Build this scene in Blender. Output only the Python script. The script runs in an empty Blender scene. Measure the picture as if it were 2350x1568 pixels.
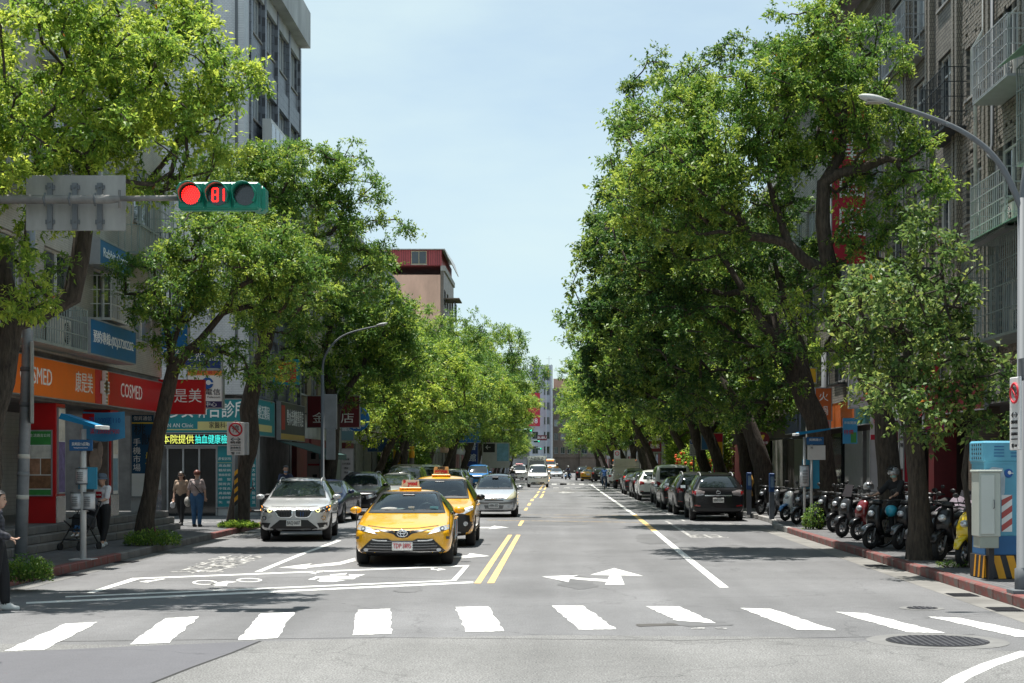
import bpy, bmesh, math, random
import numpy as np
from mathutils import Vector, Matrix, Euler
from mathutils.bvhtree import BVHTree

SC = bpy.context.scene
COL = SC.collection
R = math.radians
PI = math.pi

# ------------------------------------------------------------------ camera, sky, sun, exposure
F, CX, CY, EYE = 3590.0, 1275.0, 1066.0, 1.95      # focal length and vanishing point, in units of a 2350-wide picture
cam = bpy.data.cameras.new('camera')
cam_o = bpy.data.objects.new('camera', cam); COL.objects.link(cam_o)
cam_o.location = (0, 0, EYE); cam_o.rotation_euler = (R(90), 0, 0)
cam.sensor_width = 36.0; cam.lens = 36.0 * F / 2350.0
cam.shift_x = -(CX - 1175.0) / 2350.0
cam.shift_y = (CY - 784.0) / 2350.0
cam.clip_start = 0.1; cam.clip_end = 6000
SC.camera = cam_o

SUN_DIR = Vector((-0.74, 0.94, 5.7)).normalized()  # towards the sun
SUN_EL = math.asin(SUN_DIR.z); SUN_AZ = math.atan2(SUN_DIR.x, SUN_DIR.y)
world = bpy.data.worlds.new('World'); SC.world = world; world.use_nodes = True
wn = world.node_tree; wn.nodes.clear()
w_out = wn.nodes.new('ShaderNodeOutputWorld'); w_bg = wn.nodes.new('ShaderNodeBackground')
w_sky = wn.nodes.new('ShaderNodeTexSky'); w_sky.sky_type = 'NISHITA'; w_sky.sun_disc = False
w_sky.sun_elevation = SUN_EL; w_sky.sun_rotation = SUN_AZ
w_sky.air_density = 1.0; w_sky.dust_density = 0.3; w_sky.ozone_density = 1.5; w_sky.altitude = 20
w_tc = wn.nodes.new('ShaderNodeTexCoord'); w_map = wn.nodes.new('ShaderNodeMapping'); w_map.inputs['Scale'].default_value = (1.0, 1.0, 3.2)
w_n = wn.nodes.new('ShaderNodeTexNoise'); w_n.inputs['Scale'].default_value = 3.2; w_n.inputs['Detail'].default_value = 7; w_n.inputs['Roughness'].default_value = 0.55
w_r = wn.nodes.new('ShaderNodeMapRange'); w_r.inputs['From Min'].default_value = 0.44; w_r.inputs['From Max'].default_value = 0.78
w_r.inputs['To Min'].default_value = 0.54; w_r.inputs['To Max'].default_value = 0.98
w_mix = wn.nodes.new('ShaderNodeMixRGB'); w_mix.inputs[2].default_value = (5.0, 6.2, 6.45, 1)
wn.links.new(w_tc.outputs['Generated'], w_map.inputs['Vector']); wn.links.new(w_map.outputs[0], w_n.inputs['Vector'])
wn.links.new(w_n.outputs[0], w_r.inputs['Value']); wn.links.new(w_r.outputs[0], w_mix.inputs[0])
wn.links.new(w_sky.outputs[0], w_mix.inputs[1]); wn.links.new(w_mix.outputs[0], w_bg.inputs[0])
w_bg.inputs[1].default_value = 0.088
wn.links.new(w_bg.outputs[0], w_out.inputs[0])

sun = bpy.data.lights.new('sun', 'SUN'); sun.energy = 5.0; sun.angle = R(0.53); sun.color = (1.0, 0.965, 0.90)
sun_o = bpy.data.objects.new('sun', sun); COL.objects.link(sun_o); sun_o.location = (0, 0, 60)
sun_o.rotation_euler = (-SUN_DIR).to_track_quat('-Z', 'Y').to_euler()

SC.view_settings.view_transform = 'Standard'; SC.view_settings.look = 'None'
SC.view_settings.exposure = 0.74; SC.view_settings.gamma = 1.0; SC.view_settings.use_curve_mapping = False
SC.render.engine = 'CYCLES'
SC.cycles.max_bounces = 8; SC.cycles.diffuse_bounces = 3; SC.cycles.glossy_bounces = 3; SC.cycles.transmission_bounces = 4
SC.cycles.transparent_max_bounces = 6; SC.cycles.caustics_reflective = False; SC.cycles.caustics_refractive = False
SC.cycles.sample_clamp_indirect = 6.0
SC.cycles.use_denoising = True

# ------------------------------------------------------------------ small helpers
def GX(x, Y): return (x - CX) * Y / F                 # picture column -> X at depth Y
def GZ(y, Y): return EYE - (y - CY) * Y / F           # picture row -> Z at depth Y
def GD(x, y, z=0.0):                                   # a point on ground of height z
    Y = F * (EYE - z) / (y - CY); return ((x - CX) * Y / F, Y)

def tag(o, label=None, cat=None, group=None, kind=None):
    if label: o['label'] = label
    if cat: o['category'] = cat
    if group: o['group'] = group
    if kind: o['kind'] = kind
    return o
def empty(name, loc=(0, 0, 0), rz=0.0, label=None, cat=None, group=None, kind=None):
    o = bpy.data.objects.new(name, None); COL.objects.link(o)
    o.location = loc; o.rotation_euler = (0, 0, rz); o.empty_display_size = 0.2
    return tag(o, label, cat, group, kind)
def link(name, mesh, parent=None, loc=None, rot=None, scale=None):
    o = bpy.data.objects.new(name, mesh); COL.objects.link(o)
    if parent is not None: o.parent = parent
    if loc is not None: o.location = loc
    if rot is not None: o.rotation_euler = rot
    if scale is not None: o.scale = scale
    return o
def copy_tree(o, parent=None):
    c = o.copy(); COL.objects.link(c); c.parent = parent
    for ch in o.children: copy_tree(ch, c)
    return c
def omat(o, m, slot=0):                                # give one object its own material on shared mesh data
    o.material_slots[slot].link = 'OBJECT'; o.material_slots[slot].material = m

class MB:
    """collects shapes into one mesh"""
    def __init__(s): s.v = []; s.f = []; s.m = []; s.sm = []
    def add(s, vs, fs, m=0, smooth=False):
        b = len(s.v); s.v.extend([tuple(p) for p in vs])
        for f in fs: s.f.append([b + i for i in f]); s.m.append(m); s.sm.append(smooth)
        return s
    def box(s, x0, x1, y0, y1, z0, z1, m=0, M=None):
        vs = [(x0,y0,z0),(x1,y0,z0),(x1,y1,z0),(x0,y1,z0),(x0,y0,z1),(x1,y0,z1),(x1,y1,z1),(x0,y1,z1)]
        if M is not None: vs = [M @ Vector(p) for p in vs]
        return s.add(vs, [(0,3,2,1),(4,5,6,7),(0,1,5,4),(1,2,6,5),(2,3,7,6),(3,0,4,7)], m)
    def cbox(s, c, d, m=0, rot=None, bev=0.0):
        M = Matrix.Translation(c)
        if rot is not None: M = M @ Euler(rot).to_matrix().to_4x4()
        x, y, z = d[0]/2, d[1]/2, d[2]/2
        if bev <= 0: return s.box(-x, x, -y, y, -z, z, m, M)
        b = min(bev, x*0.95, y*0.95, z*0.95); vs = []; fs = []
        for sx in (-1, 1):
            for sy in (-1, 1):
                for sz in (-1, 1):
                    vs += [(sx*x, sy*(y-b), sz*(z-b)), (sx*(x-b), sy*y, sz*(z-b)), (sx*(x-b), sy*(y-b), sz*z)]
        def I(sx, sy, sz, k): return (((sx > 0)*2 + (sy > 0))*2 + (sz > 0))*3 + k
        for q in (-1, 1):
            fs.append([I(q,-1,-1,0), I(q,1,-1,0), I(q,1,1,0), I(q,-1,1,0)])
            fs.append([I(-1,q,-1,1), I(1,q,-1,1), I(1,q,1,1), I(-1,q,1,1)])
            fs.append([I(-1,-1,q,2), I(1,-1,q,2), I(1,1,q,2), I(-1,1,q,2)])
            for r in (-1, 1):
                fs.append([I(-1,q,r,1), I(1,q,r,1), I(1,q,r,2), I(-1,q,r,2)])
                fs.append([I(q,-1,r,0), I(q,1,r,0), I(q,1,r,2), I(q,-1,r,2)])
                fs.append([I(q,r,-1,0), I(q,r,1,0), I(q,r,1,1), I(q,r,-1,1)])
                for t in (-1, 1): fs.append([I(q,r,t,0), I(q,r,t,1), I(q,r,t,2)])
        vs = [M @ Vector(p) for p in vs]
        return s.add(vs, fs, m)
    def tube(s, pts, rad, n=8, m=0, caps=True, smooth=True):
        pts = [Vector(p) for p in pts]
        if not hasattr(rad, '__len__'): rad = [rad]*len(pts)
        vs = []; up = None
        for i, p in enumerate(pts):
            a = pts[max(i-1, 0)]; b = pts[min(i+1, len(pts)-1)]
            t = (b - a)
            if t.length < 1e-9: t = Vector((0,0,1))
            t.normalize()
            if up is None:
                up = Vector((0,0,1)) if abs(t.z) < 0.9 else Vector((1,0,0))
            x = up.cross(t)
            if x.length < 1e-6: x = Vector((1,0,0)).cross(t)
            x.normalize(); y = t.cross(x); up = y
            for k in range(n):
                a_ = 2*PI*k/n
                vs.append(p + x*(math.cos(a_)*rad[i]) + y*(math.sin(a_)*rad[i]))
        fs = []
        for i in range(len(pts)-1):
            for k in range(n):
                k2 = (k+1) % n
                fs.append((i*n+k, i*n+k2, (i+1)*n+k2, (i+1)*n+k))
        s.add(vs, fs, m, smooth)
        if caps:
            b = len(s.v) - len(vs)
            s.f.append([b+k for k in range(n)][::-1]); s.m.append(m); s.sm.append(False)
            s.f.append([b+(len(pts)-1)*n+k for k in range(n)]); s.m.append(m); s.sm.append(False)
        return s
    def cyl(s, a, b, r, n=12, m=0, r2=None): return s.tube([a, b], [r, r if r2 is None else r2], n, m)
    def prism(s, poly, o, u, v, n, d0, d1, m=0):
        """extrude a 2-D polygon lying in plane (o,u,v) from d0 to d1 along n"""
        o, u, v, n = Vector(o), Vector(u), Vector(v), Vector(n); k = len(poly)
        vs = [o + u*p[0] + v*p[1] + n*d0 for p in poly] + [o + u*p[0] + v*p[1] + n*d1 for p in poly]
        fs = [list(range(k))[::-1], list(range(k, 2*k))] + [(i, (i+1) % k, k+(i+1) % k, k+i) for i in range(k)]
        return s.add(vs, fs, m)
    def ball(s, c, r, nu=10, nv=7, m=0, M=None):
        if not hasattr(r, '__len__'): r = (r, r, r)
        vs = [(0,0,-1)]
        for j in range(1, nv):
            ph = -PI/2 + PI*j/nv
            for i in range(nu):
                th = 2*PI*i/nu; vs.append((math.cos(ph)*math.cos(th), math.cos(ph)*math.sin(th), math.sin(ph)))
        vs.append((0,0,1))
        T = M if M is not None else Matrix.Identity(3)
        c = Vector(c); vs = [c + T @ Vector((p[0]*r[0], p[1]*r[1], p[2]*r[2])) for p in vs]
        fs = [(0, 1+(i+1) % nu, 1+i) for i in range(nu)]
        for j in range(nv-2):
            for i in range(nu):
                a = 1+j*nu+i; b = 1+j*nu+(i+1) % nu; fs.append((a, b, b+nu, a+nu))
        t = len(vs)-1; fs += [(t, t-nu+i, t-nu+(i+1) % nu) for i in range(nu)]
        return s.add(vs, fs, m, True)
    def mesh(s, name, mats, fix=True):
        me = bpy.data.meshes.new(name); me.from_pydata(s.v, [], s.f)
        if not isinstance(mats, (list, tuple)): mats = [mats]
        for mt in mats: me.materials.append(mt)
        me.polygons.foreach_set('material_index', s.m); me.polygons.foreach_set('use_smooth', s.sm)
        if fix:
            bm = bmesh.new(); bm.from_mesh(me); bmesh.ops.recalc_face_normals(bm, faces=bm.faces); bm.to_mesh(me); bm.free()
        me.update(); return me
    def build(s, name, mats, parent=None, loc=None, rot=None): return link(name, s.mesh(name, mats), parent, loc, rot)

# ------------------------------------------------------------------ materials
MATS = {}
def mat(name, col, rough=0.6, metal=0.0, var=0.12, scale=3.0, bump=0.0, bscale=None, emit=0.0, coat=0.0, spec=0.5, ecol=None, streak=0.0, trans=0.0):
    if name in MATS: return MATS[name]
    m = bpy.data.materials.new(name); m.use_nodes = True; nt = m.node_tree; b = nt.nodes['Principled BSDF']
    c = (col[0], col[1], col[2], 1)
    b.inputs['Roughness'].default_value = rough; b.inputs['Metallic'].default_value = metal
    b.inputs['Specular IOR Level'].default_value = spec; b.inputs['Coat Weight'].default_value = coat
    b.inputs['Coat Roughness'].default_value = 0.06
    if emit > 0:
        e = ecol or col
        b.inputs['Emission Color'].default_value = (e[0], e[1], e[2], 1); b.inputs['Emission Strength'].default_value = emit
    if trans > 0: b.inputs['Transmission Weight'].default_value = trans
    if var > 0 or bump > 0:
        tc = nt.nodes.new('ShaderNodeTexCoord'); no = nt.nodes.new('ShaderNodeTexNoise')
        no.inputs['Scale'].default_value = scale; no.inputs['Detail'].default_value = 6; no.inputs['Roughness'].default_value = 0.62
        src = tc.outputs['Object']
        if streak > 0:
            mp = nt.nodes.new('ShaderNodeMapping'); mp.inputs['Scale'].default_value = (1, 1, streak); nt.links.new(src, mp.inputs['Vector']); src = mp.outputs[0]
        nt.links.new(src, no.inputs['Vector'])
        if var > 0:
            mr = nt.nodes.new('ShaderNodeMapRange'); mr.inputs['From Min'].default_value = 0.28; mr.inputs['From Max'].default_value = 0.72
            mr.inputs['To Min'].default_value = 1-var; mr.inputs['To Max'].default_value = 1+var
            nt.links.new(no.outputs[0], mr.inputs['Value'])
            hs = nt.nodes.new('ShaderNodeMixRGB'); hs.blend_type = 'MULTIPLY'; hs.inputs[0].default_value = 1
            hs.inputs[1].default_value = c; nt.links.new(mr.outputs[0], hs.inputs[2]); nt.links.new(hs.outputs[0], b.inputs['Base Color'])
            rr = nt.nodes.new('ShaderNodeMapRange'); rr.inputs['To Min'].default_value = max(0.02, rough*0.85); rr.inputs['To Max'].default_value = min(1, rough*1.2)
            nt.links.new(no.outputs[0], rr.inputs['Value']); nt.links.new(rr.outputs[0], b.inputs['Roughness'])
        else: b.inputs['Base Color'].default_value = c
        if bump > 0:
            n2 = nt.nodes.new('ShaderNodeTexNoise'); n2.inputs['Scale'].default_value = bscale or scale*6; n2.inputs['Detail'].default_value = 4
            nt.links.new(src, n2.inputs['Vector'])
            bp = nt.nodes.new('ShaderNodeBump'); bp.inputs['Strength'].default_value = bump; bp.inputs['Distance'].default_value = 0.02
            nt.links.new(n2.outputs[0], bp.inputs['Height']); nt.links.new(bp.outputs[0], b.inputs['Normal'])
    else: b.inputs['Base Color'].default_value = c
    m.diffuse_color = c; MATS[name] = m; return m

def brick_mat(name, c1, c2, cm, bw, bh, mortar=0.008, rough=0.6, bump=0.4, var=0.25, axis='xz', dirt=0.35):
    """small tiles or bricks, too fine to pick apart, in metres"""
    if name in MATS: return MATS[name]
    m = bpy.data.materials.new(name); m.use_nodes = True; nt = m.node_tree; b = nt.nodes['Principled BSDF']
    tc = nt.nodes.new('ShaderNodeTexCoord'); sp = nt.nodes.new('ShaderNodeSeparateXYZ'); cb = nt.nodes.new('ShaderNodeCombineXYZ')
    nt.links.new(tc.outputs['Object'], sp.inputs[0])
    if axis == 'xz': a, z = 'X', 'Z'
    elif axis == 'yz': a, z = 'Y', 'Z'
    elif axis == 'xyz':
        ad = nt.nodes.new('ShaderNodeMath'); ad.operation = 'ADD'; nt.links.new(sp.outputs['X'], ad.inputs[0]); nt.links.new(sp.outputs['Y'], ad.inputs[1]); a, z = None, 'Z'
    else: a, z = 'Y', 'X'
    nt.links.new(sp.outputs[a] if a else ad.outputs[0], cb.inputs[0]); nt.links.new(sp.outputs[z], cb.inputs[1])
    br = nt.nodes.new('ShaderNodeTexBrick'); br.inputs['Scale'].default_value = 1.0
    br.inputs['Color1'].default_value = (*c1, 1); br.inputs['Color2'].default_value = (*c2, 1); br.inputs['Mortar'].default_value = (*cm, 1)
    br.inputs['Mortar Size'].default_value = mortar; br.inputs['Brick Width'].default_value = bw; br.inputs['Row Height'].default_value = bh
    nt.links.new(cb.outputs[0], br.inputs['Vector'])
    no = nt.nodes.new('ShaderNodeTexNoise'); no.inputs['Scale'].default_value = 0.9; no.inputs['Detail'].default_value = 8; no.inputs['Roughness'].default_value = 0.65
    mp = nt.nodes.new('ShaderNodeMapping'); mp.inputs['Scale'].default_value = (1, 1, 0.35); nt.links.new(tc.outputs['Object'], mp.inputs[0]); nt.links.new(mp.outputs[0], no.inputs['Vector'])
    mr = nt.nodes.new('ShaderNodeMapRange'); mr.inputs['From Min'].default_value = 0.3; mr.inputs['From Max'].default_value = 0.7
    mr.inputs['To Min'].default_value = 1-dirt; mr.inputs['To Max'].default_value = 1.08; nt.links.new(no.outputs[0], mr.inputs['Value'])
    mx = nt.nodes.new('ShaderNodeMixRGB'); mx.blend_type = 'MULTIPLY'; mx.inputs[0].default_value = 1
    nt.links.new(br.outputs['Color'], mx.inputs[1]); nt.links.new(mr.outputs[0], mx.inputs[2]); nt.links.new(mx.outputs[0], b.inputs['Base Color'])
    b.inputs['Roughness'].default_value = rough
    bp = nt.nodes.new('ShaderNodeBump'); bp.inputs['Strength'].default_value = bump; bp.inputs['Distance'].default_value = 0.01; bp.invert = True
    nt.links.new(br.outputs['Fac'], bp.inputs['Height']); nt.links.new(bp.outputs[0], b.inputs['Normal'])
    MATS[name] = m; return m

def asphalt_mat(name, base, speck, patch):
    m = bpy.data.materials.new(name); m.use_nodes = True; nt = m.node_tree; b = nt.nodes['Principled BSDF']
    tc = nt.nodes.new('ShaderNodeTexCoord')
    def noise(s, det=5, ro=0.6, sc=(1,1,1)):
        n = nt.nodes.new('ShaderNodeTexNoise'); n.inputs['Scale'].default_value = s; n.inputs['Detail'].default_value = det; n.inputs['Roughness'].default_value = ro
        mp = nt.nodes.new('ShaderNodeMapping'); mp.inputs['Scale'].default_value = sc; nt.links.new(tc.outputs['Object'], mp.inputs[0]); nt.links.new(mp.outputs[0], n.inputs['Vector'])
        return n.outputs[0]
    def rng(src, a, b_, c, d):
        r = nt.nodes.new('ShaderNodeMapRange'); r.inputs[1].default_value = a; r.inputs[2].default_value = b_; r.inputs[3].default_value = c; r.inputs[4].default_value = d
        nt.links.new(src, r.inputs[0]); return r.outputs[0]
    def mul(a, b_):
        x = nt.nodes.new('ShaderNodeMath'); x.operation = 'MULTIPLY'; nt.links.new(a, x.inputs[0]); nt.links.new(b_, x.inputs[1]); return x.outputs[0]
    fine = rng(noise(55, 3, 0.7), 0.3, 0.7, 1-speck, 1+speck)
    mid = rng(noise(6, 4, 0.6), 0.3, 0.7, 1-patch*0.5, 1+patch*0.5)
    big = rng(noise(0.35, 5, 0.55), 0.32, 0.68, 1-patch, 1+patch)
    wheel = rng(noise(0.8, 3, 0.5, (1.0, 0.04, 1)), 0.35, 0.65, 1-patch*1.1, 1+patch*0.7)   # tyre-polished bands along the street
    f = mul(mul(fine, mid), mul(big, wheel))
    vo = nt.nodes.new('ShaderNodeTexVoronoi'); vo.feature = 'DISTANCE_TO_EDGE'; vo.inputs['Scale'].default_value = 0.22
    nz = nt.nodes.new('ShaderNodeTexNoise'); nz.inputs['Scale'].default_value = 1.4; nz.inputs['Detail'].default_value = 5
    ad = nt.nodes.new('ShaderNodeVectorMath'); ad.operation = 'ADD'; nt.links.new(tc.outputs['Object'], nz.inputs['Vector'])
    nt.links.new(tc.outputs['Object'], ad.inputs[0]); nt.links.new(nz.outputs['Color'], ad.inputs[1]); nt.links.new(ad.outputs[0], vo.inputs['Vector'])
    crack = rng(vo.outputs['Distance'], 0.0, 0.006, 0.72, 1.0)
    f = mul(f, crack)
    mx = nt.nodes.new('ShaderNodeMixRGB'); mx.blend_type = 'MULTIPLY'; mx.inputs[0].default_value = 1; mx.inputs[1].default_value = (*base, 1)
    nt.links.new(f, mx.inputs[2]); nt.links.new(mx.outputs[0], b.inputs['Base Color'])
    b.inputs['Roughness'].default_value = 0.82; b.inputs['Specular IOR Level'].default_value = 0.35
    bp = nt.nodes.new('ShaderNodeBump'); bp.inputs['Strength'].default_value = 0.35; bp.inputs['Distance'].default_value = 0.01
    nt.links.new(noise(80, 3, 0.7), bp.inputs['Height']); nt.links.new(bp.outputs[0], b.inputs['Normal'])
    MATS[name] = m; return m

def paint_mat(name, col, under, wear=0.5, scale=7.0):
    """road paint worn through to the asphalt in places"""
    m = bpy.data.materials.new(name); m.use_nodes = True; nt = m.node_tree; b = nt.nodes['Principled BSDF']
    tc = nt.nodes.new('ShaderNodeTexCoord'); n = nt.nodes.new('ShaderNodeTexNoise'); n.inputs['Scale'].default_value = scale; n.inputs['Detail'].default_value = 9; n.inputs['Roughness'].default_value = 0.72
    nt.links.new(tc.outputs['Object'], n.inputs['Vector'])
    r = nt.nodes.new('ShaderNodeMapRange'); r.inputs[1].default_value = wear-0.06; r.inputs[2].default_value = wear+0.03; nt.links.new(n.outputs[0], r.inputs[0])
    n2 = nt.nodes.new('ShaderNodeTexNoise'); n2.inputs['Scale'].default_value = 1.7; n2.inputs['Detail'].default_value = 6; nt.links.new(tc.outputs['Object'], n2.inputs['Vector'])
    r2 = nt.nodes.new('ShaderNodeMapRange'); r2.inputs[1].default_value = 0.3; r2.inputs[2].default_value = 0.7; r2.inputs[3].default_value = 0.8; r2.inputs[4].default_value = 1.05; nt.links.new(n2.outputs[0], r2.inputs[0])
    mu = nt.nodes.new('ShaderNodeMixRGB'); mu.blend_type = 'MULTIPLY'; mu.inputs[0].default_value = 1; mu.inputs[1].default_value = (*col, 1); nt.links.new(r2.outputs[0], mu.inputs[2])
    mx = nt.nodes.new('ShaderNodeMixRGB'); mx.inputs[1].default_value = (*under, 1); nt.links.new(mu.outputs[0], mx.inputs[2]); nt.links.new(r.outputs[0], mx.inputs[0])
    nt.links.new(mx.outputs[0], b.inputs['Base Color']); b.inputs['Roughness'].default_value = 0.7
    MATS[name] = m; return m

# ------------------------------------------------------------------ lettering
WORK = bpy.data.scenes.new('work')                       # bare scene in which shapes are evaluated, so each one stays quick
def baked(o, *more):
    for x in (o,)+more: WORK.collection.objects.link(x)
    with bpy.context.temp_override(scene=WORK, view_layer=WORK.view_layers[0]): dg = bpy.context.evaluated_depsgraph_get()
    dg.update()
    me = bpy.data.meshes.new_from_object(o.evaluated_get(dg))
    for x in (o,)+more: WORK.collection.objects.unlink(x)
    return me
_TC = {}
def text_mesh(body, size, m, extrude=0.0, spacing=1.0, align='CENTER', bold=0.0, sx=1.0):
    key = (body, round(size, 4), m.name, extrude, spacing, align, bold, sx)
    if key in _TC: return _TC[key]
    c = bpy.data.curves.new('lettering', 'FONT'); c.body = body; c.size = size; c.align_x = align; c.align_y = 'CENTER'
    c.extrude = extrude; c.resolution_u = 2; c.space_character = spacing; c.offset = bold
    o = bpy.data.objects.new('lettering', c); me = baked(o)
    bpy.data.objects.remove(o); bpy.data.curves.remove(c)
    if sx != 1.0:
        for v in me.vertices: v.co.x *= sx
    me.materials.clear(); me.materials.append(m); _TC[key] = me
    return me
ROT = {'cam': (R(90), 0, 0), 'left': (R(90), 0, R(90)), 'right': (R(90), 0, R(-90)), 'away': (R(90), 0, R(180))}
AXU = {'cam': Vector((1,0,0)), 'left': Vector((0,1,0)), 'right': Vector((0,-1,0)), 'away': Vector((-1,0,0))}
AXN = {'cam': Vector((0,-1,0)), 'left': Vector((1,0,0)), 'right': Vector((-1,0,0)), 'away': Vector((0,1,0))}
def letters(parent, body, face, p, size, m, spacing=1.0, bold=0.0, sx=1.0, name='lettering', fit=None):
    me = text_mesh(body, size, m, 0.004, spacing, 'CENTER', bold, sx)
    o = link(name, me, parent, Vector(p) + AXN[face]*0.006, ROT[face])
    if fit:
        w = max(v.co.x for v in me.vertices) - min(v.co.x for v in me.vertices)
        if w > 0: o.scale = (fit/w, 1, 1)
    return o
def sign(name, label, cat, face, c, w, h, d, m, texts=(), group=None, frame=None, fm=None, panels=()):
    """a box sign: front-face centre c; texts = (string, du, dv, size, material[, fit]); panels = coloured fields (u0,u1,v0,v1,material)"""
    c = Vector(c); u, n = AXU[face], AXN[face]; v = Vector((0,0,1))
    mb = MB(); fr = 0.03 if frame is None else frame
    def pbox(u0, u1, v0, v1, n0, n1, mi): mb.prism([(u0,v0),(u1,v0),(u1,v1),(u0,v1)], (0,0,0), u, v, n, n0, n1, mi)
    pbox(-w/2, w/2, -h/2, h/2, -d, 0, 0)
    if fr > 0:
        t = 0.012
        pbox(-w/2-0.002, w/2+0.002, h/2-fr, h/2+0.002, -d-0.002, t, 1); pbox(-w/2-0.002, w/2+0.002, -h/2-0.002, -h/2+fr, -d-0.002, t, 1)
        pbox(-w/2-0.003, -w/2+fr, -h/2+fr, h/2-fr, -d-0.002, t-0.001, 1); pbox(w/2-fr, w/2+0.003, -h/2+fr, h/2-fr, -d-0.002, t-0.001, 1)
    o = mb.build(name, [m, fm or MATS['sign_frame']]); o.location = c
    tag(o, label, cat, group)
    for (u0, u1, v0, v1, pm) in panels:
        q = MB(); q.prism([(u0,v0),(u1,v0),(u1,v1),(u0,v1)], (0,0,0), u, v, n, 0.001, 0.004, 0); q.build('panel', pm, o)
    for t in texts:
        letters(o, t[0], face, u*t[1] + v*t[2], t[3], t[4], fit=(t[5] if len(t) > 5 else None), bold=(t[6] if len(t) > 6 else 0.0))
    return o

# shared colours
WHITE = mat('white_paint', (0.78, 0.78, 0.76), 0.5, var=0.06)
BLACK = mat('black_plastic', (0.012, 0.012, 0.013), 0.45, var=0.1)
RUBBER = mat('tyre_rubber', (0.018, 0.018, 0.019), 0.85, var=0.25, scale=9)
STEEL = mat('galvanised_steel', (0.13, 0.14, 0.15), 0.65, 0.1, var=0.2, scale=4, streak=0.2)
CHROME = mat('chrome', (0.75, 0.76, 0.78), 0.14, 1.0, var=0)
mat('sign_frame', (0.32, 0.33, 0.34), 0.5, 0.4, var=0.15)
L_WHITE = mat('letter_white', (0.86, 0.86, 0.84), 0.5, var=0)
L_RED = mat('letter_red', (0.55, 0.015, 0.03), 0.5, var=0)
L_BLACK = mat('letter_black', (0.015, 0.015, 0.018), 0.5, var=0)
L_BLUE = mat('letter_blue', (0.01, 0.09, 0.33), 0.5, var=0)
L_YELLOW = mat('letter_yellow', (0.85, 0.62, 0.05), 0.5, var=0)
GLASS_DK = mat('shop_glass', (0.012, 0.015, 0.017), 0.06, var=0.3, scale=0.7, spec=0.9)
CONC = mat('concrete', (0.30, 0.29, 0.275), 0.85, var=0.3, scale=1.4, bump=0.25, bscale=30)
CONC_DK = mat('old_concrete', (0.15, 0.145, 0.14), 0.9, var=0.4, scale=1.8, bump=0.3, bscale=25)

# ================================================================== ground, road, kerbs, pavement
ASPH = asphalt_mat('asphalt', (0.152, 0.152, 0.155), 0.5, 0.15)
ASPH2 = asphalt_mat('asphalt_coarse', (0.172, 0.171, 0.167), 0.8, 0.15)
ASPH3 = asphalt_mat('asphalt_new', (0.120, 0.120, 0.131), 0.16, 0.07)
PAVE = brick_mat('paving_bricks', (0.115, 0.115, 0.12), (0.15, 0.148, 0.15), (0.05, 0.05, 0.05), 0.21, 0.105, 0.006, 0.85, 0.35, axis='yx', dirt=0.3)
RED_KERB = paint_mat('red_kerb_paint', (0.20, 0.062, 0.055), (0.13, 0.11, 0.10), 0.47, 4.0)
W_PAINT = paint_mat('white_road_paint', (0.74, 0.74, 0.71), (0.2, 0.2, 0.2), 0.345, 9.0)
W_WORN = paint_mat('worn_white_road_paint', (0.56, 0.55, 0.52), (0.135, 0.135, 0.135), 0.52, 5.0)
Y_PAINT = paint_mat('yellow_road_paint', (0.74, 0.50, 0.19), (0.18, 0.17, 0.15), 0.36, 8.0)
Y_WORN = paint_mat('worn_yellow_road_paint', (0.60, 0.40, 0.15), (0.14, 0.14, 0.13), 0.49, 5.0)

g = MB(); g.add([(-1500,-200,-0.07),(1500,-200,-0.07),(1500,2500,-0.07),(-1500,2500,-0.07)], [(0,1,2,3)])
tag(g.build('ground', mat('bare_ground', (0.16, 0.155, 0.145), 0.95, var=0.2, scale=0.05)), kind='structure')

def kl(Y): return -8.68 - 0.016*(min(Y, 60)-25)                      # street side of the kerb on the shop-sign side
def kr(Y):
    a = 6.3 + 0.012*(Y-21)
    if Y < 47.5: return a
    if Y < 52: return a + (7.15-a)*((Y-47.5)/4.5)
    return 7.15
road = MB()
road.add([(-120,-60,0),(120,-60,0),(120,18.5,0),(-120,18.5,0)], [(0,1,2,3)], 0)
ys = [18.5, 22, 26, 30, 35, 40, 44, 47.5, 49, 50.5, 52, 60, 80, 120, 200, 330]
vs = [];
for Y in ys: vs += [(kl(Y)-0.02, Y, 0), (kr(Y)+0.02, Y, 0)]
road.add(vs, [(2*i, 2*i+1, 2*i+3, 2*i+2) for i in range(len(ys)-1)], 0)
road.add([(-120,330,0),(120,330,0),(120,346,0),(-120,346,0)], [(0,1,2,3)], 0)
road_o = tag(road.build('road', ASPH), kind='structure')

def sheet(name, polys, m, z=0.004, parent=road_o, ground=True):
    """flat marking; polygons in picture coordinates turned into ground points, or already on the ground"""
    mb = MB()
    for p in polys:
        q = [GD(*a) for a in p] if ground else p
        mb.add([(a[0], a[1], z) for a in q], [list(range(len(q)))])
    me = mb.mesh(name, m, fix=False)
    for f in me.polygons:
        if f.normal.z < 0: f.flip()
    return link(name, me, parent)
def strip(name, path, w, m, z=0.004, ground=True):
    P = [Vector(GD(*a)) for a in path] if ground else [Vector(a) for a in path]
    L = []; Rr = []
    for i, p in enumerate(P):
        t = (P[min(i+1, len(P)-1)] - P[max(i-1, 0)]).normalized(); n = Vector((-t.y, t.x))
        L.append(p + n*w/2); Rr.append(p - n*w/2)
    return sheet(name, [[L[i], L[i+1], Rr[i+1], Rr[i]] for i in range(len(P)-1)], m, z, ground=False)

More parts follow.
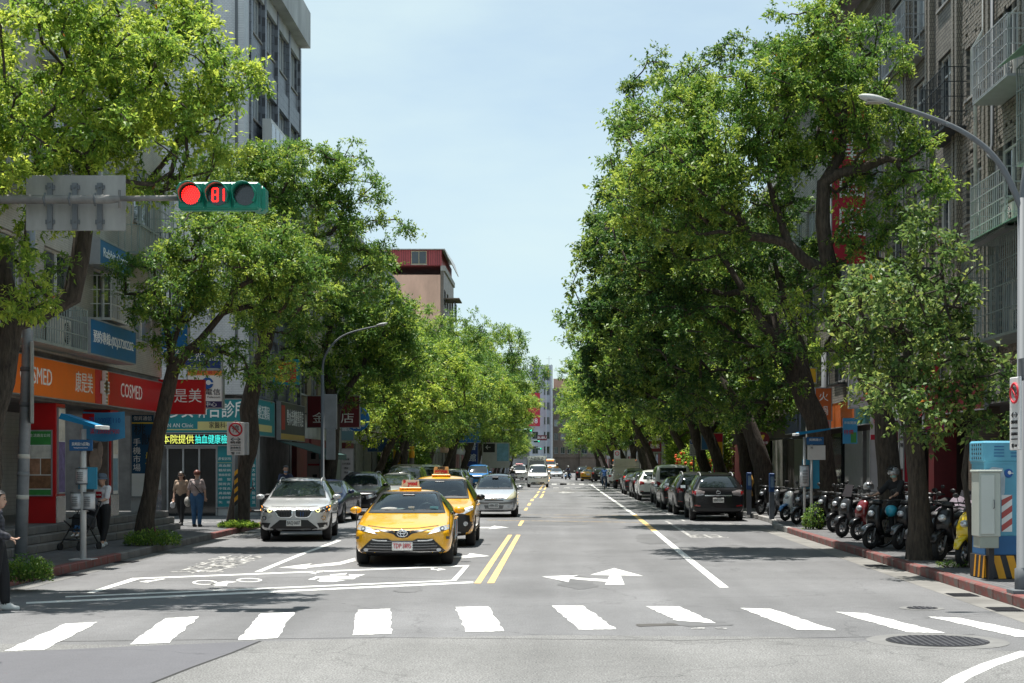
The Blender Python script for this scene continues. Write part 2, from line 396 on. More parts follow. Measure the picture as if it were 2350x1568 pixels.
# patches of older and newer asphalt
sheet('asphalt_patch', [[(-20,1478),(300,1481),(560,1474),(930,1464),(1280,1458),(1800,1462),(2400,1500),(2400,1640),(-700,1640)]], ASPH2, 0.002)
sheet('asphalt_patch', [[(-500,1487),(10,1498),(300,1484),(600,1472),(350,1568),(150,1640),(-600,1640)]], ASPH3, 0.003)
CRACK = mat('crack_filler', (0.02, 0.02, 0.02), 0.8, var=0.2)
rng = random.Random(3)
pts = [(600,1472),(530,1500),(440,1533),(350,1568),(240,1610)]
strip('crack', [(x+rng.uniform(-3,3), y) for x, y in pts], 0.035, CRACK, 0.0045)

# zebra crossing: ten stripes with chipped ends
ZEB = [[(150,1432.5),(224,1428.5),(102.6,1491.6),(10,1495)], [(380,1420),(456.5,1415.5),(389,1476.6),(297,1480)],
       [(599,1409),(675,1406),(636.6,1465.6),(547,1470)], [(821,1400.5),(896,1398),(899,1455),(809,1458.6)],
       [(1045,1394),(1119.6,1392.5),(1157,1449.5),(1068.6,1451.5)], [(1266,1391),(1338.4,1391),(1414.4,1444.8),(1327.4,1445.8)],
       [(1482,1392.4),(1558,1392.4),(1643,1431),(1553,1425)], [(1698,1396),(1770.5,1398.4),(1919,1447.3),(1830.4,1446.3)],
       [(1917,1405),(1988,1408.4),(2170,1453.8),(2082.7,1451.8)], [(2130,1416),(2205,1419.4),(2430,1465),(2330,1462)]]
def rough_poly(q, n=14, a=0.02, seed=1):
    r = random.Random(seed); out = []
    for i in range(len(q)):
        p, p2 = Vector(q[i]), Vector(q[(i+1) % len(q)]); t = (p2-p); nn = Vector((-t.y, t.x)).normalized()
        for k in range(n):
            f = k/n; out.append(tuple(p + t*f + nn*r.uniform(-a, a)*(0.3 if k == 0 else 1)))
    return out
for i, q in enumerate(ZEB):
    sheet('crosswalk_stripe', [rough_poly([GD(*a) for a in q], seed=i)], W_PAINT, 0.005, ground=False)
sheet('crosswalk_stripe', [[(1588,1441),(1618,1441.5),(1616,1444.5),(1586,1444)],[(1640,1441),(1668,1442),(1668,1444.5),(1645,1444)]], W_WORN, 0.0045)
# stop line, waiting box, lane lines
sheet('stop_line', [[(1086,1335.2),(1086,1338.8),(60,1387),(60,1382.6)]], W_PAINT)
sheet('waiting_box_line', [[(1046,1331.2),(1046,1333.8),(150,1372),(150,1369)],[(305,1327.3),(1078,1297.4),(1074,1300),(305,1330.2)]], W_PAINT)
sheet('waiting_box_side', [[(1065,1300.2),(1076,1299.8),(1047,1333.6),(1034,1334)],[(305,1327),(322,1329.5),(215,1362),(196,1362)]], W_PAINT, 0.0055)
strip('lane_line', [(592,1313),(690,1273),(778,1241)], 0.13, W_PAINT)
strip('lane_line', [(1662,1349),(1575,1279),(1503,1219.5)], 0.15, W_PAINT)
strip('lane_line', [(1503,1219.5),(1484,1204),(1455,1181)], 0.17, Y_PAINT)
strip('lane_line', [(1455,1181),(1382,1131),(1357,1113)], 0.16, W_PAINT)
sheet('centre_line', [[(1088,1339.5),(1103,1339.5),(1175.5,1228),(1166,1228)]], Y_PAINT)
sheet('centre_line', [[(1118,1339),(1134,1339),(1194.6,1228),(1185,1228)]], Y_PAINT)
sheet('centre_dash', [[(1188.3,1207),(1196,1207),(1203.6,1194.7),(1195.4,1194.7)]], Y_PAINT)
for z0, z1 in ((1193,1157),(1125,1090),(1062,1033)):
    y0, y1 = 975.3+z0*.1646, 975.3+z1*.1646; x0, x1 = 1275-(y0-CY)*.66, 1275-(y1-CY)*.66
    sheet('centre_dash', [[(x0-3.5,y0),(x0+4,y0),(x1+3,y1),(x1-3,y1)]], Y_PAINT)
for Y0, Y1 in ((91,103),(107,113),(121,140),(146,150),(160,195),(215,300)):
    for dx in (-0.18, 0.18):
        strip('centre_line', [(-1.05+dx, Y0), (-1.0+dx, Y1)], 0.14, Y_PAINT, ground=False)
for (a, b, w) in (((1130,1181.5),(1432,1183),0.13),((1155,1187.5),(1450,1190.5),0.12),((1118,1194),(1478,1199.5),0.14),((1185,1128),(1395,1127),0.2)):
    strip('yellow_box_line', [a, b], w, Y_WORN)
strip('yellow_box_line', [(790,1185),(905,1181.5)], 0.13, Y_WORN); strip('yellow_box_line', [(770,1196),(890,1191)], 0.13, Y_WORN)
# arrows
def zz(pl, ox=1176.1, oy=1176.1, s=.4995): return [(ox+a*s, oy+b*s) for a, b in pl]
sheet('arrow_marking', [zz([(467,257),(600,293),(497,290),(515,333),(425,333),(447,290),(357,288)])], W_PAINT)
sheet('arrow_marking', [zz([(135,296),(305,289),(268,299),(440,309),(428,320),(262,306),(258,321)])], W_PAINT, 0.0045)
def z4(pl): return zz(pl, 545, 1004, .293)
sheet('arrow_marking', [z4([(320,1022),(585,988),(545,1006),(800,978),(920,945),(925,968),(800,1000),(560,1021),(535,1031)])], W_PAINT)
sheet('arrow_marking', [z4([(1975,930),(1820,908),(1800,925),(1690,935),(1690,943),(1790,940),(1730,950)])], W_PAINT)
sheet('arrow_marking', [z4([(2125,707),(2010,693),(1985,703),(1850,703),(1850,712),(1990,712),(1960,719)])], W_PAINT)
sheet('arrow_marking', [z4([(1375,992),(1480,988),(1415,1006)])], W_PAINT)
sheet('arrow_marking', [z4([(550,1060),(625,1048),(612,1056),(680,1050),(675,1056),(620,1063),(610,1073)])], W_PAINT)
sheet('arrow_marking', [z4([(1515,1020),(1540,1020),(1535,1033),(1570,1034),(1575,1027),(1635,1035),(1560,1046),(1565,1040),(1515,1038)])], W_PAINT)
sheet('arrow_marking', [[(319,1336),(345,1331.5),(340,1333.5),(374,1328.5),(380,1329.5),(345,1335.5),(340,1337.5)]], W_PAINT)
for zc in ((1148,1345,945,6),(1170,1320,828,4)):
    y = 975.3+zc[2]*.1646; x0 = 1090+zc[0]*.1646; x1 = 1090+zc[1]*.1646
    sheet('arrow_marking', [[(x0,y),(x0+18,y-1.6),(x1-22,y-1.0),(x1-22,y-2.4),(x1+10,y-0.4),(x1-22,y+1.8),(x1-22,y+0.8),(x0+18,y+1.2)]], W_WORN)
# painted glyphs: bicycle, motorcycle, lane words
def ring(x, y, rx, ry, t=0.3, n=20, a0=0, a1=2*PI):
    out = []
    for i in range(n):
        a, b = a0+(a1-a0)*i/n, a0+(a1-a0)*(i+1)/n
        out.append([(x+rx*math.cos(a), y+ry*math.sin(a)), (x+rx*math.cos(b), y+ry*math.sin(b)), (x+rx*(1-t)*math.cos(b), y+ry*(1-t)*math.sin(b)), (x+rx*(1-t)*math.cos(a), y+ry*(1-t)*math.sin(a))])
    return out
sheet('bicycle_marking', ring(470,1337.5,29,5.2,0.25) + ring(572,1332,30,4.6,0.25) + [[(478,1341),(520,1334),(545,1336),(523,1339),(520,1345),(488,1346),(500,1343)]], W_PAINT)
sheet('motorcycle_marking', [z4(p) for p in ([(550,1115),(610,1095),(640,1098),(600,1118)],[(720,1076),(860,1064),(850,1075),(735,1084)],[(870,1074),(1000,1075),(940,1092),(880,1088)],
      [(600,1092),(700,1086),(840,1086),(960,1094),(900,1100),(780,1098),(650,1102)],[(640,1108),(780,1102),(930,1102),(910,1112),(780,1112),(640,1116)],[(620,1122),(760,1116),(850,1120),(760,1133),(650,1133)])], W_PAINT)
def road_word(body, c, size, stretch, m, rz=0.0, name='lane_word'):
    me = text_mesh(body, size, m, 0, 1.0, 'CENTER', 0.0)
    return link(name, me, road_o, (c[0], c[1], 0.0042), (0, 0, rz), (1, stretch, 1))
for ch, (x, y) in (('\u6a5f', (540,1283)), ('\u6162', (500,1297)), ('\u8eca', (462,1309))):
    road_word(ch, GD(x, y), 1.1, 2.0, W_WORN)
for ch, (x, y) in (('\u6a5f', (1600,1216)), ('\u8eca', (1625,1232))):
    road_word(ch, GD(x, y), 1.1, 2.2, W_WORN)
strip('bay_line', [(1528,1196),(1560,1215),(1591,1235)], 0.11, W_WORN); strip('bay_line', [(1588,1234),(1622,1234.5)], 0.25, W_WORN)
strip('bay_line', [(1530,1196.5),(1640,1200),(1760,1210)], 0.16, W_WORN, 0.0044)
for i, (Y0, Y1) in enumerate(((53.5,60),(60,70),(70,82),(82,100),(100,135))):
    strip('bay_line', [(4.42, Y0), (4.42, Y1-0.4)], 0.1, W_WORN, ground=False)
strip('edge_line', [(2140,1600),(2206,1555),(2270,1526),(2360,1496)], 0.17, W_PAINT)
for i in range(8):                                                     # next zebra down the street
    sheet('crosswalk_stripe', [[(-0.2+i*0.9, 128),(0.25+i*0.9, 128),(0.25+i*0.9, 131.5),(-0.2+i*0.9, 131.5)]], W_WORN, ground=False)
    sheet('crosswalk_stripe', [[(-7.6+i*0.9, 152),(-7.1+i*0.9, 152),(-7.1+i*0.9, 156),(-7.6+i*0.9, 156)]], W_PAINT, ground=False)
    sheet('crosswalk_stripe', [[(-0.4+i*0.9, 152),(0.1+i*0.9, 152),(0.1+i*0.9, 156),(-0.4+i*0.9, 156)]], W_PAINT, ground=False)
strip('stop_line', [(-0.6,121.5),(6.5,121.8)], 0.3, W_WORN, ground=False); strip('stop_line', [(-8,116),(-1.4,116)], 0.3, W_WORN, ground=False)

# gutter strips of pale concrete along the kerbs
GUT = mat('gutter_concrete', (0.185, 0.178, 0.165), 0.9, var=0.35, scale=1.1, bump=0.2, bscale=40)
gy = [18.5, 22, 26, 30, 35, 40, 44, 47.4]
sheet('gutter', [[(kr(a)-0.52, a), (kr(a), a), (kr(b), b), (kr(b)-0.52, b)] for a, b in zip(gy[:-1], gy[1:])], GUT, 0.003, ground=False)
gy = [18.5, 22, 26, 30, 35, 40, 44, 50, 60, 80]
sheet('gutter', [[(kl(a), a), (kl(a)+0.4, a), (kl(b)+0.4, b), (kl(b), b)] for a, b in zip(gy[:-1], gy[1:])], mat('gutter_old', (0.15, 0.148, 0.142), 0.9, var=0.35, scale=1.3), 0.003, ground=False)
GRATE = mat('iron_grate', (0.035, 0.035, 0.04), 0.6, 0.4, var=0.2)
for X, Y in ((kr(23.3)-0.27, 23.3), (kr(21.2)-0.27, 21.0), (kl(27.5)+0.22, 27.5), (kl(31)+0.22, 31.2), (kr(30)-0.27, 30.0)):
    mb = MB(); mb.box(-0.2,0.2,-0.28,0.28,-0.02,0.0055)
    for k in range(9): mb.box(-0.18,0.18,-0.26+k*0.06,-0.235+k*0.06,0.005,0.014)
    mb.build('drain_grate', GRATE, road_o, (X, Y, 0))
def manhole(x, y, r, ringr):
    X, Y = GD(x, y); mb = MB(); n = 32
    c = [(ringr*math.cos(2*PI*i/n), ringr*math.sin(2*PI*i/n)) for i in range(n)]
    mb.add([(p[0], p[1], 0.004) for p in c], [list(range(n))], 0)
    c = [(r*math.cos(2*PI*i/n), r*math.sin(2*PI*i/n)) for i in range(n)]
    mb.add([(p[0], p[1], 0.008) for p in c], [list(range(n))], 1)
    o = mb.build('manhole', [mat('manhole_collar', (.165,.163,.158), .9, var=.25, scale=3), GRATE], road_o, (X, Y, 0))
    mb = MB(); k = -r
    while k < r:
        h = math.sqrt(max(0, r*r*0.9-k*k))
        if h > 0.03:
            mb.box(k, k+0.028, -h, h, 0.008, 0.013); mb.box(-h, h, k, k+0.028, 0.008, 0.0125)
        k += 0.075
    mb.build('manhole_ribs', mat('iron_ribs', (0.085, 0.085, 0.095), 0.5, 0.5, var=0.2), o)
manhole(2151, 1472, 0.56, 0.77); manhole(2115, 1396.5, 0.2, 0.3); manhole(1215, 1188, 0.45, 0.85)
sheet('oil_stain', [rough_poly([GD(1457,1433),GD(1540,1431),GD(1562,1436),GD(1470,1439)], 5, 0.03, 4)], mat('oil_stain', (0.07, 0.065, 0.06), 0.9, var=0.3), 0.0046, ground=False)

OIL = mat('tyre_rubbed_asphalt', (0.112, 0.112, 0.114), 0.75, var=.35, scale=1.2)
r_ = random.Random(12)
for X0, Y0, w, h in ((-4.6,23.5,.5,1.6),(.4,26.0,.35,2.2),(2.6,41,.6,3.5),(-4.2,48,.8,3),(1.8,19.2,.5,.5),(.2,52,1.4,2.2),(-2.3,24.4,.25,.9),(4.2,36,.7,1.8)):
    q = [(X0+w*math.cos(2*PI*i/9)*r_.uniform(.6,1.1), Y0+h*math.sin(2*PI*i/9)*r_.uniform(.6,1.1)) for i in range(9)]
    sheet('worn_patch', [rough_poly(q, 4, 0.05, int(Y0))], OIL, 0.0035, ground=False)
for pts_ in ([(-5.5,17.2),(-2.0,17.6),(1.4,17.3),(4.8,17.9)], [(-7.2,26),(-3.9,27.2),(-1.3,26.4)]):
    strip('sealed_joint', pts_, .02, CRACK, 0.0036, ground=False)

# kerbs: single stones near, one long run beyond
def kerb(name, kx, side, Y0, Y1, Yfar, red):
    root = empty(name, (0, 0, 0), kind='structure'); Y = Y0; i = 0; r = random.Random(5+side)
    while Y < Y1:
        L = 0.995 + r.uniform(-0.05, 0.05); a = Y; b = Y + L - 0.012
        xa, xb = kx(a), kx(b); c = Vector(((xa+xb)/2 + side*0.085, (a+b)/2, 0.075+r.uniform(-0.004, 0.004))); ang = math.atan2(b-a, xb-xa) - PI/2
        mb = MB(); mb.cbox((0,0,0), (0.17, b-a, 0.165), 0, None, 0.018)
        mb.build('kerb_stone', RED_KERB if red(Y) else CONC_DK if side < 0 else CONC, root, c, (r.uniform(-.004,.004), 0, ang)); Y += L; i += 1
    mb = MB(); ys_ = [Y1+0.2+k*(Yfar-Y1)/12 for k in range(13)]
    for a, b in zip(ys_[:-1], ys_[1:]):
        mb.add([(kx(a),a,0),(kx(a)+side*.17,a,0),(kx(a)+side*.17,a,.155),(kx(a),a,.155),(kx(b),b,0),(kx(b)+side*.17,b,0),(kx(b)+side*.17,b,.155),(kx(b),b,.155)],
               [(0,1,2,3),(4,5,6,7),(0,3,7,4),(3,2,6,7),(1,2,6,5)])
    mb.build('kerb_run', CONC_DK, root)
kerb('kerb_left', kl, -1, 18.6, 62, 325, lambda Y: Y < 31 or 40 < Y < 53)
kerb('kerb_right', kr, 1, 18.6, 62, 325, lambda Y: Y < 43.5)
def pavement(name, inner, outer, ys_):
    mb = MB(); vs = []
    for Y in ys_: vs += [(inner(Y), Y, 0.15), (outer(Y), Y, 0.15)]
    mb.add(vs, [(2*i, 2*i+1, 2*i+3, 2*i+2) for i in range(len(ys_)-1)])
    return tag(mb.build(name, PAVE), kind='structure')
pavement('pavement_left', lambda Y: -40 if 43.6 < Y < 54.6 else -14, lambda Y: kl(Y)-0.16, [18.6, 25, 32, 38, 43.6, 43.61, 54.59, 54.6, 70, 120, 325])
pavement('pavement_right', lambda Y: kr(Y)+0.16, lambda Y: 16, [18.6, 25, 32, 40, 47.5, 49, 50.5, 52, 70, 120, 325])
sheet('lane_paint', [[(-14,48.2),(-9.6,48.2),(-9.6,48.45),(-14,48.45)],[(-14,49.1),(-9.6,49.1),(-9.6,49.35),(-14,49.35)]], W_WORN, 0.154, ground=False)

# ================================================================== buildings
LX, RX = -10.95, 10.4                                    # street faces of the two rows
TILE_CREAM = brick_mat('cream_mosaic_tile', (0.50,0.47,0.42), (0.43,0.40,0.35), (0.27,0.255,0.23), 0.1, 0.05, 0.004, 0.5, 0.3, axis='yz')
TILE_WHITE = brick_mat('white_mosaic_tile', (0.66,0.67,0.68), (0.60,0.61,0.63), (0.46,0.47,0.49), 0.12, 0.06, 0.008, 0.5, 0.3, axis='xz', dirt=0.22)
TILE_WHITE_Y = brick_mat('white_mosaic_tile_side', (0.66,0.67,0.68), (0.60,0.61,0.63), (0.46,0.47,0.49), 0.12, 0.06, 0.008, 0.5, 0.3, axis='yz', dirt=0.22)
TILE_DARK = brick_mat('slate_ribbed_tile', (0.24,0.26,0.29), (0.17,0.19,0.22), (0.10,0.105,0.12), 0.12, 0.3, 0.012, 0.45, 0.4, axis='yz')
TILE_BROWN = brick_mat('brown_tile', (0.22,0.165,0.125), (0.17,0.125,0.095), (0.1,0.09,0.08), 0.12, 0.06, 0.006, 0.5, 0.3, axis='yz')
TILE_BEIGE = brick_mat('beige_ribbed_tile', (0.36,0.32,0.26), (0.28,0.245,0.195), (0.14,0.12,0.1), 0.055, 0.11, 0.01, 0.6, 0.5, axis='xyz')
BRICK_DK = brick_mat('grey_brown_brick', (0.30,0.27,0.225), (0.21,0.185,0.155), (0.09,0.085,0.08), 0.2, 0.1, 0.012, 0.75, 0.6, axis='yz')
TILE_GREY = brick_mat('pale_grey_tile', (0.40,0.41,0.42), (0.35,0.36,0.37), (0.22,0.22,0.23), 0.25, 0.1, 0.01, 0.6, 0.2, axis='xyz')
PEACH = mat('peach_render', (0.60,0.38,0.29), .9, var=.22, scale=.7, bump=.15, bscale=12, streak=.3)
CONC_LT = mat('pale_concrete_band', (0.42,0.43,0.43), .85, var=.3, scale=.9, streak=.35, bump=.15)
FRAME_W = mat('white_window_frame', (0.62,0.62,0.6), .5, var=.1)
FRAME_A = mat('aluminium_frame', (0.36,0.37,0.38), .5, .3, var=.15)
FRAME_D = mat('dark_iron', (0.03,0.034,0.038), .55, .3, var=.3)
CAGE_G = mat('grey_green_cage', (0.27,0.31,0.29), .55, .2, var=.25)
PANE = mat('window_pane', (0.035,0.045,0.052), .05, var=.5, scale=.45, spec=.8)
PANE_L = mat('curtained_pane', (0.26,0.28,0.29), .12, var=.35, scale=.8, spec=.7)
ACM = mat('air_conditioner_case', (0.52,0.50,0.45), .6, var=.18)
RUST = mat('rusty_sheet', (0.16,0.12,0.1), .8, var=.4, scale=2)

def wbox(mb, face, px, u0, u1, z0, z1, n0, n1, m=0):
    """box on a wall: face 'left' (plane x=px, normal +x, u = Y), 'right' (normal -x, u = Y) or 'cam' (plane y=px, normal -y, u = X)"""
    if face == 'left': mb.box(px+n0, px+n1, u0, u1, z0, z1, m)
    elif face == 'right': mb.box(px-n1, px-n0, u0, u1, z0, z1, m)
    else: mb.box(u0, u1, px-n1, px-n0, z0, z1, m)
def window(root, face, px, u0, u1, z0, z1, fm, pane, deep=0.16, mull=2, name='window'):
    mb = MB(); t = 0.05
    wbox(mb, face, px, u0, u1, z0, z0+t, -deep, -deep+.07); wbox(mb, face, px, u0, u1, z1-t, z1, -deep, -deep+.07)
    wbox(mb, face, px, u0, u0+t, z0+t, z1-t, -deep, -deep+.068); wbox(mb, face, px, u1-t, u1, z0+t, z1-t, -deep, -deep+.068)
    for k in range(1, mull):
        c = u0+(u1-u0)*k/mull; wbox(mb, face, px, c-.025, c+.025, z0+t, z1-t, -deep, -deep+.066)
    if z1-z0 > 1.7: wbox(mb, face, px, u0+t, u1-t, z0+(z1-z0)*.68, z0+(z1-z0)*.68+.045, -deep, -deep+.064)
    w = mb.build(name, fm, root)
    mb = MB(); wbox(mb, face, px, u0+t, u1-t, z0+t, z1-t, -deep-.01, -deep+.02); mb.build('pane', pane, w)
    mb = MB(); wbox(mb, face, px, u0-.06, u1+.06, z0-.07, z0-.003, -deep, .06); mb.build('sill', CONC, w)
    return w
def facade(root, face, px, ua, ub, z0, fh, nf, nb, wallm, fm, sill=0.85, wh=1.45, wfrac=.62, thick=.3, pane=None, mull=2, z_top=None, seed=0, skip=(), name='wall'):
    """wall of piers and spandrels with real recessed windows between them"""
    r = random.Random(seed); mb = MB(); bw = (ub-ua)/nb; zt = z_top or z0+fh*nf
    zp = z0
    for f in range(nf):
        zs, zh = z0+f*fh+sill, z0+f*fh+sill+wh
        wbox(mb, face, px, ua, ub, zp, zs, -thick, 0)
        c = ua
        for b in range(nb):
            w0, w1 = ua+bw*(b+.5-wfrac/2), ua+bw*(b+.5+wfrac/2)
            wbox(mb, face, px, c, w0, zs, zh, -thick, 0); c = w1
        wbox(mb, face, px, c, ub, zs, zh, -thick, 0); zp = zh
    wbox(mb, face, px, ua, ub, zp, zt, -thick, 0)
    w = mb.build(name, wallm, root)
    for f in range(nf):
        for b in range(nb):
            if (f, b) in skip: continue
            w0, w1 = ua+bw*(b+.5-wfrac/2), ua+bw*(b+.5+wfrac/2)
            window(root, face, px, w0, w1, z0+f*fh+sill, z0+f*fh+sill+wh, fm, (pane or (PANE if r.random() < .65 else PANE_L)), mull=mull)
    return w
def cage(root, face, px, u0, u1, z0, z1, out, m, step=.13, floor=True, name='window_cage', roof=None, rows=3):
    """iron cage standing out from the wall: bars as one piece"""
    mb = MB(); t = .022
    def bar(a, b, c, d, e, f): wbox(mb, face, px, a, b, c, d, e, f)
    for k in range(rows+1):
        z = z0+(z1-z0)*k/rows; bar(u0, u1, z-t/2, z+t/2, out-t, out); bar(u0, u0+t, z-t/2+.001, z+t/2-.001, 0, out-t); bar(u1-t, u1, z-t/2+.001, z+t/2-.001, 0, out-t)
    u = u0+step
    while u < u1-.03: bar(u-.01, u+.01, z0, z1, out-.02, out-.003); u += step
    n = step
    while n < out-.03: bar(u0+.004, u0+.016, z0, z1, n-.01, n+.01); bar(u1-.016, u1-.004, z0, z1, n-.01, n+.01); n += step
    for uu in (u0, u1-.03): bar(uu, uu+.03, z0-.002, z1+.002, out-.03, out+.002)
    if floor: bar(u0+.001, u1-.001, z0-.05, z0-t/2-.001, 0.002, out-.002)
    o = mb.build(name, m, root)
    if roof:
        mb = MB()
        for k in range(5):
            a, b = k/5, (k+1)/5; za, zb = z1+.06+.35*(1-a*a), z1+.06+.35*(1-b*b)
            if face == 'right': mb.add([(px-(out+.35)*a,u0-.15,za),(px-(out+.35)*a,u1+.15,za),(px-(out+.35)*b,u1+.15,zb),(px-(out+.35)*b,u0-.15,zb)],[(0,1,2,3)])
            else: mb.add([(px+(out+.35)*a,u0-.15,za),(px+(out+.35)*a,u1+.15,za),(px+(out+.35)*b,u1+.15,zb),(px+(out+.35)*b,u0-.15,zb)],[(0,1,2,3)])
        me = mb.mesh('canopy', roof); o2 = link('canopy', me, o); so = o2.modifiers.new('s','SOLIDIFY'); so.thickness = .012
    return o
def aircon(name, label, face, px, u, z, out=.0, group=None):
    """outdoor unit: case, fan grille, pipes"""
    rz = {'left': 0, 'right': PI, 'cam': -PI/2}[face]
    loc = (px+out, u, z) if face == 'left' else (px-out, u, z) if face == 'right' else (u, px-out, z)
    e = empty(name, loc, rz, label, 'air conditioner', group)
    mb = MB(); mb.cbox((.16,0,.3), (.3,.82,.58), 0, None, .02); mb.build('case', ACM, e)
    mb = MB(); mb.cyl((.305,.1,.3),(.322,.1,.3),.235,20); g_ = mb.build('fan_grille', FRAME_D, e)
    mb = MB()
    for k in range(4): mb.tube([(.324+.001*k, .1+(.05+k*.05)*math.cos(a*PI/8), .3+(.05+k*.05)*math.sin(a*PI/8)) for a in range(17)], .005, 4)
    mb.build('grille_ring', ACM, g_)
    mb = MB(); mb.box(.02,.3,-.36,-.3,-.05,.012); mb.box(.02,.3,.3,.36,-.05,.012); mb.build('bracket', FRAME_D, e)
    return e
def body(root, x0, x1, y0, y1, z0, z1, m, name='core'): mb = MB(); mb.box(x0, x1, y0, y1, z0, z1); return mb.build(name, m, root)

# ---------------- corner building with the drugstore
b1 = empty('apartment_building', (0,0,0), 0, 'cream tiled apartment building above the orange drugstore sign', 'building')
facade(b1, 'left', LX, 18.6, 43.5, 4.35, 3.1, 4, 7, TILE_CREAM, FRAME_W, seed=1)
body(b1, -24, LX-.32, 18.6, 43.5, 3.4, 16.9, CONC_LT); body(b1, -24.2, LX+.2, 18.4, 43.6, 16.9, 17.5, CONC, 'parapet')
body(b1, -24, LX-.02, 18.65, 43.45, 3.3, 4.34, CONC_DK, 'floor_slab')
body(b1, -24, -14.2, 18.7, 43.4, .15, 3.3, CONC_DK, 'rear_block')
mb = MB(); mb.box(-14.19, -10.95, 18.7, 43.5, .15, .655); mb.build('arcade_floor', mat('arcade_tiles', (.2,.195,.185), .5, var=.25, scale=2), b1)
mb = MB(); mb.box(-14.19,-13.9,35.2,43.45,.66,3.29); mb.build('shop_wall', brick_mat('pale_shop_tile', (.52,.52,.5), (.47,.47,.45), (.3,.3,.3), .1,.1,.005,.4,.2,axis='yz'), b1)
for (za, zb, cx_) in ((.15,.32,-10.45),(.32,.49,-10.62),(.49,.66,-10.79)):
    st = empty('step', (0,0,0)); st.parent = b1; Y = 24.0; r = random.Random(int(za*100))
    while Y < 43.5:
        L = r.uniform(1.25,1.6); L = min(L, 43.62-Y); q = MB(); q.cbox((0,0,0), (.5,L-.012,zb-za-.004), 0, None, .015)
        q.build('step_stone', CONC_DK if r.random() < .5 else mat('step_granite', (.17,.16,.148), .8, var=.3, scale=2.5, bump=.2), st, (cx_-.25+r.uniform(-.004,.004), Y+L/2, (za+zb)/2)); Y += L
P_RED = mat('drugstore_red', (.52,.010,.012), .35, var=.08)
P_ORG = mat('drugstore_orange', (.86,.165,.012), .35, var=.06)
STEEL_P = mat('polished_steel', (.5,.5,.5), .25, .9, var=.2, scale=2)
for k, (Ya, Yb) in enumerate(((30.1,30.75),(34.3,34.95),(38.5,39.2),(42.8,43.45))):
    mb = MB(); mb.box(-11.62,-10.96,Ya,Yb,.66,3.29); p_ = mb.build('pillar', P_RED if k < 3 else CONC_LT, b1)
    mb = MB(); mb.box(-10.97,-10.945,Ya+.01,Yb+.006,.66,1.25); mb.build('steel_base', STEEL_P if k else P_RED, p_)
def poster(name, label, face, c, w, h, fields, cat='poster', group=None, m=None, texts=()):
    return sign(name, label, cat, face, c, w, h, .03, m or WHITE, texts, group, frame=.02, panels=fields)
def pm(n, c, v=.25): return mat('print_'+n, c, .5, var=v, scale=6)
GRN, PIC1, PIC2, PIC3 = pm('green',(.05,.28,.06)), pm('food',(.38,.2,.12),.5), pm('pale',(.65,.62,.55)), pm('brown',(.25,.12,.06),.5)
poster('poster', 'green framed food poster on the red pillar behind the grey pole', 'cam', (GX(92,34.25),34.25,GZ(1063,34.25)), .52, 1.45,
       [(-.24,.24,.4,.7,GRN),(-.24,.24,.12,.38,PIC2),(-.24,0,-.25,.1,PIC1),(.02,.24,-.25,.1,PIC3),(-.24,.24,-.56,-.27,PIC3),(-.24,.24,-.7,-.58,GRN)], texts=[('\u751f\u6d3b\u8a9e\u8a00\u516c\u53f8',0,.6,.075,L_WHITE)])
poster('poster', 'tall purple mountain poster on the side of the red pillar', 'left', (-10.93,34.62,2.25), .5, 1.9, [(-.22,.22,-.92,.2,pm('purple',(.16,.12,.27),.5)),(-.22,.22,.22,.92,PIC2)])
FACE = pm('portrait',(.58,.44,.37),.25)
q = poster('portrait_poster', 'large brown portrait poster of a woman under the blue banner', 'cam', (-11.29,38.45,2.15), .6, 2.0, [(-.28,.28,-.98,.98,pm('portrait_dark',(.22,.17,.15),.3))])
mb = MB(); mb.ball((0,-.012,.5), (.12,.004,.17), 14, 10); mb.ball((-.02,-.012,-.1), (.17,.004,.3), 12, 8); mb.ball((.1,-.014,.15),(.07,.004,.22),10,8); mb.build('portrait', FACE, q)
mb = MB(); mb.ball((0,-.008,.6), (.16,.003,.17), 14, 10); mb.build('portrait_hair', L_BLACK, q)
poster('poster', 'narrow pale strip poster beside the portrait poster', 'left', (-10.93,38.85,2.2), .5, 2.0, [(-.2,.2,-.9,-.1,pm('sea',(.2,.33,.42))),(-.2,.2,0,.9,PIC2)])
sign('sign_board', 'dark blue phone shop board on the arcade end pillar', 'sign', 'cam', (-11.28,42.74,2.2), .66, 2.3, .05, mat('phone_shop_navy', (.012,.07,.15), .4, var=.1),
     [('\u5091\u6607\u901a\u4fe1',0,1.0,.13,L_WHITE,.5),('\u6843',-.08,.68,.34,L_BLACK),('\u7378',.1,.4,.3,L_BLACK)] + [(c,-.16,.34-.23*i,.22,L_WHITE) for i, c in enumerate('\u624b\u6a5f\u5e02\u5834')] + [(c,.17,-.02-.23*i,.2,L_YELLOW) for i, c in enumerate('\u6700\u4f4e\u50f9')],
     panels=[(-.33,.33,-1.13,-.5,WHITE),(-.33,.33,.86,.9,L_YELLOW)])
aircon('air_conditioner', 'white outdoor air conditioner under the drugstore arcade', 'left', -13.9, 41.3, 2.1, .02)
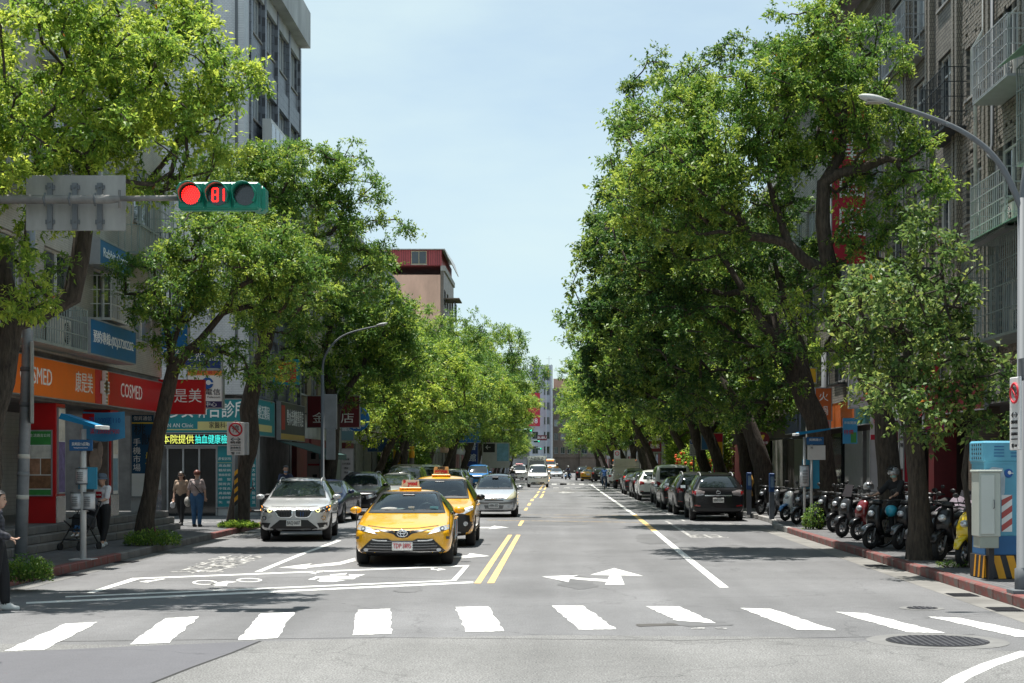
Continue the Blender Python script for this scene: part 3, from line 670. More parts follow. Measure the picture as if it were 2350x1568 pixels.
# drugstore fascia
fz0, fz1 = 3.36, 4.2
fas = sign('shop_fascia', 'long orange and red drugstore sign over the arcade', 'sign', 'left', (LX+.16,30.6,(fz0+fz1)/2), 24.6, fz1-fz0, .14, P_ORG, (), frame=.02, panels=[(7.2,12.28,-.4,.4,P_RED),(6.05,6.5,-.41,.41,mat('logo_red',(.6,.0,.0),.4,var=0))])
for body_, Yc, w_ in (('COSMED',32.5,2.0),('\u5eb7\u662f\u7f8e',35.8,1.3),('COSMED',39.8,2.0)): letters(fas, body_, 'left', (0,Yc-30.6,0), .5, L_WHITE, fit=w_)
mb = MB()
for (u0,u1,v0,v1) in ((-.09,.09,-.4,.4),(-.24,.24,-.15,.15)):
    mb.box(.016, .1, 6.66+u0, 6.66+u1, v0, v1)
cr = mb.build('logo_cross', WHITE, fas); mb = MB()
for i in range(9):
    for j in (-.05,.05): mb.box(.1,.104,6.66+j-.025,6.66+j+.025,-.38+i*.085,-.33+i*.085)
for i in range(3):
    for j in (-.19,-.12,.12,.19): mb.box(.1,.104,6.66+j-.02,6.66+j+.02,-.12+i*.09,-.07+i*.09)
mb.build('logo_window', mat('logo_hole',(.2,.12,.02),.5,var=.3), cr)
sign('projecting_sign', 'red projecting sign with white characters at the drugstore corner', 'sign', 'cam', (GX(415,43.2),43.2,GZ(911,43.2)), 1.28, .95, .2, P_RED, [('\u5eb7\u662f\u7f8e',0,0,.42,L_WHITE,1.15)], frame=.012, fm=P_RED)
BLUE_S = mat('dental_blue', (.008,.12,.30), .4, var=.1)
sign('phone_sign', 'blue sign with white telephone number above the drugstore', 'sign', 'left', (-10.3,36.5,4.8), 3.8, .82, .5, BLUE_S, [('\u9810\u7d04\u5c08\u7dda:(02)27202202',0,0,.3,L_WHITE,3.3)])
sign('dental_sign', 'blue dental clinic sign high on the cream building', 'sign', 'left', (-10.45,37.2,6.85), 2.7, .6, .3, BLUE_S, [('Rabbit Dental',0,0,.3,L_WHITE,2.1)])
sign('vertical_sign', 'tall blue sign hanging behind the forked tree', 'sign', 'cam', (GX(392,44.0),44.0,GZ(762,44.0)), 1.0, 1.5, .2, mat('sign_blue_b', (.01,.14,.36), .4, var=.1), [('7/20/20',0,-.55,.2,L_WHITE,.7),('\u901a\u8a0a\u9580\u5e02',0,.2,.2,L_WHITE,.7)])
sign('projecting_sign', 'navy telecom sign above the white telecom box sign', 'sign', 'cam', (GX(465,47.0),47.0,GZ(820,47.0)), 1.15, .72, .2, mat('sign_navy',(.01,.035,.16),.4,var=.1), [('\u4e09\u5149\u901a\u4fe1',0,0,.28,L_WHITE,1.0)])
q = sign('projecting_sign', 'white telecom box sign with blue swirl logo and navy foot', 'sign', 'cam', (GX(470,46.0),46.0,GZ(893,46.0)), 1.06, 1.14, .25, WHITE, [('\u4e2d\u83ef\u96fb\u4fe1',0,-.1,.2,L_BLACK,.9),('Chunghwa Telecom',0,-.24,.09,L_BLACK,.9),('\u670d\u52d9\u4e2d\u5fc3',0,-.46,.15,L_WHITE,.7),('\u7e73\u8cbb\u5728\u6700\u597d',0,.48,.12,L_RED,.8)],
     panels=[(-.5,.5,-.55,-.36,mat('telecom_navy',(.015,.02,.09),.4,var=.05)),(-.5,.5,.4,.54,mat('telecom_orange',(.75,.3,.06),.4,var=.05))])
mb = MB(); mb.ball((.08,-.012,.17),(.17,.004,.17),18,12); sw = mb.build('logo', L_BLUE, q); mb = MB(); mb.ball((.11,-.018,.19),(.075,.003,.075),14,8); mb.box(.1,.27,-.02,-.017,.15,.19); mb.build('logo_swirl', WHITE, sw)
cage(b1, 'left', LX, 27.8, 34.55, 4.45, 5.35, .62, CAGE_G, .16); cage(b1, 'left', LX, 38.6, 42.0, 7.2, 9.2, .7, CAGE_G, .16); cage(b1, 'left', LX, 42.2, 43.4, 6.0, 8.2, .55, FRAME_D, .14)
cage(b1, 'left', LX, 33.2, 36.0, 10.6, 12.4, .6, CAGE_G, .16); cage(b1, 'left', LX, 38.0, 41.0, 10.6, 12.4, .6, FRAME_D, .16); cage(b1, 'left', LX, 29.2, 32.0, 7.4, 9.2, .6, CAGE_G, .16); cage(b1, 'left', LX, 36.8, 38.4, 5.4, 6.4, .5, FRAME_W, .16)
aircon('air_conditioner', 'outdoor air conditioner in the wall cage above the phone number sign', 'left', LX, 33.9, 4.5, .02)
BANNER = mat('banner_blue', (.06,.3,.55), .7, var=.12, scale=3)
q = MB(); n_ = 8; vs = []
for j in range(n_+1):
    for i in range(n_+1):
        u, v = i/n_, j/n_; vs.append((GX(190,37.2)+u*1.0, 37.2+.05*math.sin(u*6)+.04*v, GZ(945,37.2)-v*.62-.07*math.sin(PI*u)*(.3+v)))
q.add(vs, [(j*(n_+1)+i, j*(n_+1)+i+1, (j+1)*(n_+1)+i+1, (j+1)*(n_+1)+i) for j in range(n_) for i in range(n_)], 0, True)
bn = q.build('banner', BANNER); tag(bn, 'sagging blue cloth banner hanging under the drugstore sign', 'banner')
letters(bn, '\u6eff1000\u9001110', 'cam', (GX(190,37.2)+.55,37.1,GZ(945,37.2)-.22), .17, L_BLUE, fit=.75); letters(bn, '\u6eff12000\u6298900', 'cam', (GX(190,37.2)+.55,37.1,GZ(945,37.2)-.48), .15, L_RED, fit=.7)
mb = MB(); mb.box(GX(190,37.2)+.02, GX(190,37.2)+.3, 37.1, 37.11, GZ(945,37.2)-.26, GZ(945,37.2)-.05); mb.build('price_tag', P_RED, bn)

# ---------------- white tiled tower with the clinic
bw_ = empty('tower_building', (0,0,0), 0, 'tall white tiled building with blank side wall and dark window bands', 'building')
GY = 54.7
body(bw_, -26, LX-.31, GY, 66.3, 4.4, 20.4, TILE_WHITE, 'side_wall'); body(bw_, -26, -11.3, GY+.3, 66.3, .15, 4.4, CONC_DK, 'ground_floor')
wl = facade(bw_, 'left', LX, GY+.9, 66.3, 4.4, 3.1, 5, 4, TILE_DARK, FRAME_W, sill=.8, wh=1.5, wfrac=.86, seed=4, mull=4, pane=mat('blue_pane', (.10,.145,.19), .06, var=.5, scale=.6, spec=.9))
mb = MB(); mb.box(LX-.3,LX+.06,GY-.05,GY+.9,4.4,20.6); mb.build('corner_pier', TILE_WHITE_Y, bw_)
for k in range(5):
    mb = MB(); mb.box(LX+.003, LX+.1, GY+.95, 66.35, 6.66+3.1*k, 7.5+3.1*k); mb.build('spandrel', CONC_LT if k == 4 else TILE_DARK, bw_)
for b in range(5):
    mb = MB(); u = GY+.95+b*2.66; mb.box(LX+.004,LX+.13,u,u+.3,4.4,19.6); mb.build('pilaster', TILE_DARK, bw_)
mb = MB(); mb.box(LX-.3,LX+.55,GY+.95,66.4,19.6,21.1); mb.box(-26,LX-.31,GY+.01,66.4,20.4,21.1); mb.build('parapet', CONC_LT, bw_)
for u0 in (57.2, 62.2):
    mb = MB(); mb.box(LX+.23,LX+.55,u0,u0+3.4,12.2,14.6); q = mb.build('bay_window', FRAME_W, bw_); mb = MB()
    for k in range(4): mb.box(LX+.551,LX+.565,u0+.1+k*.83,u0+.8+k*.83,12.35,14.45)
    mb.build('pane', PANE_L, q)
cage(bw_, 'left', LX, 63.6, 65.2, 9.9, 11.2, .95, FRAME_D, .2); cage(bw_, 'left', LX, 65.3, 66.3, 9.0, 10.0, .95, FRAME_D, .2)
aircon('air_conditioner', 'outdoor air conditioner in the upper cage of the white tower', 'left', LX, 64.4, 10.0, .2); aircon('air_conditioner', 'outdoor air conditioner in the lowest cage of the white tower', 'left', LX, 65.8, 9.1, .2)
mb = MB(); X_ = GX(450,GY); Z_ = GZ(20,GY); mb.box(X_-.38,X_+.38,GY-.06,GY-.002,Z_-.5,Z_+.6); q = mb.build('relief_panel', CONC, bw_)
mb = MB(); mb.tube([(X_-.2,GY-.09,Z_+.4),(X_-.22,GY-.09,Z_-.1),(X_,GY-.09,Z_-.3),(X_+.2,GY-.09,Z_-.1),(X_+.15,GY-.09,Z_+.3),(X_,GY-.09,Z_+.4)],.045,8); mb.tube([(X_,GY-.09,Z_+.5),(X_,GY-.09,Z_-.05)],.04,8); mb.build('relief_glyph', CONC_LT, q)
for zz_ in (14.2, 10.6):
    window(bw_, 'cam', GY, -12.9, -12.3, zz_, zz_+.7, FRAME_D, PANE, deep=.05, mull=1)
mb = MB(); mb.box(-12.05,-12.0,GY-.05,GY-.002,5.2,20.4); mb.box(-11.2,-11.1,GY-.07,GY-.052,5.2,20.6); mb.build('downpipe', STEEL, bw_)
TEAL = mat('clinic_teal', (.008,.22,.25), .4, var=.08); CREAM_Y = mat('clinic_cream', (.62,.55,.22), .4, var=.05)
def gx(x): return GX(x, GY-.2)
q = sign('clinic_sign', 'wide teal clinic sign with large white characters at the lane corner', 'sign', 'cam', (gx(470),GY-.2,GZ(955,GY)), 3.1, 1.2, .18, TEAL,
     [('\u5f65\u5b89\u806f\u5408\u8a3a\u6240',.1,.18,.62,L_WHITE,2.8,.008),('YEN AN Clinic',-.95,-.34,.2,L_WHITE,1.1),('\u5bb6\u91ab\u79d1\u00b7\u8033\u9f3b\u5589',.75,-.34,.24,L_BLACK,1.2)], panels=[(-.25,1.52,-.46,-.2,CREAM_Y),(-1.5,1.52,-.5,-.46,CREAM_Y)])
LED_C = mat('led_cyan', (.1,.8,.75), .5, var=0, emit=.75, ecol=(.05,.75,.65)); LED_Y = mat('led_yellow', (.8,.8,.2), .5, var=0, emit=.7, ecol=(.75,.8,.12))
sign('led_sign', 'black running-text sign with lit yellow and cyan characters', 'sign', 'cam', (gx(455),GY-.15,GZ(1010,GY)), 2.75, .42, .12, BLACK, [('\u672c\u9662\u63d0\u4f9b',-.72,0,.34,LED_Y,1.1),('\u62bd\u8840\u5065\u5eb7\u6aa2\u67e5',.55,0,.34,LED_C,1.35)])
mb = MB(); mb.box(gx(378),gx(497),GY-.02,GY+.28,.16,2.7); q = mb.build('shop_door', GLASS_DK, bw_); mb = MB()
for x in (382,418,455,495): mb.box(gx(x)-.03,gx(x)+.03,GY-.06,GY-.022,.16,2.7)
mb.box(gx(378),gx(497),GY-.055,GY-.023,2.5,2.68); mb.build('door_frame', FRAME_A, q)
mb = MB(); mb.box(gx(498),gx(590),GY-.05,GY+.28,.16,3.0); mb.build('clinic_pier', CONC_LT, bw_)
sign('list_board', 'tall teal board listing illnesses beside the clinic door', 'sign', 'cam', (gx(514),GY-.08,GZ(1093,GY)), .56, 2.2, .03, TEAL,
     [('\u5f65\u5b89\u8a3a\u6240',0,.6,.11,L_WHITE,.45)] + [(t,0,.36-.16*i,.1,L_WHITE,.42) for i, t in enumerate(('\u9ad8\u8840\u58d3','\u7cd6\u5c3f\u75c5','\u62bd\u8840\u6aa2\u67e5','\u611f\u3000\u5192','\u8178\u80c3\u708e','\u4e2d\u8033\u708e','\u9f3b\u904e\u654f','\u76ae\u819a\u554f\u984c','\u5931\u3000\u7720'))], panels=[(-.27,.27,.46,.475,CREAM_Y)])
sign('list_board', 'narrow teal pharmacy board behind the leaning tree', 'sign', 'cam', (gx(574),GY-.08,GZ(1093,GY)), .42, 2.2, .03, TEAL, [('\u85e5\u5c40',.0,.6,.14,L_WHITE)] + [(c,.1,.36-.16*i,.12,L_WHITE) for i, c in enumerate('\u91ab\u5927\u7e3d\u82b3\u6cf0\u968a\u9662\u7e3d\u6d3e')])
sign('pharmacy_sign', 'teal pharmacy sign with cream strip round the clinic corner', 'sign', 'left', (-10.72,57.9,3.65), 3.6, 1.35, .16, TEAL, [('\u7dad\u4e9e\u85e5\u5c40',-.4,.15,.55,L_WHITE,2.2)], panels=[(-1.7,1.2,-.5,-.25,CREAM_Y)])
DKB = mat('sugar_shop_grey', (.055,.065,.06), .5, var=.1)
sign('shop_sign', 'dark grey sign with tall white characters over the green awning', 'sign', 'left', (-10.6,63.2,3.65), 5.8, 1.5, .16, DKB, [('\u7cb5\u6c34\u8001\u9b4f\u7cd6\u5c08\u8ce3\u5e97',.5,.12,.7,L_WHITE,4.0)], panels=[(-2.85,2.85,-.72,-.5,mat('mustard',(.55,.36,.08),.5,var=.1)),(-2.7,-1.9,-.35,.6,mat('shop_red',(.4,.03,.02),.5,var=.2))])
mb = MB(); mb.add([(-10.7,60.2,2.85),(-10.7,68,2.85),(-9.1,68,2.35),(-9.1,60.2,2.35),(-9.1,60.2,2.15),(-9.1,68,2.15)], [(0,1,2,3),(3,2,5,4)]); q = mb.build('awning', mat('awning_green', (.025,.075,.07), .7, var=.15)); tag(q, 'dark green cloth awning under the grey sugar shop sign', 'awning')
so = q.modifiers.new('s','SOLIDIFY'); so.thickness = .02
q = sign('projecting_sign', 'yellow and red square sign in a teal frame above the awning', 'sign', 'cam', (GX(656,60),60,GZ(854,60)), 1.0, .98, .18, mat('bank_yellow',(.7,.45,.03),.5,var=.1), [('\u6c38\u5b9a',0,0,.42,L_RED,.75)], fm=TEAL, frame=.1, panels=[(-.1,.42,-.4,.35,mat('bank_red',(.5,.05,.02),.5,var=.15))])
# ---------------- lower buildings behind the left-hand trees
def block(name, label, side, Ya, Yb, H, wallm, fm, floors, nb, seed, gz=4.2, gm=None, depth=14, roofm=None):
    e = empty(name, (0,0,0), 0, label, 'building'); px = LX if side == 'left' else RX; s = 1 if side == 'left' else -1
    fh = (H-gz-.9)/floors
    facade(e, side, px, Ya, Yb, gz, fh, floors, nb, wallm, fm, sill=.8, wh=fh*.48, seed=seed, z_top=H)
    xa, xb = sorted((px-s*.32, px-s*depth)); body(e, xa, xb, Ya+.02, Yb-.02, .15, H-.4, gm or CONC_LT, 'core')
    xa, xb = sorted((px+s*.15, px-s*.3)); body(e, xa, xb, Ya+.01, Yb-.01, H, H+.5, CONC, 'cornice')
    r = random.Random(seed)
    for k in range(int((Yb-Ya)/4)):
        y0 = Ya+.4+k*4; xa, xb = sorted((px-s*.31, px-s*.1)); mb = MB(); mb.box(xa, xb, y0, y0+3.3, .16, 3.1); mb.build('shopfront', r.choice([GLASS_DK, mat('shop_shutter',(.2,.2,.2),.5,.3,var=.2), mat('shop_pale',(.2,.195,.18),.6,var=.4), mat('shop_red_dark',(.16,.02,.025),.5,var=.3)]), e)
    for k in range(3):
        u = r.uniform(Ya+1, Yb-3.4); z = gz+fh*r.randint(0, floors-1)+.6; cage(e, side, px, u, u+2.2, z, z+1.6, .6, r.choice([CAGE_G, FRAME_D]), .25)
    return e
block('shop_house', 'dark tiled shop house between the white tower and the round blue sign', 'left', 66.4, 82, 13.5, TILE_BROWN, FRAME_A, 3, 5, 11)
block('shop_house', 'grey shop house behind the vans in the left-hand row', 'left', 82, 108, 14, TILE_GREY, FRAME_W, 3, 7, 12)
block('shop_house', 'cream shop house in front of the peach gable', 'left', 108, 132, 13, TILE_CREAM, FRAME_W, 3, 6, 13)
block('shop_house', 'brown shop house directly before the peach gable', 'left', 132, 153, 13.5, TILE_BROWN, FRAME_A, 3, 5, 14)
pb = block('apartment_building', 'peach rendered building with red metal rooftop room', 'left', 153, 168, 20.9, TILE_BROWN, FRAME_D, 5, 4, 15, gm=PEACH)
REDM = brick_mat('red_corrugated_sheet', (.32,.055,.06), (.27,.045,.05), (.12,.02,.025), .22, 30, .03, .6, .8, axis='xz', dirt=.2)
mb = MB(); mb.box(-24.9,LX-.2,152.9,168,21.41,22.9); pr = mb.build('rooftop_room', REDM, pb)
mb = MB(); mb.add([(-25,152.6,23.0),(-10.8,152.6,23.0),(-10.4,152.6,22.1),(-25,168,23.4),(-10.8,168,23.4),(-10.4,168,22.1)],[(0,1,4,3),(1,2,5,4)]); q = mb.build('metal_roof', mat('pale_metal_roof',(.5,.5,.5),.5,.3,var=.2), pr); so = q.modifiers.new('s','SOLIDIFY'); so.thickness = .08
for x0 in (-17.9,-14.1): window(pr, 'cam', 152.9, x0, x0+1.5, 21.5, 22.8, mat('tan_frame',(.4,.33,.2),.6), PANE, deep=-.03, mull=2)
for z in (9.5,13,16.3): cage(pb, 'left', LX, 154, 157.5, z, z+1.7, 1.0, FRAME_D, .3); mb = MB(); mb.box(LX+.01,LX+1.5,153.6,158,z+1.9,z+2.0); mb.build('canopy', RUST, pb)
block('shop_house', 'pale house just past the peach gable', 'left', 168, 200, 14, TILE_GREY, FRAME_W, 3, 7, 16)
block('shop_house', 'long cream house in the middle of the left-hand row', 'left', 200, 250, 14, TILE_CREAM, FRAME_W, 3, 8, 17)
block('shop_house', 'last house of the left-hand row before the cross street', 'left', 250, 328, 14, TILE_BROWN, FRAME_A, 3, 10, 18)

# ---------------- right-hand row
SHADE_W = mat('shade_darkened_wall', (.085,.065,.06), .8, var=.4, scale=.8)  # wall brown darkened to stand in for the deep arcade shade
S_RED_SHADED = mat('pillar_red_shaded', (.12,.012,.016), .5, var=.25)  # pillar red deepened so its colour carries the arcade shade
br = empty('brick_building', (0,0,0), 0, 'brown brick apartment building with beige ribs and window cages', 'building')
facade(br, 'right', RX, 20.0, 49.0, 4.2, 3.1, 4, 10, BRICK_DK, FRAME_W, sill=.75, wh=1.75, wfrac=.52, seed=21)
body(br, RX+.32, 26, 20, 49, 3.6, 16.6, CONC_LT); body(br, RX-.25, 26, 19.9, 49.05, 16.62, 17.2, CONC_DK, 'roof_slab')
body(br, RX+.005, 26, 20.02, 48.98, 3.4, 4.19, CONC_DK, 'floor_slab'); body(br, RX+3.2, 26, 20.1, 48.9, .15, 3.4, CONC_DK, 'rear_block')
for b in range(11):
    for du in (-.26, .1):
        mb = MB(); u = 20.0+2.9*b+du
        if u < 20: continue
        mb.box(RX-.14, RX-.002, u, u+.2, 4.2, 16.6); mb.build('rib', TILE_BEIGE, br)
bk = MB(); r_ = random.Random(8)                        # bricks in relief on the nearest bays
for b in (4,5,6):
    for zb in (4.35,7.45,10.55,13.65):
        z = zb-1.2 if zb > 4.4 else zb
        while z < zb+.58:
            u = 20.4+2.9*b+(.1 if int(z*10) % 2 else 0)
            while u < 20+2.9*(b+1)-.35:
                if r_.random() < .9: bk.box(RX-.012-r_.uniform(0,.012), RX-.001, u, u+.17, z, z+.075)
                u += .19
            z += .095
tag(bk.build('brick_relief', mat('raised_brick',(.25,.22,.185),.75,var=.45,scale=5), br), kind='stuff')
cages = [(33.6,36.4,10.35,11.65,.7,FRAME_A,None),(33.8,36.6,7.1,8.4,.7,FRAME_A,None),(32.2,36.8,4.75,6.85,.85,CAGE_G,'g'),(33.2,35.2,13.2,14.6,.6,FRAME_A,None),(30.0,32.6,8.2,10.2,.8,CAGE_G,'g'),(39.5,42,10.5,12,.6,FRAME_D,None),(42.5,45,7.3,8.8,.6,FRAME_D,None),(44,47,13.5,15,.6,FRAME_A,None)]
GREEN_R = mat('green_plastic_roof', (.28,.48,.36), .35, var=.2)
for c in cages: cage(br, 'right', RX, c[0], c[1], c[2], c[3], c[4], c[5], .16, roof=GREEN_R if c[6] else None, rows=4)
aircon('air_conditioner', 'outdoor air conditioner in the top right-hand wall cage', 'right', RX, 34.7, 10.4, .05); aircon('air_conditioner', 'outdoor air conditioner in the middle right-hand wall cage', 'right', RX, 34.8, 7.15, .05); aircon('air_conditioner', 'outdoor air conditioner behind the tall green-roofed cage', 'right', RX, 34.2, 4.8, .05)
mb = MB(); mb.tube([(RX-.1,37.6,16),(RX-.1,37.6,12.4),(RX-.3,37.9,12.0),(RX-.12,38.3,11.5),(RX-.12,38.3,4.4)],.05,8); mb.build('hose_pipe', mat('white_hose',(.6,.6,.58),.6,var=.2), br)
mb = MB(); mb.tube([(RX-.1,36.9,16.4),(RX-.1,36.9,9.5),(RX-.25,36.7,9.2),(RX-.1,36.5,9.0),(RX-.1,36.5,4.3)],.045,8); mb.build('downpipe', STEEL, br)
for k in range(7):
    Ya = 22.0+4.2*k; mb = MB(); mb.box(RX+.0,RX+.62,Ya,Ya+.6,.16,3.39); mb.build('pillar', TILE_BROWN if k < 5 else S_RED_SHADED, br)
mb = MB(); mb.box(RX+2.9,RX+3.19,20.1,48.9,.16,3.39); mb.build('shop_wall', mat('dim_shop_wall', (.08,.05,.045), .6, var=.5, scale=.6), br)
for k in range(3):
    mb = MB(); Y0 = 24.5+k*4.2
    for s_ in range(22): mb.box(RX+.75,RX+.79,Y0,Y0+3.0,.2+s_*.14,.33+s_*.14)
    mb.build('roller_shutter', mat('shutter_brown',(.09,.07,.055),.6,.2,var=.25), br)
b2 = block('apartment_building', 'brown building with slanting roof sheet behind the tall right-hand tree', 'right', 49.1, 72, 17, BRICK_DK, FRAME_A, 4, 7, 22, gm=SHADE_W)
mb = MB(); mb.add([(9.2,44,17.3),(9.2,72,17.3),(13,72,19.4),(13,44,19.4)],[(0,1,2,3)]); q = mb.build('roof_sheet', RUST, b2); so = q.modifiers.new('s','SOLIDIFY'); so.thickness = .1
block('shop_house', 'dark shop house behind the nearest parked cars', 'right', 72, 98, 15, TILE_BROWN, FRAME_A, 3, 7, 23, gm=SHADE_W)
block('shop_house', 'grey house behind the leaning trunk of the right-hand row', 'right', 98, 140, 14.5, TILE_GREY, FRAME_W, 3, 9, 24)
block('shop_house', 'cream house in the middle of the right-hand row', 'right', 140, 200, 14, TILE_CREAM, FRAME_W, 3, 9, 25)
block('shop_house', 'last house of the right-hand row before the cross street', 'right', 200, 328, 14, TILE_GREY, FRAME_A, 3, 12, 26)

# signs along the right-hand row
S_RED = mat('sign_red', (.42,.008,.03), .4, var=.1); S_WINE = mat('sign_wine', (.14,.01,.018), .45, var=.12); S_ORG = mat('sign_orange_r', (.55,.12,.02), .45, var=.1); S_YEL = mat('sign_yellow', (.72,.42,.02), .45, var=.08)
S_GREY = mat('sign_pale_grey', (.5,.49,.5), .5, var=.08); S_MAG = mat('sign_magenta', (.35,.01,.09), .45, var=.1)
sign('vertical_sign', 'tall red vertical sign with white strokes high behind the S-shaped limb', 'sign', 'cam', (9.95,52.5,GZ(430,52.5)), 1.4, 5.2, .3, S_RED, [('\u96fb',0,1.3,1.05,L_WHITE),('\u9762',0,.05,1.05,L_WHITE),('\u8166',0,-1.25,1.05,L_WHITE)])
sign('projecting_sign', 'red sign hanging low behind the sapling leaves', 'sign', 'cam', (GX(2133,42),42,GZ(851,42)), .6, 1.15, .2, S_RED, [('\u7f8e',0,.25,.36,L_WHITE),('\u9aee',0,-.25,.36,L_WHITE)])
sign('projecting_sign', 'magenta sign under the red sign behind the sapling', 'sign', 'cam', (GX(2144,40),40,GZ(958,40)), .55, .82, .15, S_MAG, [('\u7f8e\u7532',0,0,.22,L_WHITE)])
sign('projecting_sign', 'pale grey rounded telecom sign behind the right-hand trunks', 'sign', 'cam', (GX(1980,46),46,GZ(897,46)), .8, 1.05, .2, S_GREY, [('\u9060\u50b3',0,.1,.26,L_BLACK),('FET',0,-.25,.16,L_RED)])
q = sign('pillar_board', 'white vertical board lettered on a red shop pillar behind the rider', 'sign', 'cam', (GX(2067,46),45.9,GZ(1015,46)), .16, 1.6, .05, WHITE, [('FET',0,.35,.11,L_BLACK),('\u9060',0,.1,.14,L_BLACK),('\u50b3',0,-.1,.14,L_BLACK)]); 
sign('pillar_board', 'plain red board beside the white lettered pillar board', 'sign', 'cam', (GX(2081,46),45.95,GZ(1015,46)), .22, 2.4, .05, S_RED)
sign('projecting_sign', 'orange sign behind the massive leaning trunk', 'sign', 'cam', (GX(1890,56),56,GZ(928,56)), .62, 1.2, .18, S_ORG, [('\u706b',0,.25,.36,L_WHITE),('\u934b',0,-.25,.36,L_WHITE)])
sign('projecting_sign', 'yellow sign with a dark character above the orange sign', 'sign', 'cam', (GX(1852,60),60,GZ(862,60)), .75, .6, .15, S_YEL, [('\u4e2d',0,0,.4,L_BLACK)])
sign('hanging_banner', 'blue food banner hanging in the right-hand arcade', 'banner', 'cam', (GX(1951,50),50,GZ(989,50)), .46, .82, .02, BANNER, [('\u51b7\u6c23\u958b\u653e',0,.25,.1,L_WHITE),('\u7279\u50f9',-.05,-.05,.16,L_RED)], frame=0, panels=[(.02,.2,-.38,-.05,GRN)])
sign('hanging_banner', 'white and red banner hanging beside the blue food banner', 'banner', 'cam', (GX(2011,48.5),48.5,GZ(980,48.5)), .36, .8, .02, mat('banner_white',(.5,.45,.45),.7,var=.15), [('\u7279',0,.15,.2,L_RED)], frame=0, panels=[(-.18,.18,-.4,-.24,S_RED)])
sign('shop_board', 'grey shop wall board lettered in dark paint behind scooters', 'sign', 'cam', (GX(2030,49),49.02,GZ(1060,49)), .9, 1.9, .05, S_GREY, [('itec',-.1,.5,.2,L_BLACK)])
e = empty('round_sign', (GX(1749,61),61,GZ(1008,61)), 0, 'round dark red sign with a golden figure by the kerb trees', 'sign')
mb = MB(); mb.tube([(0,-.06,0),(0,.06,0)], .5*.56, 28); mb.build('disc', S_WINE, e); letters(e, '\u4e09\u5546\u70b8\u96de', 'cam', (0,-.062,-.15), .11, L_WHITE); mb = MB(); mb.ball((0,-.064,.06),(.07,.004,.11),10,7); mb.ball((.05,-.064,.12),(.05,.004,.05),8,6); mb.build('emblem', L_YELLOW, e); mb = MB(); mb.tube([(.27,0,0),(2.1,0,.05)],.02,6); mb.build('bracket', FRAME_D, e)
sign('projecting_sign', 'large yellow and blue restaurant sign behind the parking sign', 'sign', 'cam', (GX(1600,92),92,GZ(965,92)), 1.25, 2.2, .2, S_YEL, [('\u5ee3',0,.5,.8,L_BLUE),('\u9928',.15,-.6,.5,L_BLACK)])
sign('standing_sign', 'yellow and red standing sign lettered vertically between the trunks', 'sign', 'cam', (GX(1648,76),76,GZ(1050,76)), .5, 2.4, .1, S_YEL, [('\u8d85',0,.3,.34,L_BLACK),('\u503c',0,-.6,.34,L_WHITE)], panels=[(-.24,.24,.75,1.15,S_RED),(-.22,.22,-.85,-.35,S_RED)])
sign('projecting_sign', 'black sign with white characters above the parked cars', 'sign', 'cam', (GX(1697,68),68,GZ(888,68)), .9, .9, .15, BLACK, [('\u826f\u99ff',0,0,.4,L_WHITE)])
sign('projecting_sign', 'dark red sign half hidden over the black sign', 'sign', 'cam', (GX(1720,62),62,GZ(845,62)), .7, 1.0, .15, S_WINE, [('\u85e5',0,0,.5,L_WHITE)])
sign('projecting_sign', 'small dark red round-topped sign above the distant truck', 'sign', 'cam', (GX(1503,125),125,GZ(1025,125)), 1.1, .9, .12, S_WINE, [('\u9020\u7d2b',0,0,.4,L_WHITE)])
sign('street_board', 'pale blue notice board by the trunks near the leaning tree', 'sign', 'cam', (GX(1623,78),78.6,GZ(1005,78)), .5, 1.2, .08, mat('sign_steel_blue',(.05,.16,.35),.5,var=.15), [('\u85e5\u5c40',0,.2,.2,L_WHITE)])
for k, (Ya, Yb, m_, nm) in enumerate(((37.5,41.6,S_WINE,'dark wine'),(41.8,45.8,S_RED,'bright red'),(46,48.9,S_GREY,'pale grey'),(49.4,53.6,mat('fascia_teal',(.02,.12,.13),.5,var=.15),'deep teal'),(53.8,58.4,S_ORG,'orange'),(58.6,64,S_WINE,'long wine-red'),(64.2,70,mat('fascia_navy',(.015,.03,.09),.5,var=.15),'navy'))):
    sign('shop_fascia', nm+' fascia board over a right-hand shop in shade', 'sign', 'right', (RX-.12,(Ya+Yb)/2,3.75), Yb-Ya, .95, .1, m_)
# signs down the left-hand row
sign('projecting_sign', 'dark red box sign behind the kerb lamp post', 'sign', 'cam', (GX(765,68),68,GZ(945,68)), 2.3, 1.4, .2, S_WINE, [('\u91d1\u9f8d\u5e97',0,-.3,.5,L_WHITE,1.8)])
e = empty('round_sign', (GX(820,72),72,GZ(962,72)), 0, 'large round blue pet clinic sign behind thin trunks', 'sign')
mb = MB(); mb.tube([(0,-.08,0),(0,.08,0)], .56, 32); mb.build('disc', mat('pet_blue',(.01,.13,.42),.4,var=.06), e)
for c, a in zip('\u6676\u611b\u52d5\u7269', (-2.35,-1.85,-1.35,-.85)): letters(e, c, 'cam', (.4*math.cos(a),-.085,.4*math.sin(a)), .17, L_WHITE)
mb = MB(); mb.ball((-.05,-.085,.1),(.2,.004,.16),14,8); mb.ball((-.2,-.085,-.02),(.06,.004,.14),8,6); mb.build('emblem', WHITE, e); mb = MB(); mb.tube([(-.5,0,.1),(-2.2,0,.15)],.03,6); mb.build('bracket', FRAME_D, e)
sign('projecting_sign', 'pale teal sign beside the round blue sign', 'sign', 'cam', (GX(797,73),73,GZ(970,73)), .6, 1.7, .2, mat('pale_teal',(.16,.3,.33),.5,var=.1), [('\u52d5\u7269',0,.1,.26,L_WHITE),('\u91ab\u9662',0,-.3,.26,L_WHITE)])
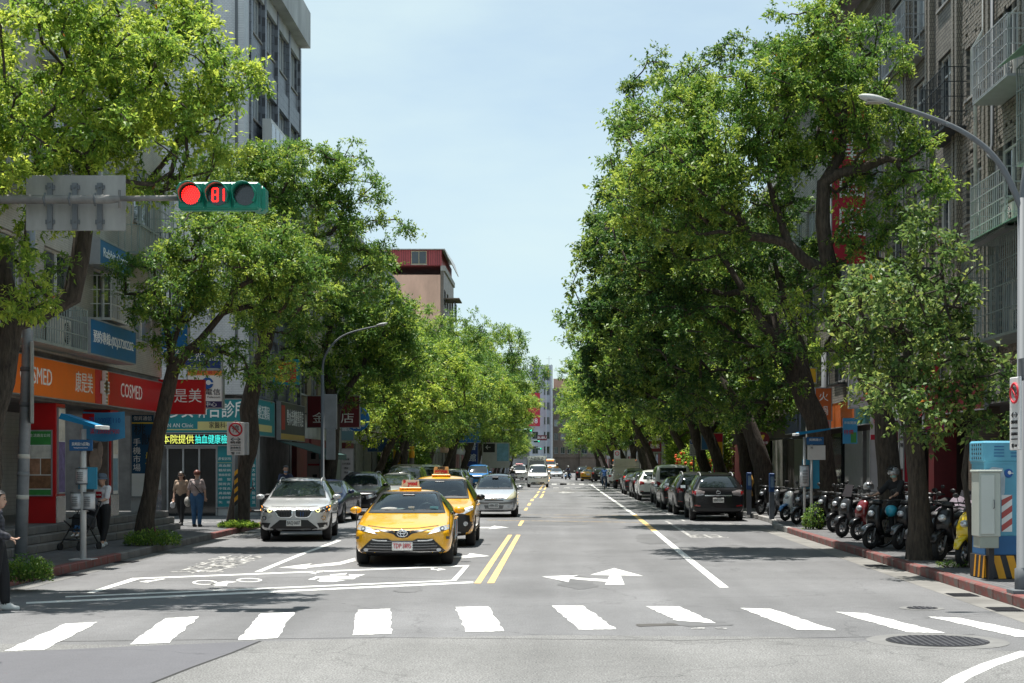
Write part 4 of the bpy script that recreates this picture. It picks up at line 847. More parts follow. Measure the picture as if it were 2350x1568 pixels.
sign('poster', 'pale beauty poster with two dark-haired heads by the lamp post', 'poster', 'cam', (GX(720,66.5),66.5,GZ(1070,66.5)), .55, 1.4, .04, mat('poster_pink',(.5,.42,.42),.5,var=.1), [('Grand',0,.62,.1,L_RED)], panels=[(-.12,.08,.3,.55,L_BLACK),(-.27,.27,.02,.1,S_RED),(-.05,.14,-.62,-.35,L_BLACK)])
sign('vertical_sign', 'yellow vertical convenience store sign between thin trunks', 'sign', 'cam', (GX(916,92),92,GZ(1035,92)), .75, 2.6, .15, S_YEL, [('\u5168',0,.2,.5,L_BLACK),('\u5bb6',0,-.5,.5,L_BLACK)])
sign('shop_board', 'blue-framed rainbow list board behind the leaning trunk', 'sign', 'cam', (GX(867,80),80,GZ(1000,80)), 1.1, 1.7, .1, mat('board_navy',(.01,.05,.18),.5,var=.1), [('HiNet',.15,.45,.2,L_BLUE)], panels=[(-.5,.5,.65,.84,S_YEL),(-.5,.5,-.1,.6,WHITE),(-.42,-.1,.4,.5,S_ORG),(-.42,-.1,.25,.35,S_YEL),(-.42,-.1,.1,.2,GRN)])
sign('shop_board', 'long pale list board on the shop front near the lamp post', 'sign', 'cam', (GX(797,71),71,GZ(1080,71)), .6, 2.0, .05, S_GREY, [(t,-.05,.5-.2*i,.1,L_BLACK) for i, t in enumerate(('\u524d\u8cbc\u9aee','\u65e5\u7cfb\u71d9\u9aee','\u8b77\u9aee','\u982d\u76ae'))])
sign('projecting_sign', 'big blue and white round-logo sign above the distant trunks', 'sign', 'cam', (GX(1062,138),138,GZ(985,138)), 3.2, 2.4, .2, mat('sign_blue_c',(.01,.12,.33),.4,var=.1), [('\u4e2d\u5fc3',0,0,.9,L_WHITE)])
sign('vertical_sign', 'dark blue vertical sign lettered white behind leaning trunks', 'sign', 'cam', (GX(1084,150),150,GZ(1040,150)), 1.1, 2.6, .2, mat('sign_navy_b',(.012,.04,.2),.4,var=.1), [('\u66f8',0,.6,.8,L_WHITE),('\u9928',0,-.5,.8,L_WHITE)])
sign('billboard', 'framed street billboard with arrow beside the distant trees', 'sign', 'cam', (GX(1138,160),160,GZ(1045,160)), 2.8, 2.6, .2, S_GREY, [('\u2190',-.8,.8,.7,L_WHITE)], panels=[(-1.3,-.1,.3,1.2,BLACK),(.1,1.3,-.6,1.2,mat('print_sky',(.2,.4,.55),.5,var=.3,scale=2))])

# ---------------- buildings across the far end
TILE_HAZE = mat('haze_paled_wall', (.47,.51,.57), .8, var=.15, scale=.5)  # distance haze painted into the wall as a paler blue-grey
ft = empty('tower_building', (0,0,0), 0, 'pale grey tower block closing the far end of the street', 'building')
FY = 352
facade(ft, 'cam', FY, GX(1215,FY), GX(1268,FY), 3.5, 3.3, 6, 2, TILE_HAZE, FRAME_A, sill=.9, wh=1.6, wfrac=.5, seed=31, z_top=GZ(838,FY), pane=PANE); body(ft, GX(1215,FY), GX(1268,FY), FY+.31, FY+16, 0, GZ(840,FY), TILE_HAZE)
mb = MB(); mb.box(GX(1252,FY),GX(1254.5,FY),FY-.5,FY-.02,0,GZ(838,FY)+.1); mb.box(GX(1264,FY),GX(1266.5,FY),FY-.5,FY-.02,0,GZ(838,FY)+.1); mb.build('pilaster', mat('pale_rib',(.55,.58,.63),.7,var=.1), ft)
mb = MB(); mb.tube([(-1.5,FY+3,GZ(838,FY)),(-1.5,FY+3,GZ(838,FY)+2.2)],.035,4); mb.tube([(-2.2,FY+3,GZ(838,FY)+1.6),(-.8,FY+3,GZ(838,FY)+1.6)],.025,4); mb.build('antenna', STEEL, ft)
fb = empty('apartment_building', (0,0,0), 0, 'brown block with pink upper storey at the far end', 'building')
facade(fb, 'cam', FY+3, GX(1268.5,FY), GX(1330,FY), 3.5, 3.1, 5, 4, TILE_BROWN, FRAME_A, sill=.9, wh=1.5, wfrac=.6, seed=32, z_top=GZ(890,FY)); body(fb, GX(1268.5,FY), GX(1330,FY), FY+3.31, FY+16, 0, GZ(892,FY), TILE_BROWN); body(fb, GX(1270,FY), GX(1330,FY), FY+6, FY+16, GZ(890,FY), GZ(866,FY), PEACH, 'penthouse')
fl = empty('apartment_building', (0,0,0), 0, 'low grey block behind the last left-hand trees', 'building')
facade(fl, 'cam', FY+1, GX(1030,FY), GX(1214.5,FY), 3.5, 3.1, 4, 8, TILE_GREY, FRAME_A, seed=33, z_top=17.5); body(fl, GX(1030,FY), GX(1214.5,FY), FY+1.31, FY+14, 0, 17, TILE_GREY)
fr_ = empty('apartment_building', (0,0,0), 0, 'dark block behind the last right-hand trees', 'building')
facade(fr_, 'cam', FY+2, GX(1330.5,FY), GX(1500,FY), 3.5, 3.1, 4, 8, TILE_BROWN, FRAME_A, seed=34, z_top=18); body(fr_, GX(1330.5,FY), GX(1500,FY), FY+2.31, FY+14, 0, 17.5, TILE_BROWN)
sign('billboard', 'red billboard on the side of the far grey tower', 'sign', 'cam', (GX(1222,348),348,GZ(940,348)), 3.4, 7.5, .3, mat('billboard_red',(.5,.02,.05),.5,var=.06), [('388',0,-2.6,1.6,L_WHITE)])
sign('billboard', 'small dark red sign low on the far grey tower', 'sign', 'cam', (GX(1244,349),349,GZ(1005,349)), 2.2, 1.2, .3, S_WINE, [('BUBU',0,0,.8,L_WHITE)])

# ================================================================== trees
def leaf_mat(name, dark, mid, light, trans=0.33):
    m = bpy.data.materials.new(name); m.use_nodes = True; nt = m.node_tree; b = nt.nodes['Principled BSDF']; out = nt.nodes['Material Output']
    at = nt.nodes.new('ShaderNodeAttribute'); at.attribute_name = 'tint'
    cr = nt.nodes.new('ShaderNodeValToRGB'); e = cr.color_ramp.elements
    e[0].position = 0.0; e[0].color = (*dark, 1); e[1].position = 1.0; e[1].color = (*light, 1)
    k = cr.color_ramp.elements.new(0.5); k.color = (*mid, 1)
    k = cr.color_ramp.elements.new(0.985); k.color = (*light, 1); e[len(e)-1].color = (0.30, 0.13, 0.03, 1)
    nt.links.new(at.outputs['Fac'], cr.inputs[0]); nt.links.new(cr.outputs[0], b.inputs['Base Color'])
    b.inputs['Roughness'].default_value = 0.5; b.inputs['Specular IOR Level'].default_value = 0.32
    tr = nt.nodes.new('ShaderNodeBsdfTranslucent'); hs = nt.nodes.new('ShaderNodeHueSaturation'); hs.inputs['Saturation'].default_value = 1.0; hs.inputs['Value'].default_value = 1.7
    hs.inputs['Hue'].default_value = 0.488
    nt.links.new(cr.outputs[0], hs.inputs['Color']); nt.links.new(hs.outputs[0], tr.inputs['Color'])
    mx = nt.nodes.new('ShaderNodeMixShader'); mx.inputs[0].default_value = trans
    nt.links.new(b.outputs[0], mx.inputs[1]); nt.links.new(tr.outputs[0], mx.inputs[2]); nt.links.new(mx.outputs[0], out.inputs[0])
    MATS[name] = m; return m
LEAF_A = leaf_mat('camphor_leaves', (0.026, 0.078, 0.020), (0.090, 0.195, 0.032), (0.36, 0.45, 0.065))
LEAF_B = leaf_mat('camphor_leaves_light', (0.040, 0.105, 0.020), (0.145, 0.26, 0.036), (0.46, 0.54, 0.08), 0.42)
LEAF_C = leaf_mat('ficus_leaves', (0.016, 0.052, 0.015), (0.05, 0.125, 0.024), (0.25, 0.33, 0.05), 0.34)
LEAF_D = leaf_mat('glossy_shrub_leaves', (0.03, 0.07, 0.022), (0.09, 0.165, 0.04), (0.32, 0.38, 0.09), 0.33)
def bark_mat():
    m = bpy.data.materials.new('bark'); m.use_nodes = True; nt = m.node_tree; b = nt.nodes['Principled BSDF']
    tc = nt.nodes.new('ShaderNodeTexCoord'); mp = nt.nodes.new('ShaderNodeMapping'); mp.inputs['Scale'].default_value = (9, 9, 1.6)
    n = nt.nodes.new('ShaderNodeTexNoise'); n.inputs['Scale'].default_value = 2.2; n.inputs['Detail'].default_value = 9; n.inputs['Roughness'].default_value = 0.7
    nt.links.new(tc.outputs['Object'], mp.inputs[0]); nt.links.new(mp.outputs[0], n.inputs['Vector'])
    cr = nt.nodes.new('ShaderNodeValToRGB'); cr.color_ramp.elements[0].position = 0.32; cr.color_ramp.elements[0].color = (0.018, 0.014, 0.011, 1)
    cr.color_ramp.elements[1].position = 0.72; cr.color_ramp.elements[1].color = (0.115, 0.09, 0.068, 1)
    nt.links.new(n.outputs[0], cr.inputs[0]); nt.links.new(cr.outputs[0], b.inputs['Base Color']); b.inputs['Roughness'].default_value = 0.95
    bp = nt.nodes.new('ShaderNodeBump'); bp.inputs['Strength'].default_value = 0.9; bp.inputs['Distance'].default_value = 0.06
    nt.links.new(n.outputs[0], bp.inputs['Height']); nt.links.new(bp.outputs[0], b.inputs['Normal']); return m
BARK = bark_mat()

def leaf_mesh(name, P, A, Nn, L, W, tint, m):
    """P base points, A leaf axes, Nn leaf normals (unit rows); folded rhombs"""
    n = len(P); S = np.cross(A, Nn)
    L = L[:, None]; W = W[:, None]
    V = np.empty((n, 4, 3), np.float32)
    V[:, 0] = P; V[:, 2] = P + A*L - Nn*(L*0.12)
    V[:, 1] = P + A*L*0.45 + S*W*0.5 + Nn*(W*0.14); V[:, 3] = P + A*L*0.45 - S*W*0.5 + Nn*(W*0.14)
    me = bpy.data.meshes.new(name); me.vertices.add(n*4); me.vertices.foreach_set('co', V.reshape(-1))
    me.loops.add(n*4); me.loops.foreach_set('vertex_index', np.arange(n*4, dtype=np.int32))
    me.polygons.add(n); me.polygons.foreach_set('loop_start', np.arange(0, n*4, 4, dtype=np.int32))
    at = me.attributes.new('tint', 'FLOAT', 'FACE'); at.data.foreach_set('value', tint.astype(np.float32))
    me.materials.append(m); me.update(); me.validate(); return me

def unit(a): return a/np.maximum(np.linalg.norm(a, axis=1), 1e-9)[:, None]

def grow(seed, trunk, lobes, n_tips, n_leaf, leaf_len, r_tip=0.55, limbs=(), leafm=LEAF_A, wide=0.42, shell=0.55, yellow=0.0, droop=0.25, twr=0.006):
    """trunk: list of (x,y,z,r); limbs: further visible limbs as such lists; lobes: ellipsoids (x,y,z,rx,ry,rz[,weight]) the crown fills"""
    rs = np.random.RandomState(seed); rnd = random.Random(seed)
    nodes = []; par = []; fixed = []
    def add_chain(pts, start):
        prev = start
        for p in pts:
            q = Vector(p[:3])
            if prev >= 0:
                a = nodes[prev].copy(); ra = fixed[prev]; d = (q-a).length; k = max(1, int(d/0.45)); b0 = prev
                for j in range(1, k):
                    f = j/k; nodes.append(a.lerp(q, f) + Vector((rnd.gauss(0, .025), rnd.gauss(0, .025), rnd.gauss(0, .01)))); par.append(b0); fixed.append(ra*(1-f)+p[3]*f); b0 = len(nodes)-1
                prev = b0
            nodes.append(q); par.append(prev); fixed.append(p[3]); prev = len(nodes)-1
    add_chain(trunk, -1)
    for lb in limbs:
        q = Vector(lb[0][:3]); j = min(range(len(nodes)), key=lambda i: (nodes[i]-q).length)
        add_chain(lb[1:] if (nodes[j]-q).length < 0.5 else lb, j)
    n_fix = len(nodes); z_min = trunk[max(0, len(trunk)-3)][2] if len(trunk) > 3 else trunk[-1][2]*0.6
    # tips
    wts = np.array([(l[6] if len(l) > 6 else l[3]*l[4]*l[5]) for l in lobes], float); wts /= wts.sum()
    which = rs.choice(len(lobes), n_tips, p=wts)
    dirs = unit(rs.randn(n_tips, 3)); rad = rs.rand(n_tips)**(1.0/3)
    rad = np.where(rs.rand(n_tips) < shell, 0.72+0.28*rs.rand(n_tips), rad)
    LB = np.array([l[:6] for l in lobes])[which]
    T = LB[:, :3] + dirs*rad[:, None]*LB[:, 3:6]
    start = np.array([n for n in nodes[:n_fix]]); ok = start[:, 2] >= z_min
    base = start[ok] if ok.any() else start
    d0 = np.min(np.linalg.norm(T[:, None, :]-base[None], axis=2), axis=1); T = T[np.argsort(d0)]
    cand = [i for i in range(n_fix) if nodes[i].z >= z_min] or [n_fix-1]
    CP = np.zeros((n_fix + n_tips*7, 3)); CI = np.zeros(len(CP), int); cn = 0
    for i in cand: CP[cn] = nodes[i]; CI[cn] = i; cn += 1
    tips = []
    for t in T:
        d = np.linalg.norm(CP[:cn]-t, axis=1) + np.maximum(0, CP[:cn, 2]-t[2])*0.6
        j = CI[int(np.argmin(d))]; a = nodes[j].copy(); q = Vector(t); L = (q-a).length
        k = max(2, min(6, int(L/0.5))); sag = Vector((rnd.gauss(0, 1), rnd.gauss(0, 1), rnd.gauss(0.4, 0.6)))*0.13*L; prev = j
        for s in range(1, k+1):
            f = s/k; p = a.lerp(q, f) + sag*(4*f*(1-f))*0.5
            nodes.append(p); par.append(prev); fixed.append(0.0); prev = len(nodes)-1
            CP[cn] = p; CI[cn] = prev; cn += 1
        tips.append(prev)
    N = len(nodes); cnt = np.zeros(N); 
    for t in tips: cnt[t] += 1
    for i in range(N-1, -1, -1):
        if par[i] >= 0: cnt[par[i]] += cnt[i]
    rad_ = [fixed[i] if fixed[i] > 0 else max(twr, 0.0105*cnt[i]**0.52) for i in range(N)]
    for i in range(n_fix, N):
        if par[i] >= 0: rad_[i] = min(rad_[i], rad_[par[i]]*0.97)
    # wood: draw each chain
    ch = [[] for _ in range(N)]
    for i in range(N):
        if par[i] >= 0: ch[par[i]].append(i)
    mb = MB(); used = set()
    starts = [0]
    while starts:
        i = starts.pop(); path = [par[i]] if par[i] >= 0 else []; cur = i; path.append(cur)
        while ch[cur]:
            c = sorted(ch[cur], key=lambda a: -(rad_[a]+cnt[a]*1e-4)); nxt = c[0]
            for o in c[1:]: starts.append(o)
            path.append(nxt); cur = nxt
        r_ = [rad_[k] for k in path]
        if par[i] >= 0: r_[0] = min(r_[0], r_[1]*1.15)
        big = max(r_); nn = 12 if big > 0.12 else 7 if big > 0.04 else 4 if big > 0.014 else 3
        if big > 0.12:                                       # knobbly trunk and buttressed foot
            r_ = [q*(1+rnd.uniform(-.07, .07)) for q in r_]
            if i == 0: r_[0] *= 1.3; r_[1] *= 1.08
        mb.tube([nodes[k] for k in path], r_, nn, 0, caps=False)
    wood = mb.mesh('trunk', BARK, fix=False)
    # leaves in small sprays around the twig ends
    TP = np.array([nodes[t] for t in tips]); tw = rs.rand(len(tips)); cc = T.mean(axis=0)
    per = np.maximum(3, (n_leaf/len(tips)*(0.55+0.9*rs.rand(len(tips)))).astype(int))
    idx = np.repeat(np.arange(len(tips)), per); n = len(idx)
    nsp = 7; sp_dir = unit(rs.randn(len(tips), nsp, 3).reshape(-1, 3)).reshape(len(tips), nsp, 3); sp_dir[:, :, 2] = sp_dir[:, :, 2]*0.7+0.12
    sp_len = r_tip*(0.45+0.75*rs.rand(len(tips), nsp))
    si = rs.randint(0, nsp, n); f = rs.rand(n)**0.6
    D = sp_dir[idx, si]; C = TP[idx] + D*(sp_len[idx, si]*f)[:, None]
    C[:, 2] -= droop*r_tip*f*f
    P = C + rs.randn(n, 3)*0.05*r_tip/0.55
    A = unit(D*0.7 + rs.randn(n, 3)*0.7 + np.array([0, 0, -0.25])); Nn = unit(rs.randn(n, 3)*0.45 + np.array([0, 0, 1.0]))
    Nn = unit(Nn - A*np.sum(A*Nn, axis=1)[:, None])
    Ln = leaf_len*(0.7+0.6*rs.rand(n)); Wd = Ln*wide*(0.85+0.3*rs.rand(n))
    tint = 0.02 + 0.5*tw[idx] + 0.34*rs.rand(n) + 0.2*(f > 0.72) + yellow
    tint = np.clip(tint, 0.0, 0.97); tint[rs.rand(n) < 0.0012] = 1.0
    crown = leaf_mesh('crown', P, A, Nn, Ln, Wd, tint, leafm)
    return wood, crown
def tree_obj(name, label, loc, meshes, rz=0.0, sc=(1,1,1), group=None, cat='tree'):
    e = empty(name, loc, rz, label, cat, group); e.scale = sc
    link('trunk', meshes[0], e); link('crown', meshes[1], e); return e

# --- trees of their own shape, in the row beside the drugstore (local coordinates: x to the street centre is +)
def PT(x, y, Y, base, r, dy=0.0):                       # picture point at depth Y -> point relative to base, with radius
    return (GX(x, Y+dy)-base[0], Y+dy-base[1], GZ(y, Y+dy)-base[2], r)
def LOBE(x, y, Y, base, rx, rz, ry=None, w=None):       # lobe centred on a picture point, radii in picture units
    s = Y/F; l = (GX(x, Y)-base[0], Y-base[1], GZ(y, Y)-base[2], rx*s, ry if ry else rx*s, rz*s)
    return l + ((w,) if w else ())
B = (-9.1, 24.6, 0.15)
tree_obj('camphor_tree', 'big pale-leaved camphor tree behind the back of the overhead road sign', B, grow(11,
    [(0,0,-0.2,.27),(0.1,0,1.2,.23),(0.25,0,2.6,.21),PT(15,800,24.6,B,.20),PT(30,740,24.6,B,.19)],
    [LOBE(150,180,23.8,B,190,190,2.0), LOBE(380,170,24.1,B,150,150,1.9), LOBE(520,200,24.3,B,90,70,1.1), LOBE(80,400,23.3,B,170,120,1.7), LOBE(330,340,23.8,B,170,110,1.7), LOBE(60,640,23.3,B,110,90,1.2),
     LOBE(-130,250,23.4,B,150,250,2.0), LOBE(500,330,23.9,B,90,55,1.0), LOBE(260,30,24.1,B,230,110,1.7)], 520, 66000, 0.088, 0.37,
    limbs=[[PT(30,740,24.6,B,.19),PT(100,715,24.7,B,.17),PT(165,680,24.8,B,.16),PT(183,600,24.8,B,.15),PT(196,500,24.9,B,.145),PT(200,400,24.9,B,.14),PT(215,300,24.9,B,.09),PT(180,200,24.9,B,.06),PT(150,110,24.9,B,.045)],
           [PT(200,420,24.9,B,.14),PT(260,345,25.2,B,.07),PT(330,240,25.4,B,.05),PT(345,140,25.5,B,.035)],
           [PT(196,500,24.9,B,.14),PT(330,430,25.1,B,.05),PT(400,345,25.2,B,.04),PT(450,300,25.3,B,.025),PT(520,260,25.3,B,.02)],
           [PT(205,400,24.9,B,.1),PT(120,330,24.6,B,.05),PT(60,280,24.5,B,.035)],
           [PT(30,740,24.6,B,.17),PT(0,600,24.4,B,.12),PT(-60,420,24.4,B,.09)]],
    leafm=LEAF_B, yellow=0.06))
B = (-9.55, 36.4, 0.15)
tree_obj('camphor_tree', 'slender forked tree beside the traffic cone and wide shrub', B, grow(12,
    [PT(330,1245,36.4,B,.2),PT(345,1130,36.4,B,.18),PT(362,1000,36.4,B,.17),PT(385,900,36.4,B,.165),PT(398,845,36.4,B,.16)],
    [LOBE(370,660,36.5,B,125,95,1.5), LOBE(560,640,36.6,B,150,120,1.6), LOBE(640,600,36.8,B,110,80,1.3), LOBE(450,800,36.3,B,110,55,1.0), LOBE(600,850,36.5,B,110,55,0.9), LOBE(480,560,36.6,B,90,80,1.2)], 320, 34000, 0.095, 0.40,
    limbs=[[PT(398,845,36.4,B,.13),PT(385,770,36.4,B,.08),PT(365,690,36.4,B,.06)],[PT(398,845,36.4,B,.14),PT(460,780,36.6,B,.085),PT(510,720,36.6,B,.07),PT(540,670,36.6,B,.05)],[PT(400,850,36.4,B,.1),PT(395,800,36.2,B,.06),PT(440,640,36.4,B,.04)]],
    leafm=LEAF_A, yellow=0.02))
B = (-9.35, 46.6, 0.15)
tree_obj('camphor_tree', 'tall camphor tree leaning behind the striped no-parking pole', B, grow(13,
    [PT(545,1206,46.6,B,.3),PT(555,1110,46.6,B,.25),PT(575,1000,46.6,B,.27),PT(570,940,46.6,B,.26),PT(590,850,46.6,B,.22),PT(610,790,46.7,B,.2)],
    [LOBE(560,440,47,B,130,120,2.0), LOBE(680,400,47.5,B,120,90,2.0), LOBE(800,440,48,B,95,95,1.6), LOBE(870,540,48,B,80,55,1.3), LOBE(700,560,47.4,B,160,110,2.2), LOBE(640,700,47,B,110,90,1.6), LOBE(790,640,47.5,B,100,60,1.4), LOBE(640,860,46.6,B,80,35,0.8), LOBE(790,350,48,B,60,35,1.0), LOBE(600,560,43.8,B,110,80,1.6), LOBE(560,690,43.4,B,90,60,1.3), LOBE(690,640,43.2,B,90,70,1.4)], 540, 64000, 0.109, 0.46,
    limbs=[[PT(610,790,46.7,B,.17),PT(640,690,47,B,.12),PT(690,590,47.3,B,.09),PT(740,480,47.6,B,.06),PT(790,390,47.9,B,.04)],[PT(610,790,46.7,B,.14),PT(570,640,47,B,.1),PT(560,500,47,B,.07)],[PT(590,850,46.6,B,.08),PT(640,830,46.4,B,.06),PT(690,815,46.3,B,.04)]],
    leafm=LEAF_A))
B = (-9.2, 63.6, 0.15)
tree_obj('camphor_tree', 'camphor tree with forked dark trunk beside the kerb lamp post', B, grow(14,
    [PT(748,1168,63.6,B,.3),PT(765,1000,63.6,B,.27),PT(768,940,63.6,B,.27),PT(758,890,63.6,B,.22)],
    [LOBE(760,760,64,B,120,110,2.2), LOBE(860,740,64.5,B,110,110,2.3), LOBE(830,860,64,B,110,70,1.8), LOBE(930,810,65,B,80,90,1.8), LOBE(800,620,64.5,B,100,90,2.0)], 360, 36000, 0.15, 0.6,
    limbs=[[PT(765,930,63.6,B,.2),PT(800,890,64,B,.15),PT(835,840,64.2,B,.1),PT(850,760,64.4,B,.07)],[PT(758,890,63.6,B,.2),PT(745,800,63.8,B,.12),PT(770,700,64,B,.07)]], leafm=LEAF_A))
# --- right-hand row
B = (7.0, 29.6, 0.15)
tree_obj('street_tree', 'thick rough-barked trunk standing among scooters near the utility cabinets', B, grow(21,
    [PT(2118,1290,29.6,B,.26),PT(2112,1200,29.6,B,.2),PT(2105,1100,29.6,B,.18),PT(2092,980,29.6,B,.17),PT(2060,860,29.8,B,.16)],
    [LOBE(2040,800,30,B,80,110,1.2), LOBE(2030,900,29.8,B,70,60,1.0), LOBE(2120,720,30.3,B,80,110,1.2), LOBE(2000,700,30.4,B,90,110,1.3)], 120, 5200, 0.115, 0.42, leafm=LEAF_D, wide=0.5))
B = (7.2, 27.2, 0.15)
tree_obj('sapling', 'thin young tree with glossy pale leaves beside the utility cabinets', B, grow(22,
    [PT(2232,1306,27.2,B,.07),PT(2228,1200,27.2,B,.055),PT(2212,1090,27.2,B,.05),PT(2226,980,27.2,B,.045),PT(2215,850,27.2,B,.035),PT(2170,700,27.2,B,.025),PT(2160,560,27.2,B,.015)],
    [LOBE(2050,690,27.4,B,75,60,0.7), LOBE(2160,640,27.4,B,80,110,0.9), LOBE(2060,880,27.1,B,95,70,0.8), LOBE(2180,820,27.3,B,90,110,0.9), LOBE(2270,860,27.2,B,75,80,0.7), LOBE(2150,950,27.0,B,110,70,0.8), LOBE(2290,970,27.1,B,55,60,0.6), LOBE(2130,520,27.6,B,60,50,0.6)], 260, 7400, 0.112, 0.32,
    leafm=LEAF_D, wide=0.52, yellow=0.03, droop=0.35))
B = (7.75, 35.5, 0.15)
tree_obj('street_tree', 'tall tree with a bare S-shaped limb before the red vertical sign', B, grow(23,
    [PT(2052,1246,35.5,B,.32),PT(2044,1120,35.5,B,.27),PT(2030,960,35.5,B,.25),PT(1975,830,35.5,B,.25),PT(1925,720,35.5,B,.22),PT(1908,630,35.5,B,.19),PT(1888,510,35.5,B,.17),PT(1890,420,35.5,B,.15)],
    [LOBE(1850,230,36,B,180,150,2.2), LOBE(1700,280,36.4,B,150,130,2.0), LOBE(1995,160,36,B,120,105,1.6), LOBE(2095,430,35.6,B,75,130,1.2), LOBE(1980,320,36,B,130,110,1.7), LOBE(1870,90,36.5,B,130,90,1.7), LOBE(1560,260,37,B,110,120,1.6), LOBE(2010,560,35.4,B,110,110,1.2), LOBE(1700,450,36,B,150,110,1.7), LOBE(1840,730,35.3,B,150,110,1.4), LOBE(1960,800,35.2,B,90,90,1.1), LOBE(1480,340,36.5,B,100,110,1.8), LOBE(1470,470,36.2,B,90,90,1.6), LOBE(1590,500,36,B,120,110,1.9), LOBE(1600,380,35,B,120,110,1.8), LOBE(1500,420,34.2,B,90,100,1.4), LOBE(1985,520,35.0,B,70,60,.8), LOBE(1960,430,35.8,B,60,40,.7)], 790, 96000, 0.1, 0.43,
    limbs=[[PT(1890,440,35.5,B,.15),PT(1920,400,35.4,B,.13),PT(1980,385,35.3,B,.11),PT(2035,365,35.2,B,.08)],[PT(1890,420,35.5,B,.13),PT(1930,355,35.6,B,.11),PT(1938,240,35.7,B,.07)],
           [PT(1908,640,35.5,B,.16),PT(1850,600,35.6,B,.13),PT(1810,560,35.6,B,.11),PT(1790,500,35.7,B,.09),PT(1760,400,35.9,B,.05)],[PT(1925,720,35.5,B,.15),PT(1980,760,35.2,B,.06)]],
    leafm=LEAF_A, yellow=0.03))
B = (8.2, 48.5, 0.15)
tree_obj('street_tree', 'massive dark leaning trunk behind the bus stop post in shade', B, grow(24,
    [PT(1895,1190,48.5,B,.42),PT(1890,1080,48.5,B,.38),PT(1872,960,48.5,B,.36),PT(1835,880,48.5,B,.34),PT(1800,800,48.6,B,.3),PT(1770,730,48.8,B,.25)],
    [LOBE(1560,420,50,B,130,160,2.6), LOBE(1480,560,50,B,120,170,2.6), LOBE(1640,600,49,B,160,150,2.6), LOBE(1470,330,51,B,70,80,1.6), LOBE(1780,560,49,B,120,130,2.2), LOBE(1560,760,49,B,170,120,2.4), LOBE(1760,840,48,B,130,70,1.6), LOBE(1430,740,50,B,90,90,1.9), LOBE(1640,900,48.5,B,110,50,1.6), LOBE(1530,200,51,B,110,90,2.0), LOBE(1690,170,51,B,120,90,2.0), LOBE(1560,930,50,B,110,45,1.6), LOBE(1700,950,48,B,90,35,1.3)], 600, 72000, 0.12, 0.5,
    limbs=[[PT(1835,880,48.5,B,.28),PT(1790,790,48.2,B,.2),PT(1745,740,48,B,.15),PT(1690,640,48.4,B,.1),PT(1620,520,49,B,.07)],[PT(1850,900,48.5,B,.2),PT(1840,800,48.9,B,.15),PT(1800,700,49,B,.1),PT(1770,560,49.3,B,.06)]], leafm=LEAF_C, wide=0.5))
B = (8.0, 57.5, 0.15)
tree_obj('street_tree', 'ficus tree with dark broad leaves overhanging the parked cars', B, grow(25,
    [PT(1765,1160,57.5,B,.34),PT(1740,1040,57.5,B,.32),PT(1710,960,57.6,B,.28),PT(1660,890,57.8,B,.24),PT(1620,820,58,B,.18)],
    [LOBE(1390,620,59,B,85,120,2.2), LOBE(1360,740,59,B,60,80,1.6), LOBE(1440,840,58.5,B,110,90,2.0), LOBE(1560,880,58,B,120,70,1.8), LOBE(1440,480,60,B,70,110,1.9), LOBE(1390,520,59,B,60,40,1.2), LOBE(1480,700,59,B,120,140,2.4)], 380, 36000, 0.17, 0.62, leafm=LEAF_C, wide=0.55))
# --- prototypes for the rest of both rows
def proto(seed, h, r, lean, leafm, n=34000, yel=0.0, two=False):
    rr = random.Random(seed); tr = [(0,0,-0.2,.27),(lean*0.15,0,1.0,.24),(lean*0.5,rr.uniform(-.2,.2),2.4,.22),(lean*1.0,rr.uniform(-.3,.3),3.8,.2),(lean*1.3,0,h*0.45,.16)]
    lb = [(lean*1.5,0,h*0.62,r*0.8,r*0.8,h*0.2)]
    for k in range(7):
        a = 2*PI*k/7+rr.uniform(-.4,.4); q = rr.uniform(.45,.75)
        lb.append((lean*1.4+math.cos(a)*r*q, math.sin(a)*r*q, h*rr.uniform(.37,.70), r*rr.uniform(.38,.55), r*rr.uniform(.38,.55), h*rr.uniform(.1,.17)))
    for k in range(3): lb.append((lean*1.4+rr.uniform(-.4,.4)*r, rr.uniform(-.4,.4)*r, h*rr.uniform(.76,.86), r*rr.uniform(.35,.5), r*rr.uniform(.35,.5), h*.11))
    return grow(seed, tr, lb, 330, n, 0.162, 0.62, leafm=leafm, yellow=yel, limbs=[[tr[2], (lean*0.5-0.9,0.4,4.2,.12), (lean*0.5-1.3,0.6,h*.5,.08)]] if two else ())
PRO = [proto(31, 12.5, 4.3, 1.2, LEAF_A), proto(32, 13.5, 4.4, 0.6, LEAF_A, two=True), proto(33, 11.5, 4.2, 1.5, LEAF_B, yel=.03), proto(34, 13.0, 4.5, 1.0, LEAF_A, yel=.05, two=True)]
ORD = ['first', 'second', 'third', 'fourth', 'fifth', 'sixth', 'seventh', 'eighth', 'ninth', 'tenth', 'eleventh', 'twelfth', 'thirteenth', 'fourteenth', 'fifteenth', 'sixteenth', 'seventeenth', 'eighteenth', 'nineteenth', 'twentieth']
rr = random.Random(77)
LEFT_ROW = [(76,.9,2),(84,.72,0),(91.5,.95,1),(101,.95,0),(111.5,1.0,3),(122,1.0,2),(138,1.2,1),(150,1.32,3),(158,1.25,2),(170,1.32,3),(179,1.15,0),(195,1.08,1),(210,.95,3),(228,.85,0),(250,.85,1),(275,.85,2),(305,.85,3)]
for i, (Y, s, k) in enumerate(LEFT_ROW):
    tree_obj('camphor_tree', f'{ORD[i]} camphor tree past the kerb lamp post in the left-hand row', (-9.2+rr.uniform(-.2,.3), Y, .15), PRO[k], rr.uniform(-.5,.5), (s, s, s*rr.uniform(.95,1.08)), 'camphor trees of the left-hand row')
